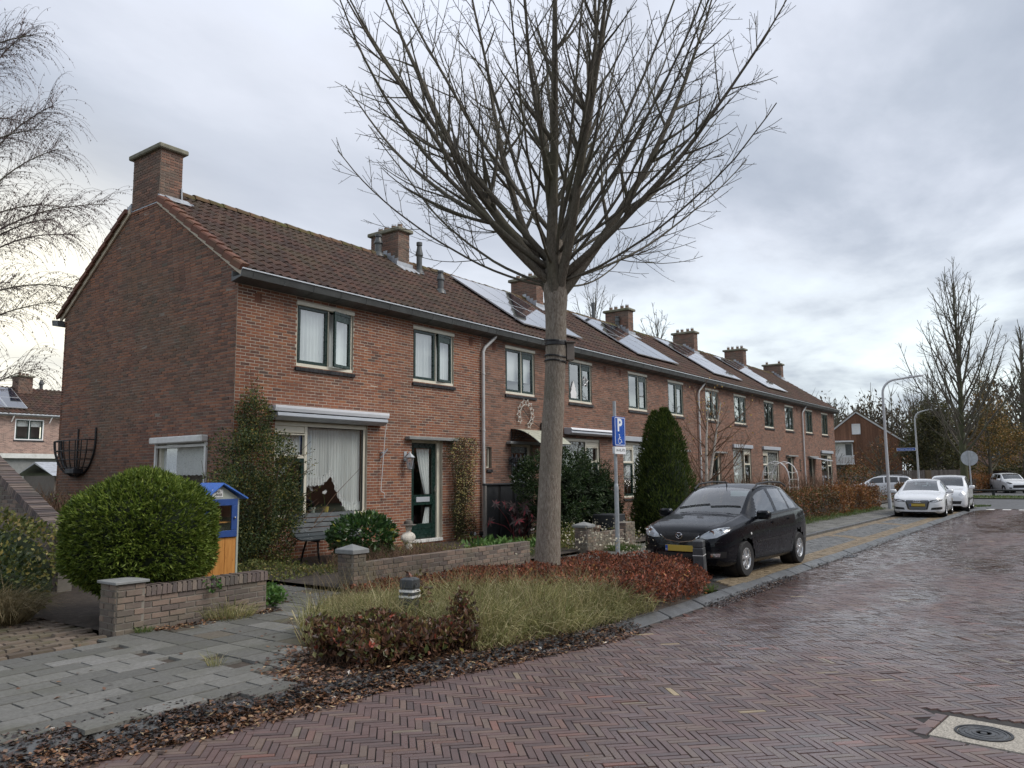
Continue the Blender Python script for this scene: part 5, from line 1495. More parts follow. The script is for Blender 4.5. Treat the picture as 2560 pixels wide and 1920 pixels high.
for v in (0, .28, .52, .74, .9):
    pts = []
    half = hw_ * (1 - v * v) ** .5
    for i in range(15):
        u = -1 + 2 * i / 14
        pts.append((GXo - .02 - .30 * math.cos(u * PI / 2) ** .6 * (1 - v ** 2) ** .5, yc + half * math.sin(u * PI / 2), zt - v * (zt - zb)))
    mb.tube(pts, .014, 5)
for i in range(11):
    u = -1 + 2 * i / 10
    pts = []
    for k in range(9):
        v = k / 8 * .985
        half = hw_ * (1 - v * v) ** .5
        pts.append((GXo - .02 - .30 * math.cos(u * PI / 2) ** .6 * (1 - v ** 2) ** .5, yc + half * math.sin(u * PI / 2), zt - v * (zt - zb)))
    mb.tube(pts, .013, 5)
mb.tube([(GXo - .01, yc - hw_, zt + .28), (GXo - .01, yc - hw_, zt)] + [(GXo - .01, yc - hw_ * (1 - (k / 8) ** 2) ** .5, zt - k / 8 * (zt - zb)) for k in range(9)] + [(GXo - .01, yc + hw_ * (1 - (k / 8) ** 2) ** .5, zt - k / 8 * (zt - zb)) for k in range(8, -1, -1)] + [(GXo - .01, yc + hw_, zt + .02)], .022, 6)
mb.tube([(GXo - .01, yc, zt + .28), (GXo - .01, yc, zb)], .018, 6)
mb.build('rods', M['black_metal'], bk)
mb = MB(); mb.bbox(GX - .27, GX - .05, 18.45, 18.9, 1.87, 1.99, .02); o = mb.build('planter_box', M['fence_dark']); tag(o, 'small dark planter box lying in the wall basket', 'planter')
bn = thing('garden_bench', 'dark grey slatted garden bench under the front window', 'bench', (10.3, 11.95, .15))
def bench_slat(x0, x1, p0, p1):
    m = MB()
    n = Vector((0, p1[0] - p0[0], p1[1] - p0[1])).normalized(); t = Vector((0, -n.z, n.y)) * .012
    vs = []
    for x in (x0, x1):
        for (y, z) in (p0, p1):
            for s in (-1, 1): vs.append((x, y + s * t.y, z + s * t.z))
    m.add(vs, [(0, 1, 3, 2), (4, 6, 7, 5), (0, 4, 5, 1), (2, 3, 7, 6), (1, 5, 7, 3), (0, 2, 6, 4)])
    m.build('slat', M['bench'], bn, bev=.003)
prof = [(12.28, 1.05), (12.24, .96), (12.195, .87), (12.14, .78), (12.07, .69), (11.98, .62), (11.87, .585), (11.76, .58), (11.65, .59)]
for i in range(len(prof) - 1):
    a, b = Vector(prof[i]), Vector(prof[i + 1])
    d = (b - a) * .07
    bench_slat(9.42, 11.1, tuple(a + d), tuple(b - d))
for x in (9.72, 10.78):
    mb = MB()
    mb.tube([(x, y + .02, z - .025) for y, z in prof], .022, 6)
    mb.tube([(x, 12.02, .61), (x, 12.12, .38), (x, 12.2, .15)], .022, 6); mb.tube([(x, 11.72, .56), (x, 11.70, .36), (x, 11.66, .15)], .022, 6)
    mb.build('leg_frame', M['black_metal'], bn)
    mb = MB()
    for i in range(len(prof) - 1):
        mb.lathe([(0, -.020), (.012, -.016), (.012, 0)], 6, (x, (prof[i][0] + prof[i + 1][0]) / 2 - .01, (prof[i][1] + prof[i + 1][1]) / 2), 'Y')
    mb.build('bolts', M['chrome'], bn)
bs = thing('stone_bust', 'white stone bust wearing a brown felt hat beside the front door', 'statue', (12.63, 12.2, .15))
mb = MB()
mb.lathe([(.09, .12), (.10, .2), (.085, .26), (.07, .30)], 14, (12.63, 12.2, 0))
mb.build('plinth', M['bust'], bs, smooth=True)
bm = bmesh.new()
def blob(c, r, sx, sy, sz, seg=16):
    bmesh.ops.create_uvsphere(bm, u_segments=seg, v_segments=10, radius=r, matrix=Matrix.Translation(c) @ Matrix.Diagonal((sx, sy, sz, 1)))
blob((12.63, 12.2, .40), .16, 1.35, .62, .82)
blob((12.63, 12.19, .335), .10, 1.0, .75, 1.1)
blob((12.63, 12.2, .52), .05, 1.0, 1.0, 1.5)
blob((12.635, 12.19, .635), .085, .82, .95, 1.15)
blob((12.635, 12.115, .63), .018, .7, 1.0, 1.5, 8)
blob((12.635, 12.125, .585), .02, 1.2, .7, .6, 8)
blob((12.555, 12.2, .63), .02, .5, 1, 1.4, 8); blob((12.715, 12.2, .63), .02, .5, 1, 1.4, 8)
for sx in (-.03, .03): blob((12.635 + sx, 12.122, .652), .013, 1.2, .6, .8, 8)
me = bpy.data.meshes.new('bust'); bm.to_mesh(me); bm.free(); me.materials.append(M['bust'])
o = bpy.data.objects.new('bust', me); link(o, bs); reg(o)
rmod = o.modifiers.new('remesh', 'REMESH'); rmod.mode = 'VOXEL'; rmod.voxel_size = .010; rmod.use_smooth_shade = True
ht = MB()
ht.lathe([(0, .785), (.05, .782), (.088, .76), (.098, .715), (.10, .70), (.125, .695), (.175, .682), (.178, .676), (.10, .688), (.09, .70)], 24, (12.635, 12.2, 0))
o = ht.build('felt_hat', M['hat'], None, smooth=True); tag(o, 'brown felt hat with brim worn by the stone bust', 'hat')
fn = thing('panel_fence', 'dark composite panel fence in front of the second house', 'fence', (15.9, 11.9, .15))
xs_ = [15.03, 15.52, 15.62, 16.11, 16.21, 16.80]
for a, b in ((15.03, 15.53), (15.62, 16.13), (16.21, 16.80)):
    mb = MB(); mb.bbox(a, b, 11.9, 11.93, .2, 1.50, .006); mb.build('panel', M['fence_dark'], fn)
for a, b in ((15.535, 15.615), (16.135, 16.205)):
    mb = MB(); mb.box(a, b, 11.912, 11.95, .2, 1.5); mb.build('joint_strip', M['black_metal'], fn)
mb = MB(); mb.bbox(14.95, 16.93, 11.87, 11.96, 1.5, 1.555, .01); mb.build('top_rail', M['fence_dark'], fn)
for x in (14.97, 16.83):
    mb = MB(); mb.bbox(x, x + .07, 11.88, 11.95, .1, 1.5, .006); mb.build('post', M['fence_grey'], fn)
fn2 = thing('panel_fence', 'grey upright board fence running back from the dark panels', 'fence', (16.95, 12.3, .15))
for q in range(7):
    mb = MB(); y = 11.96 + q * .12; mb.bbox(16.92, 16.945, y, y + .112, .2, 1.5, .003); mb.build('board', M['fence_grey'], fn2)
mb = MB(); mb.box(16.9, 16.97, 11.965, 12.79, 1.5, 1.55); mb.build('top_rail', M['fence_dark'], fn2)
sg = thing('parking_sign', 'blue parking sign with white P and wheelchair on a galvanised pole', 'road sign', (14.32, 7.9, .1))
mb = MB()
mb.tube([(14.32, 7.9, .0), (14.32, 7.9, 1.5)], .048, 12); mb.tube([(14.32, 7.9, 1.5), (14.32, 7.9, 1.56)], [.048, .036], 12); mb.tube([(14.32, 7.9, 1.56), (14.32, 7.9, 3.27)], .036, 12)
mb.build('pole', M['galv'], sg, smooth=True)
ang = R(-4)
Ms = Matrix.Translation((14.36, 7.83, 0)) @ Matrix.Rotation(ang, 4, 'Z')
def sq_(p): return tuple(Ms @ Vector(p))
def rrect(hw, z0, z1, r, n=5):
    out = []
    for cx, cz, a0 in ((hw - r, z1 - r, 0), (-hw + r, z1 - r, 90), (-hw + r, z0 + r, 180), (hw - r, z0 + r, 270)):
        for k in range(n + 1):
            a = R(a0 + 90 * k / n); out.append((cx + r * math.cos(a), cz + r * math.sin(a)))
    return out
def plate(name, hw, z0, z1, r, y0, y1, mat, parent):
    mb = MB(); mb.prism(rrect(hw, z0, z1, r), lambda a, b, d: sq_((a, d, b)), y0, y1); return mb.build(name, mat, parent)
cx0 = .02
sp_ = plate('sign_plate', .205, 2.33, 2.94, .03, -.03, .03, M['sign_blue'], sg)
def rim(hw, z0, z1, r, t, y):
    o_, i_ = rrect(hw, z0, z1, r), rrect(hw - t, z0 + t, z1 - t, max(r - t, .005))
    n = len(o_); mb = MB()
    mb.add([sq_((a, y, b)) for a, b in o_ + i_], [(k, (k + 1) % n, n + (k + 1) % n, n + k) for k in range(n)]); return mb
rim(.19, 2.345, 2.925, .025, .013, -.0315).build('border', M['sign_white'], sp_)
vs, fs = text_mesh('P', .36, lambda a, b: sq_((a - .01, -.0315, 2.755 + b)), bold=.012, squeeze=1.0)
mb = MB(); mb.add(vs, fs); mb.build('letter', M['sign_white'], sp_)
mb = MB()
def stroke(pts, w):
    for p, q in zip(pts[:-1], pts[1:]):
        p, q = Vector(p), Vector(q); d = (q - p).normalized(); n = Vector((-d.y, d.x)) * w / 2
        p, q = p - d * w * .2, q + d * w * .2
        mb.add([sq_((p.x + n.x, -.0315, p.y + n.y)), sq_((q.x + n.x, -.0315, q.y + n.y)), sq_((q.x - n.x, -.0315, q.y - n.y)), sq_((p.x - n.x, -.0315, p.y - n.y))], [(0, 1, 2, 3)])
bz = 2.44
mb.add([sq_((-.03 + .016 * math.cos(a * PI / 5), -.0315, bz + .125 + .016 * math.sin(a * PI / 5))) for a in range(10)], [tuple(range(10))])
stroke([(-.03, bz + .10), (-.02, bz + .035), (.03, bz + .03), (.055, bz - .03), (.075, bz - .025)], .015)
stroke([(-.022, bz + .075), (.02, bz + .072)], .012)
stroke([(-.02 + .055 * math.cos(R(a)), bz + .0 + .055 * math.sin(R(a))) for a in range(110, 360, 25)], .013)
mb.build('wheelchair_symbol', M['sign_white'], sp_)
s2 = plate('lower_plate', .205, 2.165, 2.315, .015, -.03, .03, M['sign_white'], sg)
vs, fs = text_mesh('14-HL-PX', .085, lambda a, b: sq_((a, -.0315, 2.24 + b)), bold=.001); mb = MB(); mb.add(vs, fs); mb.build('lettering', M['sign_black'], s2)
mb = MB(); mb.tube([sq_((-.05, .04, 2.8)), sq_((.0, .08, 2.8))], .012, 6); mb.tube([sq_((-.05, .04, 2.25)), sq_((.0, .08, 2.25))], .012, 6); mb.build('clamp', M['galv'], sg)
def bollard(label, x, y, rz, h, tilt, stripes, z0=.08):
    b = thing('bollard', label, 'bollard', (x, y, z0), rz, 'black plastic bollards of the planting bed')
    mt = Matrix.Translation((x, y, z0)) @ Matrix.Rotation(rz, 4, 'Z') @ Matrix.Rotation(tilt, 4, 'Y')
    f = lambda p: tuple(mt @ Vector(p))
    def bd(fn, name, mat, **k):
        mb = MB(); fn(mb); mb.v = [f(p) for p in mb.v]; return mb.build(name, mat, b, **k)
    hw0, hw1 = .088, .082
    def body(m):
        vs = []
        for z, w in ((-.1, hw0), (h - .13, hw1), (h - .125, hw1 - .008), (h - .115, hw1 - .008), (h - .11, hw1), (h - .02, hw1), (h, hw1 - .03)):
            vs += [(-w, -w, z), (w, -w, z), (w, w, z), (-w, w, z)]
        m.add(vs, [(i * 4 + j, i * 4 + (j + 1) % 4, i * 4 + 4 + (j + 1) % 4, i * 4 + 4 + j) for i in range(6) for j in range(4)] + [(24, 25, 26, 27)])
    bd(body, 'post', M['bollard'], bev=.006)
    for z, t in stripes:
        bd(lambda m: m.box(-hw1 - .004, hw1 + .004, -hw1 - .004, hw1 + .004, z, z + t), 'reflector_band', M['refl_white'])
    return b
bollard('squat black bollard with two white bands standing in the long grass', 6.36, 6.12, R(12), .56, R(1.5), [(.405, .024), (.345, .024)])
bollard('black bollard with one thin pale band before the black car', 11.98, 5.12, R(8), .62, R(-5), [(.375, .009)])
def street_lamp(label, x, y, h, arm, rz, group='street lamps'):
    l = thing('street_lamp', label, 'street lamp', (x, y, .1), rz, group)
    mt = Matrix.Translation((x, y, 0)) @ Matrix.Rotation(rz, 4, 'Z')
    f = lambda p: tuple(mt @ Vector(p))
    mb = MB()
    pts = [(0, 0, .0), (0, 0, 1.0), (0, 0, h - .75)]
    rr = [.075, .072, .052]
    for k in range(1, 9):
        a = k / 8 * R(82); pts.append((.62 * (1 - math.cos(a)), 0, h - .75 + .62 * math.sin(a))); rr.append(.05)
    pts.append((arm, 0, pts[-1][2] + .07)); rr.append(.042)
    mb.tube([f(p) for p in pts], rr, 12)
    mb.build('mast', M['lamp_grey'], l, smooth=True)
    mb = MB(); mb.tube([f((0, 0, 0)), f((0, 0, .55))], .085, 12); mb.build('base_sleeve', M['grey_metal'], l, smooth=True)
    e = pts[-1]
    mb = MB()
    mb.prism([(arm - .1, -.04), (arm + .1, -.10), (arm + .55, -.085), (arm + .72, 0), (arm + .55, .085), (arm + .1, .10), (arm - .1, .04)], lambda a, b, d: f((a, b, e[2] + d + (a - arm) * .12)), -.035, .045)
    hd = mb.build('lamp_head', M['lamp_grey'], l, bev=.015)
    mb = MB(); mb.box(0, .1, -.02, .02, 0, .07); mb.v = [f((arm + .1 + p[0], p[1], e[2] + .05 + p[2])) for p in mb.v]; mb.build('sensor', M['grey_metal'], hd)
    return l, f
street_lamp('tall grey street lamp with curved arm beside the beech hedge', 38.4, 7.3, 6.05, 1.05, R(-67))
l2, f2 = street_lamp('far street lamp carrying the blue street name sign', 64.0, 10.1, 6.3, .8, R(-80))
sn = thing('street_name_sign', 'blue street name sign on the far lamp post', 'street sign', (64.0, 10.8, 3.4))
def nq(p): return (64.0 + p[0] * .16, 10.15 - p[0] * -.98, p[1])
mb = MB(); mb.prism([(.05, 3.28), (1.35, 3.28), (1.35, 3.50), (.05, 3.50)], lambda a, b, d: (63.86 + d + a * .10, 10.1 + a, b), -.02, .0); np_ = mb.build('plate', M['sign_white'], sn)
mb = MB(); mb.prism([(.08, 3.30), (1.32, 3.30), (1.32, 3.48), (.08, 3.48)], lambda a, b, d: (63.86 + d + a * .10, 10.1 + a, b), -.024, -.021); mb.build('panel', M['sign_blue'], np_)
vs, fs = text_mesh('Prinses Irenestraat', .14, lambda a, b: (63.835 + (.7 - a) * .10, 10.1 + .7 - a, 3.39 + b)); mb = MB(); mb.add(vs, fs); mb.build('lettering', M['sign_white'], np_)
rs_ = thing('round_sign', 'round grey sign seen from behind on a pole by the grass corner', 'road sign', (43.0, 4.55, .1))
mb = MB(); mb.tube([(43.0, 4.55, 0), (42.97, 4.57, 2.72)], .038, 10); mb.build('pole', M['galv'], rs_, smooth=True)
mb = MB(); a_ = math.atan2(4.55, 43); mb.prism([(.36 * math.cos(k * PI / 14), .36 * math.sin(k * PI / 14)) for k in range(28)], lambda a, b, d: (43.03 + d * math.cos(a_) - a * math.sin(a_), 4.56 + d * math.sin(a_) + a * math.cos(a_), 2.36 + b), .02, .04)
mb.build('disc', M['galv'], rs_)
gr_ = thing('guard_rail', 'low dark timber guard rail along the far grass strip', 'guard rail', (62, 3, 0))
mb = MB(); mb.tube([(61.6, 6.4, .45), (62.4, -2, .45), (63, -14, .45)], .06, 6); mb.build('rail', M['fence_dark'], gr_)
for y in (5.3, 3.2, 1.1, -1.2, -3.4, -5.6):
    mb = MB(); mb.bbox(61.66 + (6.4 - y) * .09, 61.84 + (6.4 - y) * .09, y - .09, y + .09, 0, .5, .01); mb.build('post', M['fence_dark'], gr_)
nb = thing('nest_box', 'small weathered bird nesting box strapped to the big tree trunk', 'nest box', (10.17, 6.66, 3.6))
TREE_AX = lambda z: Vector((10.10 - (z - .1) * .030, 6.80 - (z - .1) * .038, z))   # the trunk leans a little
ra = thing('rose_arch', 'white metal garden rose arch in the front garden hedge', 'rose arch', (30.2, 9.4, .15))
for x in (29.55, 30.65):
    mb = MB()
    for yy in (9.15, 9.65):
        mb.tube([(x - .28, yy, .1), (x - .28, yy, 1.75)] , .016, 6) if False else None
    pts = [(x, 9.0, .1), (x, 9.0, 1.55)] + [(x, 9.5 - .5 * math.cos(k * PI / 8), 1.55 + .62 * math.sin(k * PI / 8)) for k in range(1, 8)] + [(x, 10.0, 1.55), (x, 10.0, .1)]
    mb.tube(pts, .020, 6)
    mb.build('hoop', M['white'], ra, smooth=True)
mb = MB()
for k in range(1, 8):
    y, z = 9.5 - .5 * math.cos(k * PI / 8), 1.55 + .62 * math.sin(k * PI / 8)
    if k % 2: mb.tube([(29.55, y, z), (30.1, y, z - .05), (30.65, y, z)], .008, 5)
for z in (.5, .85, 1.2, 1.5):
    for y in (9.0, 10.0): mb.tube([(29.55, y, z), (30.65, y, z)], .008, 5)
mb.build('crossbars', M['white'], ra)
so = thing('star_garland', 'white wire wreath of stars hung on the wall above the canopy', 'christmas decoration', (18.0, D - .1, 3.45))
mb = MB()
def star(c, r, rot, rad=.012, n=5):
    pts = []
    for k in range(2 * n):
        a = rot + k * PI / n; q = r if k % 2 == 0 else r * .5
        pts.append((c[0] + q * math.cos(a), c[1], c[2] + q * math.sin(a)))
    mb.tube(pts, rad, 4, closed=True)
for k in range(11):
    a = R(-60 + k * 27)
    star((17.93 + .33 * math.cos(a), D - .06, 3.46 + .34 * math.sin(a)), .105, a)
mb.build('stars', M['wreath'], so)
mb = MB(); mb.tube([(17.75, D - .05, 3.66), (18.2, D - .05, 3.3), (18.8, D - .05, 3.08)], .010, 5); mb.build('cable', M['black_metal'], so)
ws = thing('window_star', 'white paper star hanging in the second upstairs window behind the trunk', 'christmas decoration', (21.45, D + .02, 4.7))
mb = MB(); star((21.38, D + .03, 4.72), .17, R(90), .022); mb.build('star', M['white'], ws)
wt = thing('window_tree', 'white cut-out christmas tree standing in the upstairs window', 'christmas decoration', (20.65, D + .02, 4.2))
mb = MB(); mb.prism([(20.5, 4.1), (20.5, 4.26), (20.47, 4.28), (20.56, 4.42), (20.53, 4.43), (20.61, 4.58), (20.66, 4.68), (20.71, 4.58), (20.79, 4.43), (20.76, 4.42), (20.85, 4.28), (20.82, 4.26), (20.82, 4.1)], lambda a, b, d: (a, d, b), D + .03, D + .045); mb.build('cutout', M['white'], wt)
dw = thing('door_wreath', 'round dark christmas wreath on the grilled green door', 'christmas decoration', (17.83, D + .05, 1.95))
V, F = [], []
for k in range(420):
    a, t = random.random() * 2 * PI, random.random() * 2 * PI
    q = .19 + .06 * math.cos(t)
    c = np.array([17.83 + q * math.cos(a), D + .06 + .05 * math.sin(t), 1.93 + q * math.sin(a)])
    d1, d2 = rng.normal(0, .02, 3), rng.normal(0, .013, 3)
    b = len(V); V += [c - d1, c - d2, c + d1, c + d2]; F.append((b, b + 1, b + 2, b + 3))
obj_np('greenery', V, F, M['yew'], dw)
mb = MB()
for k in range(6):
    a = R(20 + k * 60); mb.lathe([(0, -.03), (.022, -.02), (.028, 0), (.022, .02), (0, .03)], 8, (17.83 + .19 * math.cos(a), D + .0, 1.93 + .19 * math.sin(a)))
mb.build('baubles', M['chrome'], dw)
pt = MB(); pt.lathe([(.10, .1), (.16, .42), (.18, .42), (.18, .48), (.15, .48), (.14, .3)], 16, (15.72, 9.3, .1)); o = pt.build('terracotta_pot', M['pot'], smooth=True); tag(o, 'brown earthenware pot behind the short garden wall', 'plant pot')
pt = MB(); pt.prism([(-.3, -.3), (.3, -.3), (.3, .3), (-.3, .3)], lambda a, b, d: (17.0 + a, 9.6 + b, d), .1, .78); o = pt.build('square_planter', M['fence_dark'], bev=.02); tag(o, 'dark square planter left of the tall conifers', 'planter')
for x, y, rz, lb_ in ((15.05, 12.35, .3, 'left small white garden spotlight by the climbing plant'), (15.3, 12.25, -.4, 'right small white garden spotlight by the climbing plant')):
    t_ = thing('garden_spotlight', lb_, 'spotlight', (x, y, .15), rz)
    mb = MB(); mb.tube([(x, y, .15), (x, y, .3)], .012, 6); mb.build('spike', M['black_metal'], t_)
    mb = MB(); mb.lathe([(0, -.06), (.05, -.05), (.055, .04), (.06, .06)], 12, (x, y - .02, .32), 'Y'); hd_ = mb.build('housing', M['black_metal'], t_)
    mb = MB(); mb.lathe([(0, -.075), (.045, -.068), (.05, -.06)], 12, (x, y - .02, .32), 'Y'); mb.build('face', M['white'], hd_)
def unit(v):
    return v / np.maximum(np.linalg.norm(v, axis=-1, keepdims=True), 1e-9)
def kites(P, Dv, Nv, L, Wd, belly=0.45, fold=0.0):
    """leaf-shaped quads: base at P, growing along Dv, facing roughly Nv"""
    P, Dv = np.asarray(P, float), unit(np.asarray(Dv, float))
    S_ = unit(np.cross(Dv, np.asarray(Nv, float) + 1e-4))
    n = len(P)
    L = np.broadcast_to(np.asarray(L, float), (n,))[:, None]
    Wd = np.broadcast_to(np.asarray(Wd, float), (n,))[:, None]
    up = np.cross(S_, Dv)
    m = P + Dv * L * belly
    V = np.stack([P, m + S_ * Wd / 2 + up * Wd * fold, P + Dv * L, m - S_ * Wd / 2 + up * Wd * fold], 1)
    return V.reshape(-1, 3), np.arange(n * 4).reshape(-1, 4)
def blades(P, Dv, L, Wd, droop):
    """grass blades in two bent pieces"""
    P, Dv = np.asarray(P, float), unit(np.asarray(Dv, float))
    n = len(P)
    S_ = unit(np.cross(Dv, rng.normal(0, 1, (n, 3))))
    L = np.broadcast_to(L, (n,))[:, None]; Wd = np.broadcast_to(Wd, (n,))[:, None]; droop = np.broadcast_to(droop, (n,))[:, None]
    H_ = Dv.copy(); H_[:, 2] = 0; H_ = unit(H_ + rng.normal(0, .25, (n, 3)) * np.array([1, 1, 0]))
    m = P + Dv * L * .55
    d2 = unit(Dv * (1 - droop) + H_ * droop * .9 - np.array([0, 0, 1]) * droop * .55)
    t = m + d2 * L * .5
    V = np.stack([P - S_ * Wd / 2, P + S_ * Wd / 2, m + S_ * Wd * .42, m - S_ * Wd * .42, t + S_ * Wd * .06, t - S_ * Wd * .06], 1).reshape(-1, 3)
    b = np.arange(n)[:, None] * 6
    F = np.concatenate([b + np.array([[0, 1, 2, 3]]), b + np.array([[3, 2, 4, 5]])])
    return V, F
def join(*vf):
    V, F, k = [], [], 0
    for v, f in vf:
        V.append(v); F.append(f + k); k += len(v)
    return np.concatenate(V), np.concatenate(F)
def rdir(n):
    return unit(rng.normal(0, 1, (n, 3)))
def shell(n, c, r, inner=.8, lump=.12, lf=5.0, half=False):
    d = rdir(n)
    if half: d[:, 2] = np.abs(d[:, 2])
    ph = rng.random(3) * 6
    l = 1 + lump * (np.sin(d[:, 0] * lf + ph[0]) * np.sin(d[:, 1] * lf + ph[1]) + np.sin(d[:, 2] * lf * 1.3 + ph[2]) * .7)
    q = (inner + (1 - inner) * rng.random(n) ** .5) * l
    r = np.asarray(r, float)
    P = np.asarray(c) + d * r * q[:, None]
    return P, unit(d / r)
def leafy(name, label, cat, P, N, L, Wd, mat, spread=.7, upb=.2, root=None, group=None, kind=None, partname='foliage', fold=.1, extra=None):
    n = len(P)
    Dv = unit(N + rng.normal(0, spread, (n, 3)) + np.array([0, 0, upb]))
    V, F = kites(P, Dv, N + rng.normal(0, .5, (n, 3)), L * rng.uniform(.65, 1.25, n), Wd * rng.uniform(.7, 1.2, n), fold=fold)
    if kind == 'stuff':
        o = obj_np(name, V, F, mat, kind='stuff'); tag(o, label, cat); return o
    root = root or thing(name, label, cat, (float(P[:, 0].mean()), float(P[:, 1].mean()), .1), 0, group)
    obj_np(partname, V, F, mat, root)
    return root
def tubes_np(paths, sides=4):
    """paths: list of (points (k,3), radii (k,))"""
    Vs, Fs, base = [], [], 0
    for P, r in paths:
        P = np.asarray(P, float); k = len(P)
        T = np.gradient(P, axis=0); T = unit(T)
        ref = np.array([0, 0, 1.]) if abs(T[0][2]) < .9 else np.array([1., 0, 0])
        u = unit(np.cross(T, ref)); w = np.cross(T, u)
        an = np.arange(sides) * 2 * PI / sides
        ring_ = P[:, None, :] + (u[:, None, :] * np.cos(an)[None, :, None] + w[:, None, :] * np.sin(an)[None, :, None]) * np.asarray(r)[:, None, None]
        Vs.append(ring_.reshape(-1, 3))
        i = np.arange(k - 1)[:, None] * sides; j = np.arange(sides)[None, :]; j2 = (j + 1) % sides
        f = np.stack([i + j, i + j2, i + sides + j2, i + sides + j], -1).reshape(-1, 4) + base
        Fs.append(f); base += k * sides
    return np.concatenate(Vs), np.concatenate(Fs)
def grow(p, d, L, r0, r1, n, up=.0, wob=.06, sag=0.0, g=None):
    """a bending shoot: points and radii"""
    g = g or rng
    p = np.array(p, float); d = unit(np.array(d, float))
    pts = [p.copy()]
    st = L / n
    for i in range(n):
        d = unit(d + np.array([0, 0, up - sag * (i / n)]) * st + g.normal(0, wob, 3) * (st ** .5))
        p = p + d * st
        pts.append(p.copy())
    return np.array(pts), np.linspace(r0, r1, n + 1)
def at_frac(pts, f):
    k = f * (len(pts) - 1); i = min(int(k), len(pts) - 2); t = k - i
    return pts[i] * (1 - t) + pts[i + 1] * t, unit(pts[i + 1] - pts[i])
def side_dir(d, ang, az):
    ref = np.array([0, 0, 1.]) if abs(d[2]) < .95 else np.array([1., 0, 0])
    u = unit(np.cross(d, ref)); w = np.cross(u, d)
    return unit(d * math.cos(ang) + (u * math.cos(az) + w * math.sin(az)) * math.sin(ang))
def branch_system(limbs, sp1=.3, ang=R(42), len1=.55, sp2=.2, len2=.35, up1=.35, twig_r=.004, buds=0, r_min=.006, third=0.0, first=.22):
    thick, thin, bud = [], [], []
    for pts, rad in limbs:
        thick.append((pts, rad))
        L = np.linalg.norm(np.diff(pts, axis=0), axis=1).sum()
        n1 = int(L * (1 - first) / sp1); az = rng.random() * 6
        for i in range(n1):
            f = first + (1 - first) * (i + rng.random() * .6) / n1
            p, d = at_frac(pts, min(f, .98))
            for sgn in ((0, PI) if rng.random() < .3 else (0,)):
                az += 2.4 + rng.normal(0, .3)
                rl = float(np.interp(f, [0, 1], [rad[0], rad[-1]]))
                Ls = (L * (1 - f)) * len1 * rng.uniform(.6, 1.1) + .28
                dd = side_dir(d, ang * rng.uniform(.7, 1.25), az + sgn)
                q, r_ = grow(p, dd, Ls, max(rl * .5, r_min), twig_r, max(3, int(Ls / .16)), up1, .10)
                (thin if r_[0] < .012 else thick).append((q, r_))
                n2 = int(Ls / sp2); a2 = rng.random() * 6
                for j in range(n2):
                    f2 = .15 + .85 * (j + rng.random() * .5) / max(n2, 1)
                    p2, d2 = at_frac(q, min(f2, .97)); a2 += 2.5
                    L2 = (Ls * (1 - f2)) * .5 * rng.uniform(.5, 1.1) + len2 * rng.uniform(.25, .8)
                    t_, tr = grow(p2, side_dir(d2, R(45) * rng.uniform(.7, 1.3), a2), L2, max(r_min * .75, twig_r), twig_r * .7, max(2, int(L2 / .12)), up1 * 1.6, .12)
                    thin.append((t_, tr))
                    if third and L2 > .25:
                        for e in range(int(L2 / third)):
                            p3, d3 = at_frac(t_, min(.2 + .75 * rng.random(), .97))
                            L3 = rng.uniform(.08, .25)
                            thin.append(grow(p3, side_dir(d3, R(50), rng.random() * 6), L3, twig_r * .8, twig_r * .6, 2, up1 * 2, .1))
                    if buds:
                        for e in range(int(L2 / .09) + 1):
                            p3, d3 = at_frac(t_, min(rng.random(), .97))
                            bud.append((p3, side_dir(d3, R(55), rng.random() * 6)))
    return thick, thin, bud
bt = thing('street_tree', 'big bare tree with smooth grey trunk and many upswept branches', 'tree', (10.10, 6.81, .1))
tr_pts = [(10.10, 6.81, -.1), (10.10, 6.81, .25), (10.115, 6.79, .8), (10.14, 6.755, 1.8), (10.185, 6.70, 2.8), (10.21, 6.66, 3.6), (10.215, 6.65, 4.2), (10.215, 6.65, 4.6), (10.215, 6.65, 5.0), (10.22, 6.65, 5.5)]
tr_r = [.28, .215, .186, .172, .165, .160, .165, .19, .185, .12]
P_ = np.array(tr_pts)
ts = np.linspace(0, len(P_) - 1, 46)
Pt = np.stack([np.interp(ts, range(len(P_)), P_[:, i]) for i in range(3)], 1)
Rt = np.interp(ts, range(len(P_)), tr_r) * (1 + .012 * np.sin(ts * 3.7) + rng.normal(0, .006, len(ts)))
V, F = tubes_np([(Pt, Rt)], 22)
V += rng.normal(0, .0025, V.shape)
obj_np('trunk', V, F, M['bark'], bt, smooth=True)
limbs = []
cx, cy = 10.215, 6.65
ga = 2.39996
for i in range(30):
    az = i * ga + rng.normal(0, .15)
    k = (i / 29) ** .9
    el = R(4 + 60 * k + rng.normal(0, 4))
    z0 = 4.75 + .8 * k + rng.normal(0, .12)
    Lm = 5.0 + .9 * k + rng.normal(0, .3)
    if k < .25: Lm *= .76 + .9 * k
    r0 = .020 + .020 * k + (.022 if i in (9, 14, 17) else 0)
    d = np.array([math.cos(az) * math.cos(el), math.sin(az) * math.cos(el), math.sin(el)])
    limbs.append(grow((cx + .08 * math.cos(az), cy + .08 * math.sin(az), z0), d, Lm, r0, .008, 18, .20 - .09 * k, .06))
lead = []
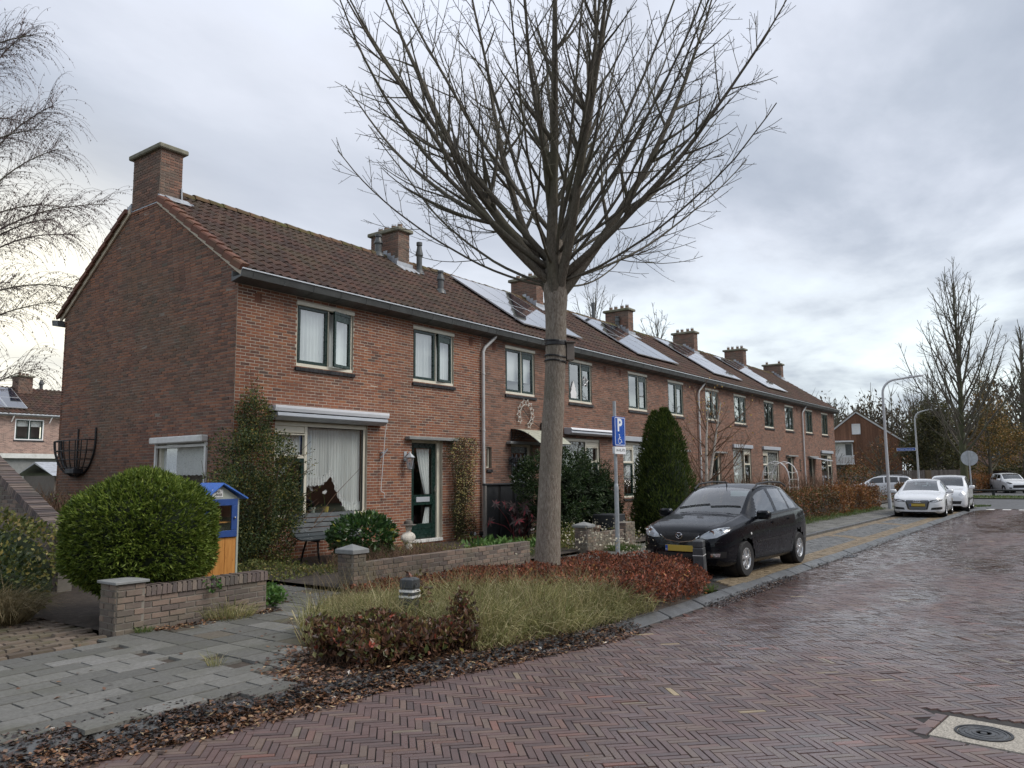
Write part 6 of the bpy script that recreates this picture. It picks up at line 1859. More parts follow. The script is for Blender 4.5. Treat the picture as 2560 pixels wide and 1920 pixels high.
for az, el, r0, Lm in ((2.15, 44, .105, 6.0), (5.35, 50, .10, 6.0), (.6, 62, .09, 6.0), (3.6, 68, .115, 6.3), (5.9, 74, .10, 6.3), (1.5, 64, .09, 6.2), (2.6, 33, .075, 5.6), (5.0, 35, .07, 5.4), (4.3, 58, .09, 6)):
    el = R(el); d = np.array([math.cos(az) * math.cos(el), math.sin(az) * math.cos(el), math.sin(el)])
    lead.append(grow((cx + .05 * math.cos(az), cy + .05 * math.sin(az), 4.5 + .45 * rng.random()), d, Lm, r0, .010, 20, .13, .05))
    lead[-1] = (lead[-1][0], r0 * (1 - np.linspace(0, 1, 21) ** .75 * .90))
limbs += lead
thick, thin, bud = branch_system(limbs, sp1=.31, len1=.36, sp2=.22, len2=.26, up1=.38, twig_r=.0045, buds=1, r_min=.0058)
V, F = tubes_np(lead, 10)
obj_np('limbs', V, F, M['bark_limb'], bt, smooth=True)
V, F = tubes_np([q for q in thick if not any(q is l for l in lead)], 7)
obj_np('branches', V, F, M['limb'], bt, smooth=True)
V, F = tubes_np(thin, 3)
bp = np.array([b[0] for b in bud]); bd = np.array([b[1] for b in bud])
V2, F2 = kites(bp, bd, rdir(len(bp)), rng.uniform(.018, .05, len(bp)), .008)
V, F = join((V, F), (V2, F2))
obj_np('twigs', V, F, M['limb'], bt, kind='stuff')
mb = MB()
for z in (3.52, 3.60, 3.86):
    for dz in (0, .012): 
        ptr = [(10.205 + .172 * math.cos(a), 6.665 + .172 * math.sin(a), z + dz + .02 * math.sin(a + z * 5)) for a in np.linspace(0, 2 * PI, 20, endpoint=False)]
        mb.tube(ptr, .008, 5, closed=True)
mb.lathe([(.170, 3.78), (.174, 3.79), (.174, 3.83), (.170, 3.84)], 22, (10.207, 6.662, 0))
mb.build('straps', M['black_metal'], bt)
mb = MB()
nbx, nby = 10.345, 6.475
Mn = Matrix.Translation((nbx, nby, 3.55)) @ Matrix.Rotation(R(-50), 4, 'Z')
mb.box(-.06, .06, -.05, .07, 0, .27); mb.v = [tuple(Mn @ Vector(p)) for p in mb.v]; mb.build('box', M['fence_wood'], nb, bev=.004)
mb = MB(); mb.box(-.075, .075, -.09, .08, .275, .295); mb.v = [tuple(Mn @ Vector(p)) for p in mb.v]; mb.build('lid', M['fence_wood'], nb)
rb = thing('round_bush', 'large clipped ball shaped bright green conifer bush behind the low wall', 'bush', (5.02, 9.34, .1))
def ball_c(n, inner):
    return shell(n, (5.04, 9.32, 1.06), (.87, .84, .80), inner, .045, 6.0)
P, N = ball_c(12000, .88)
spr = []
for e in range(5):
    off = (e - 2) * .38
    side = unit(np.cross(N, np.array([0, 0, 1.]) + rng.normal(0, .25, N.shape)))
    d = unit(N * .9 + np.array([0, 0, .22]) + rng.normal(0, .38, N.shape) + side * off)
    spr.append(kites(P + d * .012 * abs(e - 2) * -1, d, N + rng.normal(0, .6, N.shape), rng.uniform(.04, .09, len(P)) * (1 - .12 * abs(e - 2)), .017))
V, F = join(*spr)
obj_np('foliage', V, F, M['thuja'], rb)
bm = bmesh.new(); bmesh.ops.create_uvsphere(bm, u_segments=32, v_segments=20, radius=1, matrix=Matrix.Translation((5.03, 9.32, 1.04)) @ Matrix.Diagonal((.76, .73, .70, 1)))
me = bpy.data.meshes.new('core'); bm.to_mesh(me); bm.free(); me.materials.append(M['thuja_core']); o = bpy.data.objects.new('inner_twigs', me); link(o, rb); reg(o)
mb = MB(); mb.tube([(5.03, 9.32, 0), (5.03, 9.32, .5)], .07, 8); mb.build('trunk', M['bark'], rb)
P1, N1 = shell(13000, (8.75, 12.35, 1.55), (.84, .46, 1.35), .55, .16, 5.0)
P2, N2 = shell(2200, (8.85, 12.55, 2.85), (.42, .22, .55), .4, .18, 5.0)
P3, N3 = shell(7500, (8.25, 12.0, 1.15), (.72, .5, .95), .55, .16, 5.0)
P4, N4 = shell(4500, (9.2, 12.2, 1.2), (.5, .4, 1.0), .55, .18, 5.0)
P = np.concatenate([P1, P2, P3, P4]); N = np.concatenate([N1, N2, N3, N4])
P[:, 1] = np.minimum(P[:, 1], np.where(P[:, 0] > 8.57, 12.76, 30)); k = P[:, 2] > .12; P, N = P[k], N[k]
cs = leafy('wall_shrub', 'dark green shrub with yellowing leaves climbing the house corner', 'shrub', P, N, .052, .026, M['coton'], .9, .2)
st = []
for i in range(46):
    x, y = 8.75 + rng.normal(0, .25), 12.45 + rng.normal(0, .12)
    st.append(grow((x, y, .1 + rng.random() * .8), (rng.normal(0, .4), rng.normal(-.15, .25), 1), rng.uniform(1.0, 2.2), .014, .003, 9, .0, .16))
for x, z in ((8.85, 3.9), (9.02, 3.75), (8.95, 3.5)):
    st.append((np.array([(8.9, 12.6, 2.7), (8.92 + (x - 8.92) * .5, 12.68, 3.2), (x, 12.74, z)]), np.array([.012, .008, .003])))
for i in range(16):
    st.append(grow((9.2 + rng.normal(0, .2), 12.2, 1.0 + rng.random() * 1.2), (1, -.25, .25 + rng.normal(0, .25)), rng.uniform(.4, .85), .006, .003, 6, .15, .15))
V, F = tubes_np(st, 4)
obj_np('stems', V, F, M['twig_brown'], cs)
lp, ld = [], []
for pts, r in st[46:]:
    for e in range(46):
        p, d = at_frac(pts, rng.random() * .98); lp.append(p + rng.normal(0, .03, 3)); ld.append(side_dir(d, R(60), rng.random() * 6))
V, F = kites(np.array(lp), np.array(ld), rdir(len(lp)), rng.uniform(.03, .055, len(lp)), .022)
obj_np('foliage', V, F, M['coton'], cs)
n = 8000
z = .3 + 2.4 * rng.random(n)
wd = np.interp(z, [.3, .9, 1.3, 1.9, 2.3, 2.72], [.42, .45, .36, .42, .60, .42])
x = 15.03 + (rng.random(n) * 2 - 1) * wd + .06 * np.sin(z * 5)
P = np.stack([x, 12.76 - .22 * rng.random(n) ** .7, z], 1); N = np.tile([0, -1., 0], (n, 1))
jm = leafy('climbing_jasmine', 'climbing plant dotted with small yellow flowers beside the front door', 'climber', P, N, .045, .016, M['jasmine'], .8, -.1)
n = 520; z = .4 + 2.3 * rng.random(n) ** .8; wd = np.interp(z, [.3, .9, 1.3, 1.9, 2.3, 2.72], [.42, .45, .36, .42, .60, .42])
P = np.stack([15.03 + (rng.random(n) * 2 - 1) * wd, 12.54 - .05 * rng.random(n), z], 1)
V, F = kites(np.repeat(P, 4, 0), rdir(n * 4), rdir(n * 4), .020, .014, .5)
obj_np('flowers', V, F, M['yellow_flower'], jm)
st = [grow((15.03 + rng.normal(0, .1), 12.74, .15), (rng.normal(0, .12), 0, 1), rng.uniform(1.5, 2.5), .012, .004, 9, .1, .08) for i in range(12)]
V, F = tubes_np(st, 4); V[:, 1] = np.minimum(V[:, 1], 12.78); obj_np('stems', V, F, M['twig_brown'], jm)
P, N = shell(2300, (10.2, 11.0, .62), (.66, .5, .44), .62, .10, 4.0)
k = P[:, 2] > .2; P, N = P[k], N[k]
leafy('laurel_bush', 'broad leaved glossy green laurel bush before the bench', 'bush', P, N, .125, .062, M['laurel'], .55, .1, fold=.12)
P = np.stack([rng.uniform(9.0, 11.6, 1500), rng.uniform(9.6, 10.9, 1500), np.full(1500, .14)], 1)
V, F = blades(P, np.stack([rng.normal(0, .35, 1500), rng.normal(0, .35, 1500), np.ones(1500)], 1), rng.uniform(.2, .5, 1500), .006, .2)
o = obj_np('dead_stems', V, F, M['twig_brown'], kind='stuff'); tag(o, 'thin brown dead perennial stems in the front garden bed', 'dead plants')
cl = []
cl_c = [(16.6, 10.7, 1.25, 1.15, .9, 1.05), (17.6, 10.8, 1.1, 1.1, .9, 1.0), (18.4, 10.9, .95, .75, .7, .85), (16.0, 10.4, 1.0, .7, .6, .9), (17.0, 10.9, 1.85, .7, .6, .55), (15.6, 10.9, 1.55, .45, .4, .6), (18.9, 10.8, .9, .4, .4, .6)]
for c in cl_c:
    P, N = shell(110, c[:3], c[3:], .85, .12)
    for p, n_ in zip(P, N):
        if p[2] < .25: continue
        a, b = shell(34, p, (.13, .13, .11), .5, .1); cl.append((a, b * .6 + n_))
P = np.concatenate([c[0] for c in cl]); N = unit(np.concatenate([c[1] for c in cl]))
dc = leafy('cypress_bush', 'big dark green lumpy cypress bush in front of the second house', 'bush', P, N, .085, .030, M['yew'], .5, .15)
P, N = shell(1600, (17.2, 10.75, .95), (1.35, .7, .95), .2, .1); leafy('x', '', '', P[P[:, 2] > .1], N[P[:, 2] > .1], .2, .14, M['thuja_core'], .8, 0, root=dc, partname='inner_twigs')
def slim(label, x, y, h, r, n):
    z = .12 + (h - .12) * rng.random(n) ** 1.25
    u = (z - .12) / (h - .12)
    rr = r * np.interp(u, [0, .08, .3, .6, .85, 1], [.75, .95, 1.0, .72, .42, .05])
    a = rng.random(n) * 2 * PI
    lump = 1 + .10 * np.sin(a * 3 + z * 4) + .06 * np.sin(a * 7 - z * 9)
    q = (.80 + .22 * rng.random(n)) * lump
    P = np.stack([x + rr * q * np.cos(a), y + rr * q * np.sin(a), z], 1)
    N = np.stack([np.cos(a), np.sin(a), np.full(n, .35)], 1)
    rt_ = thing('tall_conifer', label, 'conifer', (x, y, .1), 0, 'tall slim conifers')
    Dv = unit(N * .7 + np.array([0, 0, .9]) + rng.normal(0, .35, (n, 3)))
    V, F = kites(P, Dv, N + rng.normal(0, .5, (n, 3)), rng.uniform(.06, .13, n), .03)
    obj_np('foliage', V, F, M['cone_green'], rt_)
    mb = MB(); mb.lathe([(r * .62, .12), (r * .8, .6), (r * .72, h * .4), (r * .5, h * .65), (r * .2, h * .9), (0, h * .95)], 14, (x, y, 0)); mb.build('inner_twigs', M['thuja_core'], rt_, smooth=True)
    return rt_
slim('taller broad conifer in front of its twin near the black car', 19.35, 9.15, 3.48, .83, 17000)
slim('slim conifer half hidden behind its broader twin', 19.72, 9.62, 3.46, .66, 9000)
n = 3200; z = .2 + 1.7 * rng.random(n) ** 1.2; a = rng.random(n) * 2 * PI; rr = .55 * (1 - (z - .2) / 1.75) * (.4 + .7 * rng.random(n)) + .03
P = np.stack([19.75 + 0 * z - .9 + rr * np.cos(a), 10.9 + rr * np.sin(a), z], 1); N = np.stack([np.cos(a), np.sin(a), -.15 * np.ones(n)], 1)
leafy('blue_spruce', 'small dark blue green spruce between cypress and tall conifers', 'conifer', P, N, .09, .02, M['blue_fir'], .4, 0.)
P, N = shell(900, (20.6, 11.4, 1.1), (.55, .5, .9), .3, .2); leafy('grey_shrub', 'thin grey green shrub before the blind window', 'shrub', P, N, .06, .02, M['olive'], .9, .2)
co = thing('castor_plant', 'dark red star leaved castor oil plant before the dark fence', 'plant', (15.7, 11.3, .15))
Vk, Fk, st = [], [], []
for i in range(26):
    b = np.array([15.7 + rng.normal(0, .12), 11.35, .15]); tip = np.array([15.7 + rng.normal(0, .50), 11.2 + rng.normal(0, .25), rng.uniform(.45, 1.15)])
    st.append((np.array([b, (b + tip) / 2 + np.array([0, 0, .12]), tip]), np.array([.015, .01, .006])))
    ax = unit(np.array([tip[0] - 15.7 + rng.normal(0, .3), -.6 + rng.normal(0, .4), .5]))
    u = unit(np.cross(ax, [0, 0, 1.])); w = np.cross(u, ax)
    sz_ = rng.uniform(.12, .22)
    for k in range(8):
        a = k * 2 * PI / 8 + .2
        d = u * math.cos(a) + w * math.sin(a) - ax * .25
        v, f = kites(tip[None], d[None], ax[None], sz_ * (1 if k != 0 else .5), sz_ * .3)
        Vk.append(v); Fk.append(f + 4 * len(Fk))
obj_np('leaves', np.concatenate(Vk), np.concatenate(Fk), M['castor'], co)
V, F = tubes_np(st, 5); obj_np('stems', V, F, M['castor'], co)
yb = thing('garden_birch', 'small white stemmed birch with last yellow leaves before the row', 'tree', (25.7, 10.7, .15))
stems = [grow((25.7, 10.7, .1), (-.06, 0, 1), 3.9, .085, .02, 10, .05, .04), grow((25.85, 10.7, .1), (.10, .05, 1), 4.2, .075, .02, 10, .05, .05), grow((25.78, 10.8, .1), (.28, -.05, 1), 3.7, .055, .015, 10, .05, .06)]
limbs = []
for pts, r in stems:
    for i in range(9):
        p, d = at_frac(pts, .25 + .72 * i / 9)
        limbs.append(grow(p, side_dir(d, R(52), i * 2.4 + rng.random()), rng.uniform(1.2, 2.6) * (1.1 - .5 * i / 9), .022, .005, 10, .42, .09))
thick, thin, bud = branch_system(limbs, .28, R(40), .45, .25, .25, .25, .0045, 0, .006)
V, F = tubes_np(stems, 9); obj_np('trunk', V, F, M['birch_bark'], yb, smooth=True)
V, F = tubes_np(thick + thin, 4); obj_np('branches', V, F, M['twig_brown'], yb, kind='stuff')
lp = [t[0][-1] for t in thin if rng.random() < .16] + [t[0][-1] + rng.normal(0, .06, 3) for t in thin if t[0][-1][2] > 3.6 and rng.random() < .3]
lp = np.array(lp); V, F = kites(lp, unit(rng.normal(0, .5, lp.shape) - np.array([0, 0, .8])), rdir(len(lp)), rng.uniform(.05, .09, len(lp)), .055); obj_np('leaves', V, F, M['birch_leaf'], yb)
hbn = thing('weeping_birch', 'large weeping birch with hanging dark catkin twigs beyond the gable', 'tree', (7.6, 25.2, 0))
trunk = grow((7.4, 25.4, -.1), (.02, -.03, 1), 15.0, .26, .04, 16, .02, .02)
limbs, hang = [trunk], []
for i in range(30):
    p, d = at_frac(trunk[0], .22 + .75 * i / 30)
    az = i * 2.4
    limbs.append(grow(p, (math.cos(az) * .9, math.sin(az) * .9, .8), rng.uniform(3.0, 4.6) * (1.1 - .45 * i / 30), .04, .010, 14, .0, .05, sag=.34))
for tgt, z0 in (((11.0, 23.3, 10.0), 7.6), ((10.9, 23.6, 7.3), 6.2), ((9.7, 24.1, 12.9), 9.0), ((8.9, 24.4, 14.9), 11.0), ((10.4, 23.8, 9.0), 7.0), ((9.9, 24.1, 11.6), 8.2)):
    a = np.array([7.5, 25.3, z0]); b = np.array(tgt)
    tt = np.linspace(0, 1, 14)[:, None]
    limbs.append((a + (b - a) * tt + np.array([0, 0, 1.]) * (np.sin(tt * PI) * .55), np.linspace(.035, .009, 14)))
for pts, r in limbs[1:]:
    n = int(np.linalg.norm(np.diff(pts, axis=0), axis=1).sum() / .04)
    for j in range(n):
        p, d = at_frac(pts, .25 + .74 * rng.random())
        s_ = side_dir(d, R(40), rng.random() * 6)
        hang.append(grow(p, s_ + np.array([0, 0, .1]), rng.uniform(.5, 1.8), .0055, .003, 7, 0, .12, sag=2.6))
V, F = tubes_np(limbs, 6); obj_np('trunk', V, F, M['limb_far'], hbn, smooth=True)
V, F = tubes_np(hang, 3); obj_np('hanging_twigs', V, F, M['twig_red'], hbn, kind='stuff')
lp = np.concatenate([[at_frac(t[0], rng.random() * .98)[0] for e in range(6)] for t in hang])
V, F = kites(lp, unit(rng.normal(0, .4, lp.shape) - np.array([0, 0, 1.])), rdir(len(lp)), rng.uniform(.04, .085, len(lp)), .028); obj_np('catkins', V, F, M['catkin'], hbn, kind='stuff')
def bed_pts(n):
    out = np.zeros((0, 2))
    while len(out) < n:
        q = np.stack([rng.uniform(4.1, 12.5, n * 2), rng.uniform(4.3, 8.7, n * 2)], 1)
        out = np.concatenate([out, q[inside(BED, q[:, 0], q[:, 1])]])
    return out[:n]
def front(x): return np.interp(x, [p[0] for p in BED[:8]], [p[1] for p in BED[:8]])
def zone(q):
    x, y = q[:, 0], q[:, 1]
    f = y - front(x)
    wob = .25 * np.sin(y * 2.3 + 1) + .18 * np.sin(x * 3.1)
    dark = (x < 6.1 + wob) & (f < .70 + .2 * np.sin(x * 4)) & (x > 4.7 + .15 * np.sin(y * 5))
    red = (x > 8.55 + wob - .35 * (y - 6)) | (y > 7.4 + .2 * np.sin(x * 2)) & (x > 8)
    grass = ~dark & ~red & (x > 5.15) & (y < 8.3)
    return dark & (f > .12), red, grass
def hump(q, h, edge=.35):
    """height of the planting, falling off towards the edge of the bed"""
    x, y = q[:, 0], q[:, 1]
    f = np.clip((y - front(x)) / edge, 0, 1)
    e = np.clip((12.45 - x - .3 * np.abs(y - 5.6)) / .4, 0, 1)
    h = h * np.interp(y, [6.9, 7.7], [1, .38]) * (1 + .35 * (x < 6.6) * np.sin(x * 5.3 + 1.0) * np.cos(y * 4.1))
    return h * (.35 + .65 * f ** .6) * (.25 + .75 * e ** .6) * (1 + .14 * np.sin(x * 3.3 + y * 2.1) + .10 * np.sin(x * 7.1 - y * 5.3))
q = bed_pts(60000); dk, rd, gs = zone(q)
g = q[gs][:15000]; n = len(g)
cl_ = g + rng.normal(0, .02, g.shape)
fx = np.stack([.10 * np.sin(g[:, 0] * 5) + rng.normal(0, .38, n), -.42 * np.clip(1.3 - (g[:, 1] - front(g[:, 0])), 0, 1) + rng.normal(0, .36, n), np.ones(n)], 1)
hg = hump(g, 1.0, .5) * rng.uniform(.22, .52, n)
V, F = blades(np.stack([g[:, 0], g[:, 1], np.full(n, .08)], 1), fx, hg, rng.uniform(.004, .009, n), rng.uniform(.15, .95, n))
o = obj_np('bed_grass', V, F, M['grass_tan'], kind='stuff'); tag(o, 'long drooping tan and green grass in the roadside bed', 'grass')
g = q[gs][15000:15700]; n = len(g)
V, F = blades(np.stack([g[:, 0], g[:, 1], np.full(n, .1)], 1), np.stack([rng.normal(0, .25, n), rng.normal(0, .25, n), np.ones(n)], 1), rng.uniform(.4, .72, n), .004, .2)
o = obj_np('grass_stalks', V, F, M['fescue'], kind='stuff'); tag(o, 'pale dry seed stalks standing above the bed grass', 'grass')
def shrub_mass(name, label, q, h, nleaf, mat, L, Wd, tw, ntw, base=.08, edge=.35):
    idx = rng.integers(0, len(q), nleaf)
    p2 = q[idx] + rng.normal(0, .03, (nleaf, 2))
    H_ = hump(p2, h, edge)
    z = base + H_ * (1 - .75 * rng.random(nleaf) ** 1.7)
    P = np.stack([p2[:, 0], p2[:, 1], z], 1)
    N = unit(np.stack([rng.normal(0, .5, nleaf), rng.normal(-.35, .5, nleaf), np.ones(nleaf) * .7], 1))
    V, F = kites(P, unit(N + rng.normal(0, .8, N.shape)), N + rng.normal(0, .5, N.shape), L * rng.uniform(.55, 1.3, nleaf), Wd * rng.uniform(.6, 1.2, nleaf), fold=.15)
    o = obj_np(name, V, F, mat, kind='stuff'); tag(o, label, 'shrubs')
    idx = rng.integers(0, len(q), ntw)
    p2 = q[idx]; H_ = hump(p2, h, edge)
    V, F = blades(np.stack([p2[:, 0], p2[:, 1], np.full(ntw, base)], 1), np.stack([rng.normal(0, .3, ntw), rng.normal(-.1, .3, ntw), np.ones(ntw)], 1), H_ * rng.uniform(.8, 1.35, ntw), .006, .1)
    o2 = obj_np(name + '_stems', V, F, tw, kind='stuff'); tag(o2, 'thin bare stems of the ' + label, 'shrubs')
shrub_mass('red_shrubs', 'low russet red shrubs filling the right half of the bed', q[rd], .31, 30000, M['red_shrub'], .052, .032, M['twig_brown'], 4500)
shrub_mass('dark_shrubs', 'low dark red and green shrubs at the front corner of the bed', q[dk], .40, 8500, M['dark_shrub'], .07, .045, M['twig_brown'], 900, edge=1.1)
n = 230; a = rng.random(n) * 2 * PI; z = .08 + .62 * rng.random(n) ** 1.1
P = np.stack([6.36 + .11 * np.cos(a) + .10 * (z - .1) + rng.normal(0, .03, n) + .04, 6.12 + .11 * np.sin(a) - .04, z], 1)
k = (P[:, 0] - 6.33 + .3 * (P[:, 1] - 6.12) > -.04 - .25 * (.42 - P[:, 2]))
leafy('creeper', 'dark red creeper growing up the squat bollard', 'climber', P[k], np.stack([np.cos(a), np.sin(a), 0 * a], 1)[k], .06, .04, M['dark_shrub'], .7, .2)
pq = q[rd]; pq = pq[(pq[:, 0] > 10.8) & (pq[:, 1] > 5.9)][:240]
if len(pq):
    P = np.stack([pq[:, 0], pq[:, 1], .1 + hump(pq, .5) + rng.uniform(.0, .18, len(pq))], 1)
    V, F = kites(P, rdir(len(P)), rdir(len(P)), .045, .035); o = obj_np('seed_heads', V, F, M['pale_flower'], kind='stuff'); tag(o, 'pale seed heads above the red shrubs', 'seed heads')
def litter(name, label, P, mat, s0, s1, tilt=.24):
    n = len(P)
    N = unit(np.stack([rng.normal(0, tilt, n), rng.normal(0, tilt, n), np.ones(n)], 1))
    Dv = unit(np.cross(N, rdir(n)))
    V, F = kites(P, Dv, N, rng.uniform(s0, s1, n), rng.uniform(s0, s1, n) * .62, .5, rng.uniform(-.15, .3, n)[:, None] * 1.0)
    o = obj_np(name, V, F, mat, kind='stuff'); tag(o, label, 'fallen leaves'); return o
def strip(n, x0, x1, d0, d1, zf, pw=1.0):
    x = x0 + (x1 - x0) * rng.random(n)
    y = kerb_y(x) + d0 + (d1 - d0) * rng.random(n) ** pw
    return np.stack([x, y, zf + .012 * rng.random(n)], 1)
P = np.concatenate([strip(1900, 1.6, 4.4, -.26, .06, .006), strip(2300, 3.4, 7.9, -.16, .14, .006), strip(2600, 4.1, 7.2, .16, .65, .07), strip(500, 1.2, 3.6, -.35, .3, .006)])
kz = lambda P: np.interp(P[:, 1] - kerb_y(P[:, 0]), [-.01, .0, .13, .18], [0, .02, .075, .092])
P[:, 2] = np.maximum(P[:, 2], kz(P) + .006 * rng.random(len(P)))
litter('leaf_litter', 'drift of brown and tan fallen leaves along the kerb', P, M['litter'], .018, .07)
P = np.concatenate([strip(3200, 1.4, 3.4, -.25, .42, .012), strip(2600, 3.2, 8.2, -.16, .10, .006), strip(1500, 3.2, 8.2, .05, .35, .09), strip(1400, 10.0, 13.5, -.22, .03, .004), strip(700, 15, 26, -.16, .03, .004), strip(500, 26, 39, -.25, .02, .004)])
P[:, 2] = np.maximum(P[:, 2], kz(P) + .003)
litter('wet_leaf_mush', 'dark wet leaf mush lying in the gutter', P, M['litter_wet'], .02, .055, .25)
P = []
x = rng.uniform(-1, 4.3, 900); P.append(np.stack([x, 10.4 + rng.normal(0, .22, 900) - .25 * (x - 2) * .3, np.full(900, .105)], 1))
x = rng.uniform(4.7, 6.3, 500); P.append(np.stack([x, 8.32 + rng.normal(0, .07, 500), np.full(500, .105)], 1))
x = rng.uniform(.8, 7.5, 90); P.append(np.stack([x, rng.uniform(5.6, 8.2, 90), np.full(90, .106)], 1))
x = rng.uniform(7.9, 15.5, 900); P.append(np.stack([x, 8.45 + rng.normal(0, .14, 900), np.full(900, .105)], 1))
x = rng.uniform(22, 38, 700); P.append(np.stack([x, 7.75 + rng.normal(0, .14, 700), np.full(700, .107)], 1))
x = rng.uniform(4.2, 5.1, 500); P.append(np.stack([x, 5.55 + (x - 4.3) * .8 + rng.normal(0, .18, 500), np.full(500, .11)], 1))
x = rng.uniform(6.3, 7.7, 350); P.append(np.stack([x, rng.uniform(8.7, 10.9, 350), np.full(350, .105)], 1))
P = np.concatenate(P)
litter('scattered_leaves', 'single tan leaves scattered over pavement and garden edges', P, M['litter'], .03, .07)
x = rng.uniform(3, 12, 46); P = np.stack([x, rng.uniform(1.0, 4.0, 46), np.full(46, .010)], 1); P = P[P[:, 1] > .12 * P[:, 0] - .1]
litter('road_leaves', 'few pale leaf scraps on the wet brick road', P, M['litter'], .015, .035)
def tuft(name, label, c, r, n, h, mat, w=.006, droop=(.2, .8), spread=.45):
    a, q_ = rng.random(n) * 2 * PI, r * rng.random(n) ** .6
    P = np.stack([c[0] + q_ * np.cos(a), c[1] + q_ * np.sin(a), np.full(n, c[2])], 1)
    Dv = np.stack([np.cos(a) * spread * q_ / r + rng.normal(0, .15, n), np.sin(a) * spread * q_ / r + rng.normal(0, .15, n), np.ones(n)], 1)
    V, F = blades(P, Dv, h * rng.uniform(.5, 1.1, n), w, rng.uniform(*droop, n))
    o = obj_np(name, V, F, mat); tag(o, label, 'grass tuft'); return o
tuft('grass_tuft', 'tan ornamental grass tuft left of the round bush', (3.85, 10.35, .1), .36, 1800, .62, M['fescue'], .006, (.3, 1.0), .9)
tuft('grass_tuft', 'green grass tuft at the foot of the coping wall', (5.62, 8.36, .09), .26, 420, .30, M['grass_tan'], .005, (.3, .9), .8)
tuft('grass_tuft', 'little grass sprig in a pavement joint', (4.15, 6.35, .1), .07, 60, .16, M['grass_tan'], .004)
tuft('grass_tuft', 'bright green grass tuft beside the short wall and sign pole', (15.3, 8.35, .1), .40, 800, .24, M['grass_green'], .006, (.2, .8), .7)
tuft('grass_tuft', 'small weed at the corner of the coping wall pier', (4.58, 8.36, .09), .08, 110, .10, M['grass_green'], .006)
tuft('grass_tuft', 'tuft of weeds beside the kerb stone before the black car', (10.75, 4.52, .08), .14, 120, .16, M['grass_green'], .006)
P, N = shell(420, (6.42, 8.75, .12), (.24, .2, .26), .3, .1, half=True)
leafy('geranium_plant', 'bright green round leaved plant at the end of the coping wall', 'plant', P, N, .07, .055, M['bright_green'], .6, .2)
P, N = shell(60, (5.45, 8.45, .5), (.10, .04, .1), .3, .1); leafy('wall_weed', 'small bright weed growing from the wall top', 'plant', P, N, .05, .035, M['bright_green'], .6, -.1)
def cover(name, label, x0, x1, y0, y1, n, h, mat, L=.05, Wd=.03, z0=.12, ex=None):
    p2 = np.stack([rng.uniform(x0, x1, n), rng.uniform(y0, y1, n)], 1)
    if ex is not None: p2 = p2[ex(p2[:, 0], p2[:, 1])]
    n = len(p2)
    hh = h * (.55 + .45 * np.sin(p2[:, 0] * 2.1 + 1) * np.sin(p2[:, 1] * 2.7)) * rng.random(n)
    P = np.stack([p2[:, 0], p2[:, 1], z0 + hh], 1)
    V, F = kites(P, rdir(n) + np.array([0, 0, .4]), rdir(n) + np.array([0, 0, 1.0]), L * rng.uniform(.6, 1.3, n), Wd, fold=.1)
    o = obj_np(name, V, F, mat, kind='stuff'); tag(o, label, 'ground cover'); return o
cover('ground_cover', 'low yellowing ground cover below the corner shrub', 6.6, 9.3, 10.2, 12.7, 5200, .32, M['low_green'], ex=lambda x, y: (x > 7.7) | (y > 11.2))
cover('ground_cover', 'low green plants along the front door garden', 10.8, 15.0, 9.0, 12.6, 5200, .26, M['low_green'], ex=lambda x, y: ~((abs(x - 13.9) < .6) & (y > 9.3)))
cover('lawn_strip', 'patch of green grass behind the long garden wall', 9.5, 13.5, 8.95, 10.0, 5200, .16, M['grass_green'], .09, .008, .14)
cover('ground_cover', 'mixed autumn plants beside the dark panel fence', 14.6, 17.6, 9.0, 11.4, 5200, .42, M['low_green'])
cover('flowering_cover', 'pale flowering plants behind the short garden wall', 14.4, 17.2, 8.95, 9.9, 2600, .60, M['low_green'])
n = 170; P = np.stack([rng.uniform(14.4, 17.3, n), rng.uniform(9.0, 9.9, n), rng.uniform(.45, .72, n)], 1); V, F = kites(P, rdir(n), rdir(n), .04, .03); o = obj_np('pale_blooms', V, F, M['pale_flower'], kind='stuff'); tag(o, 'small faded cream blooms behind the short wall', 'flowers')
cover('lettuce_leaves', 'bright green foxglove rosettes beside the long wall', 13.2, 15.2, 10.0, 11.2, 700, .18, M['bright_green'], .16, .06, .14)
cover('garden_plants', 'tangled garden plants before the third to sixth houses', 20.0, 51.0, 9.0, 12.3, 9000, .9, M['mixed_hedge'], .10, .06)
for c, r_, n, lab, mt in (((2.9, 11.6, .55), (1.15, .9, .72), 9000, 'yellow green ivy mound at the left edge before the sloping wall', 'low_green'), ((4.0, 11.3, .42), (.75, .7, .55), 2600, 'low green shrub between ivy mound and tan grass', 'coton'), ((1.6, 10.9, .35), (.9, .5, .4), 2200, 'dark ivy patch at the left picture edge', 'coton'), ((4.6, 12.2, .65), (.8, .6, .75), 2800, 'yellowing bramble shrub below the sloping wall', 'low_green')):
    P, N = shell(n, c, r_, .6, .16, 4.0); k = P[:, 2] > .08
    iv = leafy('ivy_shrub', lab, 'shrub', P[k], N[k], .065, .045, M[mt], .7, .2)
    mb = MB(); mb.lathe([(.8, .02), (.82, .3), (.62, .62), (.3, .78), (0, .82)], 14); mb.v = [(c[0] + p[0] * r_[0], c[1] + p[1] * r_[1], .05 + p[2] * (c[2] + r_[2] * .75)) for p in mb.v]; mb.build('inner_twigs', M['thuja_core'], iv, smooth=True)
st = [grow((3.6 + rng.normal(0, .25), 11.9, .9), (rng.normal(.1, .6), -.1, .9), rng.uniform(.5, 1.0), .008, .003, 6, -.2, .15) for i in range(9)]
V, F = tubes_np(st, 4); sh = thing('pale_shoots', 'pale leafy shoots rising from the ivy mound', 'plant', (3.6, 11.9, .6)); obj_np('stems', V, F, M['twig_brown'], sh)
lp, ld = [], []
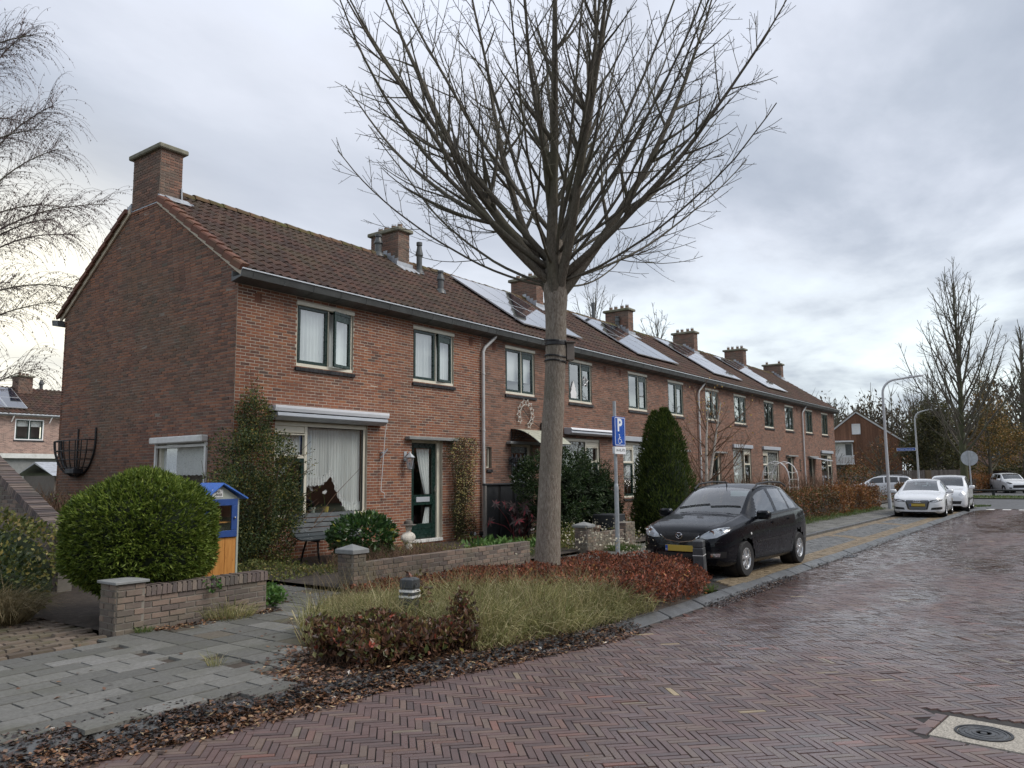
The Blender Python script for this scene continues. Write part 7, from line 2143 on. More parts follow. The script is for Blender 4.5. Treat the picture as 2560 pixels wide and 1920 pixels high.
for pts, r in st:
    for e in range(14):
        p, d = at_frac(pts, .2 + .78 * rng.random()); lp.append(p); ld.append(side_dir(d, R(60), rng.random() * 6))
V, F = kites(np.array(lp), np.array(ld), rdir(len(lp)), .06, .035); obj_np('leaves', V, F, M['pale_flower'], sh)
n = 5200
b = np.stack([rng.uniform(6.0, 7.5, n), rng.uniform(14.5, 20.0, n), rng.uniform(.2, 1.15, n)], 1)
V, F = blades(b, np.stack([rng.normal(0, .5, n), rng.normal(0, .5, n), np.ones(n)], 1), rng.uniform(.25, .7, n), .012, .15)
dh = thing('bare_hedge', 'bare brown twiggy hedge behind the sloping wall', 'hedge', (7, 17, 0)); obj_np('twigs', V, F, M['twig_brown'], dh, kind='stuff')
n = 1500; b = np.stack([rng.uniform(6.0, 7.6, n), rng.uniform(14.5, 20.0, n), rng.uniform(.3, 1.5, n)], 1); V, F = kites(b, rdir(n), rdir(n), .05, .03); obj_np('leaves', V, F, M['coton'], dh)
def hedge(name, label, pts, h, w, n, mat, L=.06, Wd=.042, cat='hedge', z0=.1):
    """hedge along a line of points"""
    pts = np.array(pts, float); seg = np.linalg.norm(np.diff(pts, axis=0), axis=1); cum = np.concatenate([[0], np.cumsum(seg)])
    s = rng.random(n) * cum[-1]
    c = np.stack([np.interp(s, cum, pts[:, 0]), np.interp(s, cum, pts[:, 1])], 1)
    k = np.clip(np.searchsorted(cum, s) - 1, 0, len(seg) - 1)
    d = np.diff(pts, axis=0)[k] / seg[k][:, None]; nn = np.stack([-d[:, 1], d[:, 0]], 1)
    a = rng.uniform(-.25, PI + .25, n)
    q_ = (.82 + .25 * rng.random(n)) * (1 + .12 * np.sin(s * 2.2) + .07 * np.sin(s * 5.1 + a * 2))
    cx_ = np.sign(np.cos(a)) * np.abs(np.cos(a)) ** .55; cz_ = np.where(np.sin(a) < 0, np.sin(a), np.abs(np.sin(a)) ** .55)
    zz = z0 + np.where(cz_ > 0, h * (.25 + .75 * cz_ * q_) * 1.0, .25 * h * (1 + cz_ * 3)) * rng.uniform(.80, 1.03, n)
    zz = np.where(rng.random(n) < .45, z0 + rng.random(n) * h * .9, zz)
    P = np.stack([c[:, 0] + nn[:, 0] * cx_ * w / 2 * q_, c[:, 1] + nn[:, 1] * cx_ * w / 2 * q_, np.maximum(zz, z0 + .02)], 1)
    N = unit(np.stack([nn[:, 0] * cx_, nn[:, 1] * cx_, np.maximum(cz_, 0) + .2], 1))
    rt_ = thing(name, label, cat, (float(pts[0, 0]), float(pts[0, 1]), 0))
    Dv = unit(N + rng.normal(0, .8, (n, 3)))
    V, F = kites(P, Dv, N + rng.normal(0, .5, (n, 3)), L * rng.uniform(.6, 1.3, n), Wd * rng.uniform(.6, 1.2, n), fold=.1)
    obj_np('foliage', V, F, mat, rt_)
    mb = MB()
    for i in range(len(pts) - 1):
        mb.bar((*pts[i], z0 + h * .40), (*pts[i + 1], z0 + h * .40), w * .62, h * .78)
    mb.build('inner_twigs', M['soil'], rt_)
    return rt_
hedge('mixed_hedge', 'loose mixed red and green hedge along the pavement behind the black car', [(21.0, 8.55), (25, 8.4), (31.5, 8.25)], 1.05, 1.0, 16000, M['mixed_hedge'], .075, .05)
hedge('beech_hedge', 'copper coloured clipped beech hedge beside the grey street lamp', [(31.8, 8.25), (37.8, 8.0)], 1.12, .85, 9000, M['beech'], .08, .055)
cover('hedge_grass', 'green grass verge at the foot of the hedges', 24, 38, 7.35, 7.85, 4200, .16, M['grass_green'], .12, .012, .1)
n = 2600; b = np.stack([rng.uniform(20.5, 36, n), rng.uniform(8.6, 9.6, n), rng.uniform(.5, 1.3, n)], 1)
V, F = blades(b, np.stack([rng.normal(0, .4, n), rng.normal(0, .3, n), np.ones(n)], 1), rng.uniform(.2, .75, n), .012, .1); o = obj_np('hedge_shoots', V, F, M['twig_brown'], kind='stuff'); tag(o, 'thin bare shoots standing above the hedge', 'shoots')
def pchip(x, y, xq):
    x, y, xq = np.asarray(x, float), np.asarray(y, float), np.asarray(xq, float)
    h = np.diff(x); dl = np.diff(y) / h
    m = np.zeros(len(x)); m[0], m[-1] = dl[0], dl[-1]
    for i in range(1, len(x) - 1):
        if dl[i - 1] * dl[i] > 0:
            w1, w2 = 2 * h[i] + h[i - 1], h[i] + 2 * h[i - 1]
            m[i] = (w1 + w2) / (w1 / dl[i - 1] + w2 / dl[i])
    k = np.clip(np.searchsorted(x, xq) - 1, 0, len(h) - 1)
    t = (xq - x[k]) / h[k]
    return (y[k] * (1 + 2 * t) * (1 - t) ** 2 + m[k] * h[k] * t * (1 - t) ** 2 + y[k + 1] * t * t * (3 - 2 * t) + m[k + 1] * h[k] * t * t * (t - 1))
def make_car(root, T, spec):
    """body lofted through cross sections; x runs from the nose (0) to the tail, y to the car's own left is +"""
    Lc, half = spec['L'], spec['W'] / 2
    top, belt, rail, plan, low = spec['top'], spec['belt'], spec['rail'], spec['plan'], spec['low']
    xs = np.unique(np.concatenate([np.linspace(0, 1, 15) ** 1.7 * .5, np.linspace(.5, Lc - .5, int((Lc - 1) / .045)), Lc - (np.linspace(0, 1, 15) ** 1.7) * .5]))
    f = lambda tab, x: pchip([p[0] for p in tab], [p[1] for p in tab], x)
    zt, zb, yr, pw, zl = f(top, xs), f(belt, xs), f(rail, xs), f(plan, xs) * half, f(low, xs)
    x_c, x_rf, x_rr, x_t = spec['cowl'], spec['roof_f'], spec['roof_r'], spec['tail']
    glass_zone = (xs > x_c) & (xs < x_t)
    nv_low, nv_side, nv_glass, nv_top = 4, 12, 9, 10
    rows = []
    for i, x in enumerate(xs):
        w = pw[i]; z0 = zl[i]; zB = min(zb[i], zt[i] - .02); zT = zt[i]
        zm = z0 + (zB - z0) * .55
        yrr = min(yr[i] * half, w * .985)
        cont = [(0, z0), (w * .86, z0), (w * .955, z0 + .05), (w * .985, z0 + (zB - z0) * .22), (w, zm), (w * .985, z0 + (zB - z0) * .86), (w * .955, zB)]
        tc = [0, 1, 2, 3, 4, 5, 6]
        lowp = np.stack([pchip(tc, [c[0] for c in cont], np.linspace(0, 6, nv_low + nv_side + 1)), pchip(tc, [c[1] for c in cont], np.linspace(0, 6, nv_low + nv_side + 1))], 1)
        crown = spec['crown'] if glass_zone[i] else spec['crown'] * .8
        zR = zT - crown * (.9 if glass_zone[i] else .6)
        zR = max(zR, zB + .008)
        t = np.linspace(0, 1, nv_glass + 1)[1:]
        bul = .018 * np.sin(PI * t) * (zR - zB > .1)
        gp = np.stack([lowp[-1, 0] + (yrr - lowp[-1, 0]) * t + bul, lowp[-1, 1] + (zR - lowp[-1, 1]) * t], 1)
        s = np.linspace(0, 1, nv_top + 1)[1:]
        tp = np.stack([yrr * (1 - s), zR + (zT - zR) * (1 - (1 - s) ** 2.4)], 1)
        rows.append(np.concatenate([lowp, gp, tp]))
    G = np.array(rows)                                # (nx, nv, 2)
    nx, nv = G.shape[:2]
    X = np.repeat(xs[:, None], nv, 1).copy()
    
    half_V = np.stack([X, G[..., 0], G[..., 1]], -1)  # +y half
    full = np.concatenate([half_V, (half_V * np.array([1, -1, 1]))[:, ::-1][:, 1:]], 1)   # go up one side and down the other
    nv2 = full.shape[1]
    Rw, Ra = spec['rw'], spec['rw'] + .055
    wheels = spec['wheels']
    V = full.reshape(-1, 3).copy()
    idx = np.arange(nx * nv2).reshape(nx, nv2)
    faces, cls = [], []
    kb, kg = nv_low + nv_side, nv_low + nv_side + nv_glass
    wins = spec['windows']
    for i in range(nx - 1):
        xm = (xs[i] + xs[i + 1]) / 2
        for j in range(nv2 - 1):
            jj = j if j < nv - 1 else nv2 - 2 - j     # mirrored index
            a, b, c, d = idx[i, j], idx[i, j + 1], idx[i + 1, j + 1], idx[i + 1, j]
            cen = (V[a] + V[b] + V[c] + V[d]) / 4
            if any((cen[0] - wx) ** 2 + (cen[2] - Rw) ** 2 < Ra ** 2 for wx in wheels) and jj <= kb and abs(cen[1]) > half * .5:
                continue
            m = 'body'
            if jj >= kg and x_c + .02 < xm < x_rf - .02 and jj > kg: m = 'screen'
            if jj > kg + 0 and x_rr + .03 < xm < spec['rear_glass_end']: m = 'rear'
            if kb + 1 <= jj < kg - 1:
                zj = cen[2]
                for wi, (xa, xb, sla, slb) in enumerate(wins):
                    zB = np.interp(xm, xs, zb)
                    if xa + sla * (zj - zB) < xm < xb + slb * (zj - zB): m = 'side%d%d' % (wi, cen[1] > 0)
            if jj < nv_low - 1: m = 'under'
            if spec.get('sill_dark') and nv_low - 1 <= jj < nv_low + 1 and m == 'body': m = 'under'
            faces.append((a, d, c, b)); cls.append(m)
    used = set()
    for wx in wheels:
        r = np.hypot(V[:, 0] - wx, V[:, 2] - Rw)
        near = (r > Ra - .035) & (r < Ra + .034) & (np.abs(V[:, 1]) > half * .6) & (V[:, 2] > Rw - .16)
        k = np.where(near)[0]
        V[k, 0] = wx + (V[k, 0] - wx) * Ra / r[k]; V[k, 2] = Rw + (V[k, 2] - Rw) * Ra / r[k]
    capF = [tuple(idx[0, :][::-1]), tuple(idx[-1, :])]
    V3 = [tuple(T @ Vector(p)) for p in V]
    paint = spec['paint']
    def emit(name, want, mat, parent, extra=()):
        fs = [f_ for f_, c in zip(faces, cls) if c == want] + list(extra)
        if not fs: return None
        mb = MB(); used = sorted({q for f_ in fs for q in f_}); mp = {q: n for n, q in enumerate(used)}
        mb.add([V3[q] for q in used], [tuple(mp[q] for q in f_) for f_ in fs])
        return mb.build(name, mat, parent, smooth='all')
    body = emit('body', 'body', M[paint], root, capF)
    emit('underside', 'under', M['plastic'], root)
    emit('windscreen', 'screen', M['car_glass'], root)
    emit('rear_window', 'rear', M['car_glass_dark'], root)
    for c in sorted({c for c in cls if c.startswith('side')}): emit('side_window', c, M[spec.get('side_glass', 'car_glass_dark')], root)
    bvh = BVHTree.FromPolygons([tuple(p) for p in V], faces + capF)
    SP = dict(bvh=bvh, T=T, root=root, V=V)
    def patch(name, outline, axis, mat, off=.006, parent=None, res=.035, smooth=True):
        """outline in the (y,z) front view ('front'/'rear') or (x,z) side view ('left'/'right'), laid on the body"""
        def cast(a, b):
            if axis == 'front': o_, d_ = Vector((-3, a, b)), Vector((1, 0, 0))
            elif axis == 'rear': o_, d_ = Vector((Lc + 3, a, b)), Vector((-1, 0, 0))
            elif axis == 'left': o_, d_ = Vector((a, 3, b)), Vector((0, -1, 0))
            elif axis == 'right': o_, d_ = Vector((a, -3, b)), Vector((0, 1, 0))
            elif axis == 'top': o_, d_ = Vector((a, b, 4)), Vector((0, 0, -1))
            h = bvh.ray_cast(o_, d_)
            if h[0] is None: return None
            return h[0] - d_ * off
        pts = [Vector(p) for p in outline]
        n0 = len(pts)
        ol = []
        for i in range(n0):
            a, b = pts[i], pts[(i + 1) % n0]
            k = max(1, int((b - a).length / res))
            ol += [a + (b - a) * q / k for q in range(k)]
        xs_, ys_ = [p.x for p in ol], [p.y for p in ol]
        inner = []
        g = np.arange(min(xs_), max(xs_), res); h_ = np.arange(min(ys_), max(ys_), res)
        for a in g:
            for b in h_:
                if inside([(p.x, p.y) for p in ol], np.array([a]), np.array([b]))[0] and min((p - Vector((a, b))).length for p in ol) > res * .4: inner.append(Vector((a, b)))
        allp = ol + inner
        r = delaunay_2d_cdt(allp, [], [list(range(len(ol)))], 1, 1e-5)
        co = [cast(p.x, p.y) for p in r[0]]
        fs = [tuple(q) for q in r[2] if all(co[v] is not None for v in q)]
        fs = [q for q in fs if max((co[q[e]] - co[q[e - 1]]).length for e in range(len(q))) < .6]
        mb = MB(); mb.add([tuple(T @ (c if c is not None else Vector((0, 0, 0)))) for c in co], fs)
        return mb.build(name, mat, parent or root, smooth='all' if smooth else False)
    def line(name, pts, axis, mat, w=.006, off=.0025, parent=None):
        """thin strip on the body through the given points"""
        P2 = []
        for a, b in zip(pts[:-1], pts[1:]):
            a, b = Vector(a), Vector(b); k = max(1, int((b - a).length / .05))
            P2 += [a + (b - a) * q / k for q in range(k)]
        P2.append(Vector(pts[-1]))
        L_, R_ = [], []
        for i, p in enumerate(P2):
            d = (P2[min(i + 1, len(P2) - 1)] - P2[max(i - 1, 0)]).normalized(); n = Vector((-d.y, d.x)) * w / 2
            for lst, q in ((L_, p + n), (R_, p - n)):
                s = {'left': 1, 'right': -1}.get(axis)
                if s: o_, d_ = Vector((q.x, 3 * s, q.y)), Vector((0, -s, 0))
                elif axis == 'front': o_, d_ = Vector((-3, q.x, q.y)), Vector((1, 0, 0))
                elif axis == 'rear': o_, d_ = Vector((Lc + 3, q.x, q.y)), Vector((-1, 0, 0))
                else: o_, d_ = Vector((q.x, q.y, 4)), Vector((0, 0, -1))
                h = bvh.ray_cast(o_, d_)
                lst.append(h[0] - d_ * off if h[0] is not None else None)
        mb = MB()
        for i in range(len(P2) - 1):
            q = [L_[i], L_[i + 1], R_[i + 1], R_[i]]
            if all(v is not None for v in q): mb.add([tuple(T @ v) for v in q], [(0, 1, 2, 3)])
        return mb.build(name, mat, parent or root)
    SP['patch'], SP['line'] = patch, line
    for wx in wheels:
        for s in (-1, 1):
            yw = s * (half - .105)
            w = MB()
            tw = .10
            w.lathe([(Rw - .115, -tw + .01), (Rw - .02, -tw), (Rw, -tw + .03), (Rw + .001, 0), (Rw, tw - .03), (Rw - .02, tw), (Rw - .115, tw - .01)], 40, (wx, yw, Rw), 'Y')
            w.v = [tuple(T @ Vector(p)) for p in w.v]
            wo = w.build('wheel', M['rubber'], root, smooth=True)
            rm = MB()
            yo = yw + s * (tw - .012); rr = Rw - .115
            rm.lathe([(rr + .004, 0), (rr - .012, s * .004), (rr - .02, -s * .015), (rr - .03, -s * .10)], 40, (wx, yo, Rw), 'Y')
            ns = spec.get('spokes', 5)
            for q in range(ns):
                a = q * 2 * PI / ns + .3
                ca, sa = math.cos(a), math.sin(a)
                def sp(r_, t_, dy): return (wx + r_ * ca - t_ * sa, yo + s * dy, Rw + r_ * sa + t_ * ca)
                w0, w1 = spec.get('spw', (.020, .034))
                vs = [sp(.03, -w0, .004), sp(.03, w0, .004), sp(rr - .012, w1, -.012), sp(rr - .012, -w1, -.012), sp(.03, -w0 - .008, -.03), sp(.03, w0 + .008, -.03), sp(rr - .012, w1 + .012, -.045), sp(rr - .012, -w1 - .012, -.045)]
                rm.add(vs, [(0, 1, 2, 3), (0, 4, 5, 1), (1, 5, 6, 2), (3, 2, 6, 7), (0, 3, 7, 4)])
            rm.lathe([(0, s * .012), (.03, s * .010), (.045, s * .002), (.05, -s * .03)], 16, (wx, yo, Rw), 'Y')
            rm.v = [tuple(T @ Vector(p)) for p in rm.v]
            ro = rm.build('rim', M['alloy'], wo, bev=.003)
            bk_ = MB(); bk_.lathe([(0, -s * .05), (rr - .02, -s * .05)], 24, (wx, yo, Rw), 'Y'); bk_.v = [tuple(T @ Vector(p)) for p in bk_.v]; bk_.build('brake', M['plastic'], wo)
            wl = MB(); wl.lathe([(Ra - .004, s * (half - .07)), (Ra + .0, s * (half - .30)), (0, s * (half - .31))], 28, (wx, 0, Rw), 'Y'); wl.v = [tuple(T @ Vector(p)) for p in wl.v]; wl.build('wheel_well', M['plastic'], root)
    it = MB()
    zf = .45
    it.box(x_c + .15, x_t - .3, -half * .84, half * .84, .3, zf)
    bx0 = x_c + .05
    it.prism([(bx0, .6), (bx0 + .02, f(belt, np.array([bx0 + .1]))[0] - .03), (bx0 + .55, f(belt, np.array([bx0 + .5]))[0] - .04), (bx0 + .6, .6)], lambda a, b, d: (a, d, b), -half * .84, half * .84)
    for sx in spec['seats']:
        for sy in (-.36, .36):
            it.bbox(sx - .45, sx + .1, sy - .24, sy + .24, zf, zf + .18, .05)
            it.prism([(sx, zf + .1), (sx + .15, zf + .1), (sx + .30, zf + .68), (sx + .2, zf + .68)], lambda a, b, d: (a, d, b), sy - .23, sy + .23)
            it.bbox(sx + .2, sx + .31, sy - .12, sy + .12, zf + .72, zf + .90, .03)
    it.v = [tuple(T @ Vector(p)) for p in it.v]
    it.build('cabin_interior', M['interior'], root)
    st_ = MB()
    sy = -.36
    st_.tube([(x_c + .62 + .06 * math.sin(a), sy + .18 * math.cos(a), zf + .48 + .17 * math.sin(a)) for a in np.linspace(0, 2 * PI, 20, endpoint=False)], .013, 6, closed=True)
    st_.v = [tuple(T @ Vector(p)) for p in st_.v]
    st_.build('steering_wheel', M['plastic'], root)
    xm_, zm_ = spec['mirror']
    for s in (-1, 1):
        mm = MB()
        yb_ = s * (half * .93)
        mm.bbox(-.09, .07, -.115, .115, -.075, .075, .035)
        mm.v = [(xm_ + p[0], yb_ + s * (.16 + p[1] * s * 1.0), zm_ + p[2]) for p in mm.v]
        mm.bar((xm_, yb_ - s * .06, zm_ - .08), (xm_, yb_ + s * .1, zm_ - .03), .08, .05)
        mm.v = [tuple(T @ Vector(p)) for p in mm.v]
        mo = mm.build('wing_mirror', M[spec.get('mirror_paint', paint)], root, smooth=True)
    return SP
def car_T(x, y, ang, z=.03):
    """ang: world direction in which the car points"""
    return Matrix.Translation((x, y, z)) @ Matrix.Rotation(ang + PI, 4, 'Z')
def mir(pts): return [(-a, b) for a, b in pts][::-1]
def dress(SP, mat, name, pts, axis, both=True, **k):
    SP['patch'](name, pts, axis, mat, **k)
    if both: SP['patch'](name, mir(pts), axis, mat, **k)
carb = thing('parked_car', 'black five door hatchback parked beside the planting bed', 'car', (13.6, 5.45, .03), 0, 'cars parked along the street')
Tb = car_T(12.28, 5.60, R(180 - 3.5))
mz = dict(L=3.93, W=1.69, paint='car_black', rw=.295, wheels=(.77, 3.24), crown=.05,
          top=[(0, .70), (.03, .755), (.12, .83), (.35, .90), (.75, .975), (1.02, 1.03), (1.12, 1.09), (1.72, 1.435), (1.85, 1.475), (2.25, 1.53), (2.8, 1.515), (3.15, 1.465), (3.38, 1.38), (3.66, 1.10), (3.82, .96), (3.91, .80), (3.93, .60)],
          belt=[(0, .60), (.12, .74), (.4, .83), (1.0, .915), (2.0, .955), (3.0, 1.0), (3.5, 1.02), (3.8, .96), (3.93, .55)],
          rail=[(0, .55), (.1, .70), (.5, .78), (1.05, .80), (1.3, .76), (1.8, .685), (2.6, .675), (3.3, .645), (3.6, .66), (3.93, .70)],
          plan=[(0, .66), (.04, .76), (.12, .86), (.28, .94), (.6, .985), (1.2, 1.0), (3.0, 1.0), (3.5, .975), (3.75, .93), (3.88, .84), (3.93, .70)],
          low=[(0, .30), (.1, .22), (.4, .19), (3.5, .19), (3.85, .24), (3.93, .34)],
          cowl=1.04, roof_f=1.80, roof_r=3.28, tail=3.64, rear_glass_end=3.64,
          windows=[(1.30, 2.17, .95, -.02), (2.27, 2.86, .05, -.12), (2.93, 3.30, -.05, -.5)], seats=(1.85, 2.8), mirror=(1.30, 1.0), spokes=5, side_glass='car_glass')
SPb = make_car(carb, Tb, mz)
pt = SPb['patch']; ln = SPb['line']
hl = [(.36, .655), (.50, .65), (.64, .675), (.745, .74), (.775, .80), (.74, .835), (.62, .825), (.50, .775), (.40, .71)]
for o_ in (hl, mir(hl)):
    h_ = pt('headlight', o_, 'front', M['grey_metal'], .004, res=.03)
    pt('lens', o_, 'front', M['lens'], .012, parent=h_, res=.03)
    s = 1 if o_ is hl else -1
    mb = MB()
    for cy, cz, r_ in ((.56, .745, .048), (.68, .775, .04)):
        hh = SPb['bvh'].ray_cast(Vector((-3, s * cy, cz)), Vector((1, 0, 0)))[0]
        mb.lathe([(r_, -.008), (r_ * .8, -.004), (r_ * .5, .0), (0, .004)], 14, (hh.x, hh.y, hh.z), 'X')
    mb.v = [tuple(Tb @ Vector(p)) for p in mb.v]; mb.build('bulb_reflector', M['chrome'], h_)
gr1 = [(-.37, .745), (0, .75), (.37, .745), (.33, .68), (.20, .615), (0, .598), (-.20, .615), (-.33, .68)]
g_ = pt('grille', gr1, 'front', M['plastic'], .003)
mb_lines = []
for k in range(9):
    a = -.32 + k * .08
    for sgn in (-1, 1):
        p0, p1 = (a - .07 * sgn, .62), (a + .07 * sgn, .735)
        ln('mesh_bar', [(max(-.3, min(.3, p0[0])), .625), (max(-.3, min(.3, p1[0])), .73)], 'front', M['fence_dark'], .007, .006, parent=g_)
ln('grille_trim', [(-.36, .70), (-.24, .615), (0, .583), (.24, .615), (.36, .70)], 'front', M['chrome'], .012, .006, parent=g_)
hh = SPb['bvh'].ray_cast(Vector((-3, 0, .69)), Vector((1, 0, 0)))[0]
mb = MB(); mb.tube([(hh.x - .018, .058 * math.cos(a), .69 + .048 * math.sin(a)) for a in np.linspace(0, 2 * PI, 24, endpoint=False)], .007, 6, closed=True)
mb.tube([(hh.x - .018, -.054, .705), (hh.x - .02, -.025, .70), (hh.x - .02, 0, .672), (hh.x - .02, .025, .70), (hh.x - .018, .054, .705)], .006, 5)
mb.v = [tuple(Tb @ Vector(p)) for p in mb.v]; mb.build('emblem', M['chrome'], carb, smooth=True)
pt('lower_intake', [(-.42, .28), (.42, .28), (.46, .41), (-.46, .41)], 'front', M['plastic'], .004)
fl = [(.52, .355), (.70, .365), (.715, .43), (.53, .425)]
dress(SPb, M['plastic'], 'fog_recess', [(.48, .335), (.745, .35), (.755, .45), (.50, .445)], 'front', off=.003)
dress(SPb, M['chrome'], 'fog_light', [(.55, .365), (.68, .37), (.69, .425), (.555, .42)], 'front', off=.006)
ln('bumper_line', [(-.76, .60), (-.4, .60), (-.36, .57), (.36, .57), (.4, .60), (.76, .60)], 'front', M['plastic'], .007)
mb = MB(); hx = SPb['bvh'].ray_cast(Vector((-3, 0, .48)), Vector((1, 0, 0)))[0].x
mb.bbox(hx - .022, hx - .010, -.26, .26, .435, .535, .004); mb.v = [tuple(Tb @ Vector(p)) for p in mb.v]; npl = mb.build('number_plate', M['plate_yellow'], carb)
mb = MB(); mb.box(hx - .0235, hx - .0222, .212, .255, .44, .53) ; mb.v = [tuple(Tb @ Vector(p)) for p in mb.v]; mb.build('blue_strip', M['sign_blue'], npl)
vs, fs = text_mesh('NL', .035, lambda a, b: tuple(Tb @ Vector((hx - .0245, .2335 - a, .462 + b)))); mb = MB(); mb.add(vs, fs); mb.build('letters', M['sign_white'], npl)
for ax in ('left', 'right'):
    for P in ([(1.16, .30), (1.14, .6), (1.20, .88)], [(2.22, .25), (2.22, .96)], [(3.02, .98), (2.98, .72), (2.83, .45), (2.72, .27)], [(1.16, .26), (2.75, .26)]): ln('door_seam', P, ax, M['plastic'], .008)
    ln('rub_strip', [(1.22, .55), (2.17, .575)], ax, M['plastic'], .022, .006); ln('rub_strip', [(2.27, .578), (2.82, .59)], ax, M['plastic'], .022, .006)
    ln('window_trim', [(1.2, .945), (2.2, .975), (3.36, 1.03)], ax, M['plastic'], .022, .004)
    for hx_, hz in ((2.02, .845), (2.78, .875)):
        o_ = pt('door_handle', [(hx_ - .09, hz - .018), (hx_ + .09, hz - .012), (hx_ + .09, hz + .018), (hx_ - .09, hz + .014)], ax, M['car_black'], .028)
    hp = SPb['bvh'].ray_cast(Vector((.98, 3 if ax == 'left' else -3, .70)), Vector((0, -1 if ax == 'left' else 1, 0)))
    if hp[0] is not None:
        mb = MB(); s = 1 if ax == 'left' else -1; mb.lathe([(0, s * .008), (.02, s * .006), (.022, 0)], 12, tuple(hp[0]), 'Y'); mb.v = [tuple(Tb @ Vector(p)) for p in mb.v]; mb.build('side_indicator', M['refl_white'], carb)
ln('bonnet_seam', [(1.03, -.62), (.4, -.60), (.12, -.42)], 'top', M['plastic'], .007); ln('bonnet_seam', [(1.03, .62), (.4, .60), (.12, .42)], 'top', M['plastic'], .007)
for s in (-1, 1):
    mb = MB(); mb.tube([(1.75, s * .575, 1.425), (1.95, s * .575, 1.52), (2.5, s * .565, 1.555), (3.1, s * .555, 1.535), (3.4, s * .54, 1.46)], .017, 8)
    mb.v = [tuple(Tb @ Vector(p)) for p in mb.v]; mb.build('roof_rail', M['plastic'], carb, smooth=True)
for y0, y1, xq in ((.60, .02, 1.12), (-.02, -.56, 1.12)):
    mb = MB()
    pts_ = []
    for k in range(7):
        yy = y0 + (y1 - y0) * k / 6; xx = xq + .05 + .06 * k / 6
        h_ = SPb['bvh'].ray_cast(Vector((xx, yy, 4)), Vector((0, 0, -1)))[0]; pts_.append((h_.x, h_.y, h_.z + .014))
    mb.tube(pts_, .010, 5); mb.v = [tuple(Tb @ Vector(p)) for p in mb.v]; mb.build('wiper', M['plastic'], carb)
mb = MB(); mb.tube([(1.92, 0, 1.49), (1.86, 0, 1.56), (1.80, 0, 1.66)], [.012, .006, .003], 6); mb.v = [tuple(Tb @ Vector(p)) for p in mb.v]; mb.build('aerial', M['plastic'], carb)
dress(SPb, M['red_lens'], 'tail_light', [(.60, .84), (.78, .82), (.78, 1.1), (.64, 1.12)], 'rear', off=.005)
mb = MB(); mb.box(1.72, 1.735, -.56, -.16, 1.30, 1.40); mb.v = [tuple(Tb @ Vector(p)) for p in mb.v]; mb.build('sun_visor', M['paper'], carb)
carw = thing('parked_car', 'white hatchback with large hexagonal grille and four ring badge', 'car', (34.4, 5.3, .03), 0, 'cars parked along the street')
Tw = car_T(32.75, 5.28, R(183))
aw_ = dict(L=4.31, W=1.79, paint='car_white', rw=.315, wheels=(.90, 3.50), crown=.045,
           top=[(0, .62), (.04, .69), (.15, .76), (.5, .85), (1.0, .925), (1.22, .97), (1.32, 1.02), (2.05, 1.36), (2.2, 1.39), (2.6, 1.425), (3.1, 1.40), (3.5, 1.33), (3.75, 1.22), (4.05, 1.02), (4.22, .92), (4.29, .75), (4.31, .55)],
           belt=[(0, .52), (.15, .66), (.5, .77), (1.2, .885), (2.5, .93), (3.5, .95), (4.1, .90), (4.31, .5)],
           rail=[(0, .55), (.1, .70), (.5, .78), (1.25, .79), (1.5, .74), (2.1, .65), (2.8, .63), (3.6, .60), (4.31, .7)],
           plan=[(0, .70), (.05, .80), (.15, .89), (.35, .955), (.7, .99), (1.2, 1.0), (3.4, 1.0), (3.9, .965), (4.15, .91), (4.27, .83), (4.31, .7)],
           low=[(0, .22), (.1, .17), (.5, .16), (3.8, .16), (4.2, .22), (4.31, .32)],
           cowl=1.25, roof_f=2.12, roof_r=3.3, tail=3.95, rear_glass_end=3.9,
           windows=[(1.55, 2.5, .95, -.02), (2.58, 3.3, .05, -.35), (3.38, 3.62, -.3, -.8)], seats=(2.1, 3.0), mirror=(1.55, .95), spokes=5, spw=(.02, .03))
SPw = make_car(carw, Tw, aw_)
pt, ln = SPw['patch'], SPw['line']
dress(SPw, M['fence_dark'], 'headlight', [(.40, .585), (.62, .575), (.80, .63), (.84, .70), (.72, .685), (.50, .655), (.39, .62)], 'front', off=.005)
dress(SPw, M['alloy'], 'headlight_core', [(.47, .60), (.60, .595), (.70, .625), (.72, .65), (.55, .635)], 'front', off=.008)
g_ = pt('grille', [(-.37, .655), (.37, .655), (.41, .60), (.34, .32), (.28, .285), (-.28, .285), (-.34, .32), (-.41, .60)], 'front', M['plastic'], .004)
for k in range(7): ln('grille_bar', [(-.36 + k * .012, .61 - k * .047), (.36 - k * .012, .61 - k * .047)], 'front', M['grey_metal'], .012, .008, parent=g_)
ln('grille_frame', [(-.37, .655), (.37, .655), (.41, .60), (.34, .32), (.28, .285), (-.28, .285), (-.34, .32), (-.41, .60), (-.37, .655)], 'front', M['chrome'], .018, .007, parent=g_)
hx = SPw['bvh'].ray_cast(Vector((-3, 0, .6)), Vector((1, 0, 0)))[0].x
mb = MB()
for k in range(4):
    mb.tube([(hx - .03, (k - 1.5) * .062 + .042 * math.cos(a), .60 + .042 * math.sin(a)) for a in np.linspace(0, 2 * PI, 16, endpoint=False)], .007, 5, closed=True)
mb.v = [tuple(Tw @ Vector(p)) for p in mb.v]; mb.build('ring_badge', M['chrome'], carw)
mb = MB(); mb.bbox(hx - .04, hx - .025, -.26, .26, .42, .52, .004); mb.v = [tuple(Tw @ Vector(p)) for p in mb.v]; npl = mb.build('number_plate', M['plate_yellow'], carw)
mb = MB(); mb.box(hx - .042, hx - .0402, .21, .255, .425, .515); mb.v = [tuple(Tw @ Vector(p)) for p in mb.v]; mb.build('blue_strip', M['sign_blue'], npl)
dress(SPw, M['plastic'], 'air_intake', [(.44, .29), (.80, .31), (.82, .42), (.74, .40), (.46, .37)], 'front', off=.004)
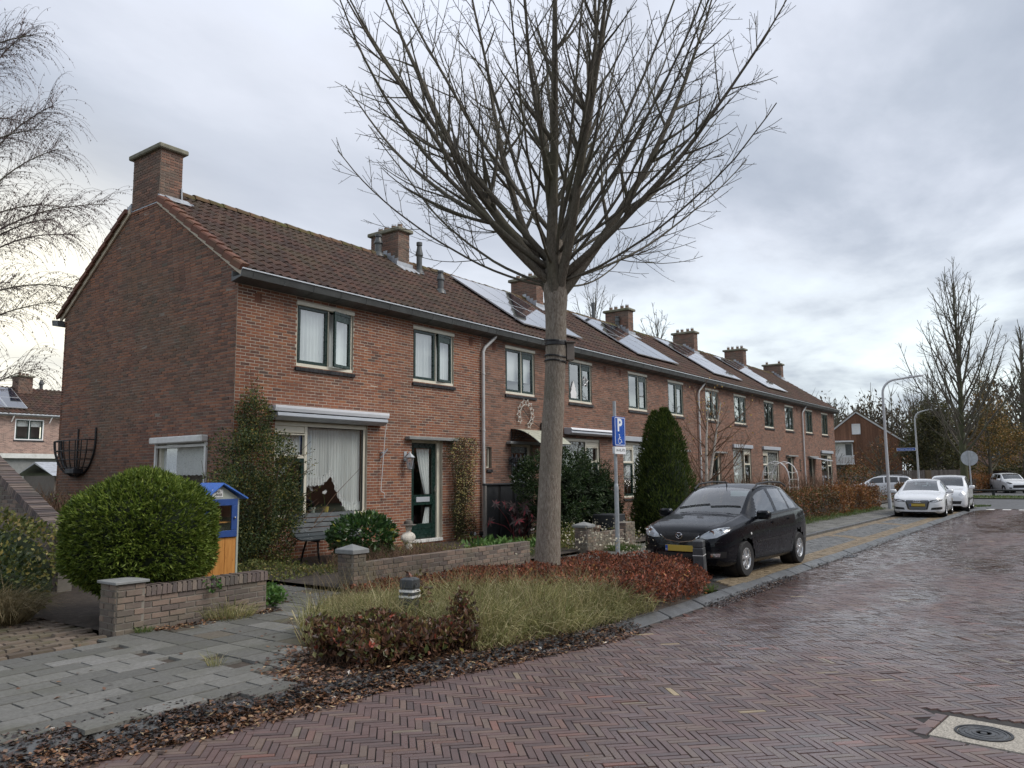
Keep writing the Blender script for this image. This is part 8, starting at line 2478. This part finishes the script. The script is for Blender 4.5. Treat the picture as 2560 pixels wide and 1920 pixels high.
ln('lower_slot', [(-.74, .215), (.74, .215)], 'front', M['plastic'], .03)
for ax in ('left', 'right'):
    for P in ([(1.42, .28), (1.38, .6), (1.46, .86)], [(2.53, .24), (2.53, .93)], [(3.35, .95), (3.2, .6), (3.05, .26)]): ln('door_seam', P, ax, M['grey_conc'], .008)
    ln('shoulder_line', [(.9, .80), (2.4, .83), (3.9, .84)], ax, M['grey_metal'], .008)
    for hx_ in (2.35, 3.15): pt('door_handle', [(hx_ - .09, .77), (hx_ + .09, .775), (hx_ + .09, .80), (hx_ - .09, .795)], ax, M['car_white'], .025)
    ln('window_trim', [(1.5, .905), (2.5, .945), (3.6, .965)], ax, M['plastic'], .02, .004)
for s in (-1, 1):
    mb = MB(); mb.box(1.9, 1.91, s * .2 - .03, s * .2 + .03, 1.2, 1.3); mb.v = [tuple(Tw @ Vector(p)) for p in mb.v]; mb.build('screen_sticker', M['paper'], carw)
carf = thing('parked_car', 'small tall white city car parked behind the white hatchback', 'car', (39.4, 5.0, .03), 0, 'cars parked along the street')
Tf = car_T(37.95, 5.02, R(182))
pa = dict(L=3.65, W=1.64, paint='car_white', rw=.29, wheels=(.70, 3.0), crown=.05,
          top=[(0, .66), (.05, .75), (.15, .86), (.45, .95), (.8, 1.0), (.95, 1.05), (1.02, 1.10), (1.55, 1.46), (1.7, 1.50), (2.2, 1.55), (3.0, 1.53), (3.3, 1.47), (3.5, 1.2), (3.6, 1.0), (3.65, .6)],
          belt=[(0, .56), (.15, .74), (.5, .85), (1.0, .93), (2.5, .97), (3.4, .98), (3.65, .55)],
          rail=[(0, .6), (.1, .74), (.5, .82), (1.0, .84), (1.3, .80), (1.7, .74), (2.8, .72), (3.3, .70), (3.65, .72)],
          plan=[(0, .74), (.05, .84), (.15, .92), (.35, .97), (.8, 1.0), (2.9, 1.0), (3.4, .96), (3.6, .88), (3.65, .75)],
          low=[(0, .26), (.1, .2), (.4, .18), (3.2, .18), (3.55, .24), (3.65, .34)],
          cowl=.97, roof_f=1.62, roof_r=3.1, tail=3.5, rear_glass_end=3.45, windows=[(1.22, 2.0, .8, 0), (2.08, 2.8, .0, -.1), (2.88, 3.2, 0, -.3)], seats=(1.7, 2.6), mirror=(1.25, 1.03), spokes=8, spw=(.018, .02))
SPf = make_car(carf, Tf, pa)
pt, ln = SPf['patch'], SPf['line']
dress(SPf, M['alloy'], 'headlight', [(.50, .70), (.62, .68), (.74, .71), (.77, .79), (.70, .84), (.58, .83), (.50, .77)], 'front', off=.006)
pt('grille', [(-.55, .33), (.55, .33), (.60, .46), (-.60, .46)], 'front', M['plastic'], .004)
pt('upper_grille', [(-.28, .72), (.28, .72), (.26, .75), (-.26, .75)], 'front', M['plastic'], .004)
mb = MB(); hx = SPf['bvh'].ray_cast(Vector((-3, 0, .52)), Vector((1, 0, 0)))[0].x; mb.bbox(hx - .02, hx - .008, -.26, .26, .48, .58, .004); mb.v = [tuple(Tf @ Vector(p)) for p in mb.v]; mb.build('number_plate', M['plate_yellow'], carf)
for ax in ('left', 'right'):
    for P in ([(1.08, .3), (1.06, .7), (1.12, .9)], [(2.04, .25), (2.04, .97)], [(2.84, .97), (2.7, .6), (2.6, .27)]): ln('door_seam', P, ax, M['grey_conc'], .008)
    ln('rub_strip', [(1.15, .52), (2.6, .54)], ax, M['plastic'], .07, .012)
care = thing('parked_car', 'white estate car with red tail light behind the beech hedge', 'car', (56.8, 11.4, .0), 0, 'cars parked along the street')
Te = car_T(56.45, 13.6, R(101), .0)
es = dict(L=4.56, W=1.80, paint='car_white', rw=.32, wheels=(.92, 3.62), crown=.045,
          top=[(0, .65), (.05, .72), (.2, .80), (.6, .90), (1.05, .97), (1.2, 1.02), (2.05, 1.44), (2.3, 1.475), (2.9, 1.50), (3.6, 1.47), (4.0, 1.42), (4.2, 1.30), (4.42, 1.02), (4.5, .9), (4.56, .6)],
          belt=[(0, .56), (.2, .70), (.6, .82), (1.2, .92), (2.5, .97), (3.5, 1.02), (4.2, 1.05), (4.56, .55)],
          rail=[(0, .55), (.1, .7), (.5, .78), (1.2, .8), (1.5, .75), (2.2, .66), (3.5, .64), (4.2, .62), (4.56, .7)],
          plan=[(0, .68), (.05, .78), (.2, .89), (.45, .96), (.9, 1.0), (3.6, 1.0), (4.1, .96), (4.45, .86), (4.56, .72)],
          low=[(0, .24), (.1, .18), (.5, .17), (4.1, .17), (4.45, .25), (4.56, .36)],
          cowl=1.22, roof_f=2.15, roof_r=4.02, tail=4.42, rear_glass_end=4.36, windows=[(1.5, 2.5, .95, 0), (2.58, 3.4, .0, -.05), (3.48, 4.12, 0, -.5)], seats=(2.1, 3.1), mirror=(1.6, 1.0), spokes=5)
SPe = make_car(care, Te, es)
SPe['patch']('tail_light', [(4.10, .86), (4.42, .84), (4.42, .98), (4.2, 1.03), (4.08, .95)], 'right', M['red_lens'], .008)
dress(SPe, M['red_lens'], 'tail_light', [(.50, .86), (.80, .84), (.78, 1.0), (.55, 1.0)], 'rear', off=.006)
for s in (-1, 1):
    mb = MB(); mb.tube([(2.3, s * .56, 1.47), (2.5, s * .56, 1.53), (3.6, s * .55, 1.525), (3.95, s * .54, 1.44)], .014, 6); mb.v = [tuple(Te @ Vector(p)) for p in mb.v]; mb.build('roof_rail', M['grey_metal'], care)
for P in ([(1.42, .3), (1.4, .9)], [(2.54, .25), (2.54, .98)], [(3.44, 1.0), (3.3, .6), (3.1, .3)]): SPe['line']('door_seam', P, 'right', M['grey_conc'], .01)
carp = thing('parked_car', 'white small hatchback cut by the right picture edge on the far street', 'car', (72, 4.2, .03), 0, 'cars parked along the street')
Tp = car_T(71.0, 4.35, R(205), .03)
SPp = make_car(carp, Tp, dict(pa, L=3.65, W=1.72))
dress(SPp, M['fence_dark'], 'headlight', [(.44, .72), (.62, .70), (.76, .76), (.80, .84), (.66, .84), (.50, .79)], 'front', off=.006)
SPp['patch']('grille', [(-.45, .40), (.45, .40), (.42, .62), (-.42, .62)], 'front', M['plastic'], .004)
dress(SPp, M['plastic'], 'fog_recess', [(.50, .34), (.70, .36), (.70, .44), (.52, .43)], 'front', off=.005)
bh = thing('terraced_house', 'pale brick terraced house far behind the gable with solar panels', 'house', (20, 50, 0), 0, 'houses beyond the row')
BX0, BX1, BD = 8.0, 32.0, 50.0
wins_b = [(19.10, 20.65, 4.05, 5.27), (24.5, 26.0, 4.05, 5.27), (13.5, 15.0, 4.05, 5.27)]
V, F = holed_sheet(BX0, BX1, 0, 5.45, wins_b, lambda a, b: (a, BD, b)); obj_np('wall', V, F, M['mortar'], bh)
rs = courses(2.6, 5.4, lambda z: (16.5, 24.0), wins_b, seed=77)
Vt, F = frusta(rs, -.002, .008, .003, (0, BD, 0), (1, 0, 0), (0, 0, 1), (0, -1, 0), .001, .0005); obj_np('brick_wall', Vt, F, M['pink_brick'], bh, kind='stuff')
for a, b, c, d in wins_b:
    mb = MB(); ring(mb, a, b, c, d, .06, BD - .01, BD + .07); m_ = (a + b) / 2; mb.box(m_ - .02, m_ + .02, BD, BD + .07, c, d)
    w = mb.build('window', M['white'], bh)
    for p, q in ((a + .06, m_ - .02), (m_ + .02, b - .06)):
        s = MB(); ring(s, p, q, c + .06, d - .06, .06, BD + .0, BD + .05); s.build('sash', M['green_paint'], w)
        pane('pane', p + .06, q - .06, c + .12, d - .12, BD + .03, w)
    mb = MB(); mb.box(a + .05, b - .05, BD + .2, BD + .22, d - .42, d - .06); mb.build('blind', M['white'], w)
    mb = MB(); mb.box(a, b, BD + .5, BD + .52, c, d); mb.build('dark_room', M['room'], w)
    mb = MB(); mb.box(a - .05, b + .05, BD - .05, BD + .02, c - .09, c - .01); mb.build('sill', M['black_sill'], w)
mb = MB(); mb.box(BX0, BX1, BD - .40, BD + .02, 5.44, 5.56); gt = mb.build('gutter', M['gutter'], bh)
mb = MB(); mb.box(BX0, BX1, BD - .43, BD - .40, 5.50, 5.58); mb.build('gutter_rim', M['zinc'], gt)
for x in (18.9, 20.95): 
    mb = MB(); mb.bar((x, BD - .02, 5.1), (x, BD - .35, 5.42), .05, .05); mb.build('bracket', M['white'], bh)
slb = math.atan2(7.35 - 5.55, 3.3)
bo, bU, bV, bN = np.array([0, BD - .42, 5.57]), np.array([1., 0, 0]), np.array([0, math.cos(slb), math.sin(slb)]), np.array([0, -math.sin(slb), math.cos(slb)])
def bp_(x, s, n): return tuple(bo + x * bU + s * bV + n * bN)
mb = MB(); mb.quad(bp_(BX0, 0, 0), bp_(BX1, 0, 0), bp_(BX1, 3.8, 0), bp_(BX0, 3.8, 0)); mb.quad((BX0, BD + 6.4, 5.5), (BX1, BD + 6.4, 5.5), bp_(BX1, 3.8, 0), bp_(BX0, 3.8, 0)); mb.build('roof', M['tile'], bh)
Vs = []
for k in range(11):
    for i in range(45):
        v = TILE[0].copy() * np.array([1.25, 1, 1.4]); Vs.append(v @ np.array([bU, bV, bN]) + np.array(bp_(16.0 + i * .248, k * .345, .0)) + bN * rng.normal(0, .003))
Fb = (np.arange(len(Vs))[:, None, None] * len(TILE[0]) + TILE[1][None]).reshape(-1, 4); obj_np('tile_field', np.concatenate(Vs), Fb, M['tile'], bh, kind='stuff')
for i in range(2):
    for j in range(2):
        mb = MB(); a0, a1, b0, b1 = 17.5 + i * 1.1, 18.58 + i * 1.1, .45 + j * 1.45, 1.87 + j * 1.45
        mb.add([bp_(a0, b0, .16), bp_(a1, b0, .16), bp_(a1, b1, .16), bp_(a0, b1, .16), bp_(a0, b0, .1), bp_(a1, b0, .1), bp_(a1, b1, .1), bp_(a0, b1, .1)], [(0, 4, 5, 1), (1, 5, 6, 2), (3, 7, 4, 0)], 0)
        e = .03
        mb.add([bp_(a0 + e, b0 + e, .162), bp_(a1 - e, b0 + e, .162), bp_(a1 - e, b1 - e, .162), bp_(a0 + e, b1 - e, .162)], [(0, 1, 2, 3)], 1)
        mb.add([bp_(a0, b0, .16), bp_(a1, b0, .16), bp_(a1, b1, .16), bp_(a0, b1, .16), bp_(a0 + e, b0 + e, .16), bp_(a1 - e, b0 + e, .16), bp_(a1 - e, b1 - e, .16), bp_(a0 + e, b1 - e, .16)], [(0, 1, 5, 4), (1, 2, 6, 5), (2, 3, 7, 6), (3, 0, 4, 7)], 0)
        mb.build('solar_panel', [M['panel_frame'], M['solar']], bh)
mb = MB(); mb.box(19.95, 20.75, 52.1, 53.0, 6.6, 8.0); c_ = mb.build('chimney', M['mortar_dark'], bh)
brick_box(c_, 19.95, 20.75, 52.1, 53.0, 6.8, 8.0, M['brick_chimney'], 'fl', 5)
mb = MB(); mb.bbox(19.85, 20.85, 52.0, 53.1, 8.0, 8.1, .02); mb.build('cap', M['cap'], c_)
for x in (20.15, 20.35, 20.55):
    mb = MB(); mb.lathe([(.08, 8.1), (.08, 8.28), (.06, 8.28)], 10, (x, 52.5, 0)); mb.build('pot', M['pot'], c_)
mb = MB(); mb.lathe([(.10, 7.2), (.10, 7.7), (.15, 7.72), (.15, 7.8), (.08, 7.95), (.10, 8.0), (0, 8.02)], 12, (21.6, 53.0, 0)); mb.build('roof_vent', M['gutter'], bh, smooth=True)
ex = thing('flat_roof_extension', 'low flat roofed extension below the far terraced house', 'extension', (19, 47, 0))
mb = MB(); mb.box(16, 24, 46.5, 49.98, 0, 2.9); mb.build('wall', M['grey_conc'], ex)
mb = MB(); mb.box(15.9, 24.1, 46.3, 49.97, 2.9, 3.15); mb.build('roof_edge', M['sill_white'], ex)
sh = thing('garden_shed', 'garden shed with dark pitched roof below the far house', 'shed', (16, 36, 0))
mb = MB(); mb.box(15.0, 18.4, 35.0, 38, 0, 1.9); mb.build('wall', M['fence_wood'], sh)
mb = MB(); mb.prism([(34.7, 1.9), (36.5, 2.5), (38.3, 1.9), (36.5, 2.42)], lambda a, b, d: (d, a, b), 14.8, 18.6); mb.build('roof', M['lead'], sh)
gh = thing('gabled_house', 'detached house with red brown gable white verge and balcony', 'house', (73.2, 15.6, 0), 0, 'houses beyond the row')
a0 = np.array([72.6, 19.2]); a1 = np.array([74.0, 12.9])        # line of the gable wall
gdir = unit(a1 - a0); gn = np.array([-gdir[1], gdir[0]]); gn = gn if gn @ np.array([-1, 0]) > 0 else -gn
GLn = float(np.linalg.norm(a1 - a0))
def gq(u, z, d=0.0): p = a0 + gdir * u + gn * d; return (float(p[0]), float(p[1]), z)
apex = 3.05
mb = MB(); prof_ = [(0, 0), (GLn, 0), (GLn, 4.45), (apex, 6.9), (0, 4.5)]
mb.prism(prof_, lambda a, b, d: gq(a, b, d), -9, 0); mb.build('wall', M['siding'], gh)
sd_ = []
for k in range(30):
    u0 = k * GLn / 30; u1 = u0 + GLn / 30; um = (u0 + u1) / 2
    zt = np.interp(um, [0, apex, GLn], [4.5, 6.9, 4.45]) - .1
    sd_.append((u0 + .01, u1 - .01, .3, zt))
O_ = np.array(gq(0, 0)); Vt, F = frusta(sd_, .0, .03, .01, O_, (gdir[0], gdir[1], 0), (0, 0, 1), (gn[0], gn[1], 0)); obj_np('siding_boards', Vt, F, M['siding'], gh, kind='stuff')
mb = MB()
for (u0, z0), (u1, z1) in (((-.35, 4.27), (apex, 6.95)), ((apex, 6.95), (GLn + .35, 4.2))):
    mb.add([gq(u0, z0, .12), gq(u1, z1, .12), gq(u1, z1 + .17, .12), gq(u0, z0 + .17, .12), gq(u0, z0, .04), gq(u1, z1, .04), gq(u1, z1 + .17, .04), gq(u0, z0 + .17, .04)], [(0, 1, 2, 3), (0, 4, 5, 1), (3, 2, 6, 7), (4, 7, 6, 5)])
mb.build('verge_board', M['white'], gh)
mb = MB()
for (u0, z0), (u1, z1) in (((-.4, 4.42), (apex, 7.12)), ((apex, 7.12), (GLn + .4, 4.36))):
    mb.add([gq(u0, z0, .2), gq(u1, z1, .2), gq(u1, z1, -9.2), gq(u0, z0, -9.2), gq(u0, z0 + .08, .2), gq(u1, z1 + .08, .2), gq(u1, z1 + .08, -9.2), gq(u0, z0 + .08, -9.2)], [(0, 3, 2, 1), (4, 5, 6, 7), (0, 1, 5, 4), (2, 3, 7, 6)])
mb.build('roof', M['tile_ridge'], gh)
def gwin(u0, u1, z0, z1, glz, name='window'):
    mb = MB()
    for (a, b, c, d) in ((u0, u1, z1 - .09, z1), (u0, u1, z0, z0 + .09), (u0, u0 + .09, z0, z1), (u1 - .09, u1, z0, z1)):
        mb.prism([(a, c), (b, c), (b, d), (a, d)], lambda p, q, t: gq(p, q, t), .035, .10)
    w = mb.build(name, M['white'], gh)
    mb = MB(); mb.add([gq(u0 + .09, z0 + .09, .05), gq(u1 - .09, z0 + .09, .05), gq(u1 - .09, z1 - .09, .05), gq(u0 + .09, z1 - .09, .05)], [(0, 1, 2, 3)]); mb.build('pane', M[glz], w); return w
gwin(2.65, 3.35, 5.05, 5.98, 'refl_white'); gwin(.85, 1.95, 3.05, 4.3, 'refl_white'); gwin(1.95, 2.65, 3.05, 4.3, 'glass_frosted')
mb = MB(); mb.prism([(.6, 4.36), (2.75, 4.36), (2.75, 4.5), (.6, 4.5)], lambda p, q, t: gq(p, q, t), .04, .9); mb.build('balcony_canopy', M['white'], gh)
bal = MB()
for k in range(17): u = .7 + k * .12; bal.prism([(u, 2.5), (u + .085, 2.5), (u + .085, 3.15), (u, 3.15)], lambda p, q, t: gq(p, q, t), .85, .89)
bal.prism([(.65, 3.15), (2.75, 3.15), (2.75, 3.21), (.65, 3.21)], lambda p, q, t: gq(p, q, t), .83, .91); bal.prism([(.65, 2.4), (2.75, 2.4), (2.75, 2.5), (.65, 2.5)], lambda p, q, t: gq(p, q, t), .04, .91)
bal.build('balcony', M['white'], gh)
mb = MB(); mb.prism([(.9, .1), (2.3, .1), (2.3, 2.2), (.9, 2.2)], lambda p, q, t: gq(p, q, t), .035, .06); mb.build('garage_door', M['fence_dark'], gh)
ck = thing('red_roofed_house', 'house with steep orange red roof half hidden by autumn trees', 'house', (96, 8.5, 0), 0, 'houses beyond the row')
mb = MB(); mb.box(95, 104, 5.0, 11.5, 0, 2.9); mb.prism([(5.0, 2.9), (11.5, 2.9), (8.25, 7.0)], lambda a, b, d: (d, a, b), 95, 95.3); mb.build('wall', M['pink_brick'], ck)
mb = MB(); mb.prism([(4.4, 2.4), (8.25, 7.2), (12.1, 2.4), (11.9, 2.3), (8.25, 6.95), (4.6, 2.3)], lambda a, b, d: (d, a, b), 94.6, 104.4); mb.build('roof', M['tile_verge'], ck)
mb = MB(); mb.box(94.9, 94.99, 7.2, 8.4, 3.1, 4.2); w = mb.build('window', M['white'], ck); mb = MB(); mb.box(94.87, 94.89, 7.35, 8.25, 3.2, 4.1); mb.build('pane', M['glass_frosted'], w)
mb = MB(); mb.box(100.2, 101.2, 7.8, 8.8, 6.0, 8.2); mb.build('chimney', M['brick_chimney'], ck)
ca = thing('carport', 'open carport with dark flat roof right of the red roofed house', 'carport', (88, 3.9, 0))
mb = MB(); mb.box(87, 93, 2.2, 5.6, 2.5, 2.7); mb.build('roof', M['fence_dark'], ca)
for x in (87.2, 92.8):
    for y in (2.4, 5.4): mb = MB(); mb.box(x - .07, x + .07, y - .07, y + .07, 0, 2.5); mb.build('post', M['fence_dark'], ca)
bf = thing('board_fence', 'long grey board fence beyond the side street with an ochre gap', 'fence', (69, 11, 0))
p0, p1 = np.array([70.8, 17.5]), np.array([68.5, 7.6]); nb_ = 62
for k in range(nb_):
    a, b = p0 + (p1 - p0) * k / nb_, p0 + (p1 - p0) * (k + .93) / nb_
    if k in (44, 45, 46): continue
    mb = MB(); h_ = 1.85 + .02 * math.sin(k * 3.7)
    mb.add([(a[0], a[1], .05), (b[0], b[1], .05), (b[0], b[1], h_), (a[0], a[1], h_), (a[0] + .03, a[1], .05), (b[0] + .03, b[1], .05), (b[0] + .03, b[1], h_), (a[0] + .03, a[1], h_)], [(0, 1, 2, 3), (0, 3, 7, 4), (1, 5, 6, 2), (3, 2, 6, 7)])
    mb.build('board', M['fence_wood'], bf)
mb = MB(); a, b = p0 + (p1 - p0) * 44 / nb_, p0 + (p1 - p0) * 46.9 / nb_; mb.add([(a[0] + .1, a[1], .9), (b[0] + .1, b[1], .9), (b[0] + .1, b[1], 1.85), (a[0] + .1, a[1], 1.85)], [(0, 1, 2, 3)]); mb.build('ochre_panel', M['park_yellow'], bf)
pg_ = thing('picket_gate', 'grey wooden picket gate between lamp and white car', 'gate', (39, 8.1, 0))
for k in range(11):
    mb = MB(); x = 38.55 + k * .16; mb.prism([(x, .1), (x + .09, .1), (x + .09, 1.0), (x + .045, 1.1), (x, 1.0)], lambda a, b, d: (a, d, b), 8.05, 8.08); mb.build('picket', M['fence_grey'], pg_)
for z in (.35, .85): mb = MB(); mb.box(38.5, 40.3, 8.085, 8.12, z, z + .08); mb.build('rail', M['fence_grey'], pg_)
hedge('beech_hedge', 'long clipped orange beech hedge beyond the side street', [(66.0, 12.6), (66.6, 8.2)], 1.15, .9, 3600, M['beech'], .12, .09)
hedge('beech_hedge', 'orange beech hedge right of the far bare tree', [(69.5, 7.6), (78, 6.7)], 1.35, 1.1, 5200, M['beech'], .12, .09)
hedge('far_hedge', 'dark green hedge beyond the orange beech hedge', [(79, 6.2), (96, 2)], 2.1, 2.2, 5200, M['olive'], .22, .15)
hedge('low_hedge', 'low red brown hedge at the end of the brick row', [(52.6, 9.0), (54.6, 9.4)], .95, 1.1, 2200, M['mixed_hedge'], .09, .06)
for c, r_, n, lab, mt in (((62.5, 14.2, 1.1), (1.5, 1.3, 1.3), 2400, 'round red brown bush before the gabled house', 'mixed_hedge'), ((80.5, 8.0, 1.2), (1.4, 1.2, 1.3), 1700, 'yellow green shrub above the far beech hedge', 'autumn')):
    P, N = shell(n, c, r_, .5, .15); leafy('garden_shrub', lab, 'shrub', P, N, .16, .10, M[mt], .8, .1)
def lawn(name, label, poly, n, z, h=.10):
    q = np.array(poly); a, b = q.min(0), q.max(0)
    p = np.stack([rng.uniform(a[0], b[0], n), rng.uniform(a[1], b[1], n)], 1); p = p[inside(poly, p[:, 0], p[:, 1])]
    V, F = blades(np.stack([p[:, 0], p[:, 1], np.full(len(p), z)], 1), np.stack([rng.normal(0, .5, len(p)), rng.normal(0, .5, len(p)), np.ones(len(p))], 1), h * rng.uniform(.6, 1.3, len(p)), .03, .4)
    o = obj_np(name, V, F, M['grass_green'], kind='stuff'); tag(o, label, 'grass')
ISL = [(40.2, 4.5), (41.6, 4.3), (42.9, 3.75), (43.3, 4.6), (43.2, 7.6), (40.4, 7.6)]
flat('grass_corner', ISL, .10, M['ground'])
lawn('corner_grass', 'grass on the street corner beside the round sign', ISL, 3000, .10)
lawn('verge_grass', 'grass strip below the far guard rail', [(56.6, -12), (61.4, -12), (62.2, 6.5), (57.3, 6.2)], 5000, .05, .12)
def bare_tree(name, label, x, y, h, cr, r0, nl, seed_el=(35, 82), mat='limb_far', trunk_h=.3, sp1=.5, sp2=.4, tw=.009, group='trees beyond the row', sag=0.0, tmat=None):
    t = thing(name, label, 'tree', (x, y, 0), 0, group)
    tr = grow((x, y, -.1), (0, 0, 1), h * .92, r0, r0 * .12, 14, .02, .012)
    limbs = [tr]
    for i in range(nl):
        k = i / max(nl - 1, 1)
        p, d = at_frac(tr[0], trunk_h + (.92 - trunk_h) * k)
        az = i * 2.4 + rng.normal(0, .2)
        el = R(seed_el[0] + (seed_el[1] - seed_el[0]) * k)
        Ln = cr * (1.25 - .75 * k) * rng.uniform(.85, 1.15)
        limbs.append(grow(p, (math.cos(az) * math.cos(el), math.sin(az) * math.cos(el), math.sin(el)), Ln, r0 * .35 * (1 - .6 * k), tw * 1.3, 9, .16, .07, sag=sag))
    thick, thin, bud = branch_system(limbs, sp1, R(40), .45, sp2, .5, .25, tw, 0, tw * 1.4)
    V, F = tubes_np(limbs[:1], 10); obj_np('trunk', V, F, M[tmat or mat], t, smooth=True)
    V, F = tubes_np(limbs[1:], 6); obj_np('limbs', V, F, M[mat], t, smooth=True)
    V, F = tubes_np(thin + [q for q in thick if not any(q is l for l in limbs)], 3); obj_np('twigs', V, F, M[mat], t, kind='stuff')
    return t, limbs, thin
bare_tree('bare_tree', 'tall bare tree with mossy green trunk beyond the side street', 60.3, 6.75, 15.4, 6.6, .26, 40, (38, 80), 'limb_far', .17, .55, .42, .010, tmat='bark_green')
bare_tree('bare_tree', 'bare rounded tree crown showing behind the third chimney', 41.3, 24.2, 14.2, 4.6, .2, 22, (30, 80), 'limb_far', .4, .5, .4, .009)
bare_tree('bare_tree', 'bare hanging birch crown showing behind the fourth chimney', 52.2, 25.1, 14.5, 4.2, .18, 20, (30, 75), 'limb_far', .45, .5, .4, .010, sag=.2)
bare_tree('bare_tree', 'bare pollard like tree at the right picture edge', 79.5, 4.3, 15.5, 3.6, .3, 26, (55, 82), 'limb_far', .25, .55, .42, .012)
bare_tree('bare_tree', 'bare tree behind the gabled house roof', 98, 24, 9.6, 5.5, .3, 18, (30, 80), 'limb_far', .3, .7, .6, .02)
bare_tree('bare_tree', 'slender bare garden tree before the balcony', 70.2, 17.4, 4.6, 1.4, .05, 12, (30, 80), 'limb_far', .3, .35, .3, .008)
bare_tree('bare_tree', 'bare tree left of the far street sign', 79.0, 12.6, 8.6, 4.6, .22, 22, (25, 80), 'limb_far', .25, .5, .45, .014)
def leafy_tree(label, x, y, h, r, n, mat, trunk_h=.3, L=.22, dens=.5, group='trees beyond the row', tm='limb_far'):
    t, limbs, thin = bare_tree('autumn_tree', label, x, y, h, r * 1.15, .16, 20, (20, 80), tm, trunk_h, .6, .5, .012, group)
    ends = np.array([q[0][-1] for q in thin] + [q[0][len(q[0]) // 2] for q in thin])
    k = rng.integers(0, len(ends), n)
    P = ends[k] + rng.normal(0, .28, (n, 3))
    P = P[P[:, 2] > h * trunk_h * .45]
    V, F = kites(P, rdir(len(P)), rdir(len(P)), L * rng.uniform(.5, 1.2, len(P)), L * .62); obj_np('leaves', V, F, M[mat], t, kind='stuff')
    return t
leafy_tree('olive leaved tree left of the tall bare tree', 72.0, 9.9, 7.8, 3.1, 8500, 'olive', .12, .20)
leafy_tree('brown olive tree behind the blue street sign', 76.5, 11.2, 6.6, 2.8, 6500, 'olive', .15, .20)
leafy_tree('golden brown autumn tree right of the tall bare tree', 76.0, 6.6, 9.8, 3.2, 6000, 'autumn', .2, .19)
leafy_tree('low orange brown autumn tree before the red roofed house', 84.5, 6.2, 6.4, 2.6, 2800, 'autumn', .2, .20)
leafy_tree('small brown tree with seed clusters beside the gabled house', 69.0, 13.6, 4.4, 1.9, 900, 'beech', .3, .16)
pts = []
for k in range(46):
    x = 118 + rng.normal(0, 9); y = 40 - k * 1.6 + rng.normal(0, 2.0); h = rng.uniform(8.0, 12.0) if k < 36 else rng.uniform(9, 13)
    P, N = shell(1100, (x, y, h * .52), (3.8, 3.8, h * .50), .3, .22, 4.0); pts.append(P)
P = np.concatenate(pts); P = P[P[:, 2] > .1]; n = len(P)
V, F = kites(P, unit(rng.normal(0, .6, (n, 3)) + np.array([0, 0, .9])), rdir(n), rng.uniform(.3, 1.0, n), rng.uniform(.06, .34, n)); o = obj_np('far_woods', V, F, M['woods'], kind='stuff'); tag(o, 'brown winter woodland far behind the houses', 'woods')
tr_ = []
for k in range(70):
    x = 112 + rng.normal(0, 8); y = 40 - k * 1.05 + rng.normal(0, 1); h = rng.uniform(9.5, 13.5); a = grow((x, y, 0), (rng.normal(0, .05), rng.normal(0, .05), 1), h, .18, .02, 8, 0, .05); tr_.append(a)
    for e in range(14):
        p, d = at_frac(a[0], .3 + .68 * rng.random()); tr_.append(grow(p, side_dir(d, R(45), rng.random() * 6), rng.uniform(1, 3), .05, .012, 5, .25, .1))
V, F = tubes_np(tr_, 4); o = obj_np('far_trunks', V, F, M['limb_far'], kind='stuff'); tag(o, 'bare trunks and boughs of the far woodland', 'woods')
op = flat('opposite_gardens', [(-30, -4.2), (75, -4.2), (75, -14), (-30, -14)], .05, M['ground'])
mb = MB(); mb.box(-30, 62, -24, -15, 0, 5.5); mb.prism([(-14.6, 5.4), (-19.5, 8.6), (-24.4, 5.4)], lambda a, b, d: (d, a, b), -30.3, 62.3)
tag(mb.build('opposite_row', M['brick_gable']), kind='structure')
mb = MB(); mb.add([(-30.4, -14.5, 5.42), (62.4, -14.5, 5.42), (62.4, -19.5, 8.68), (-30.4, -19.5, 8.68)], [(0, 1, 2, 3)]); tag(mb.build('opposite_roof', M['tile']), kind='structure')
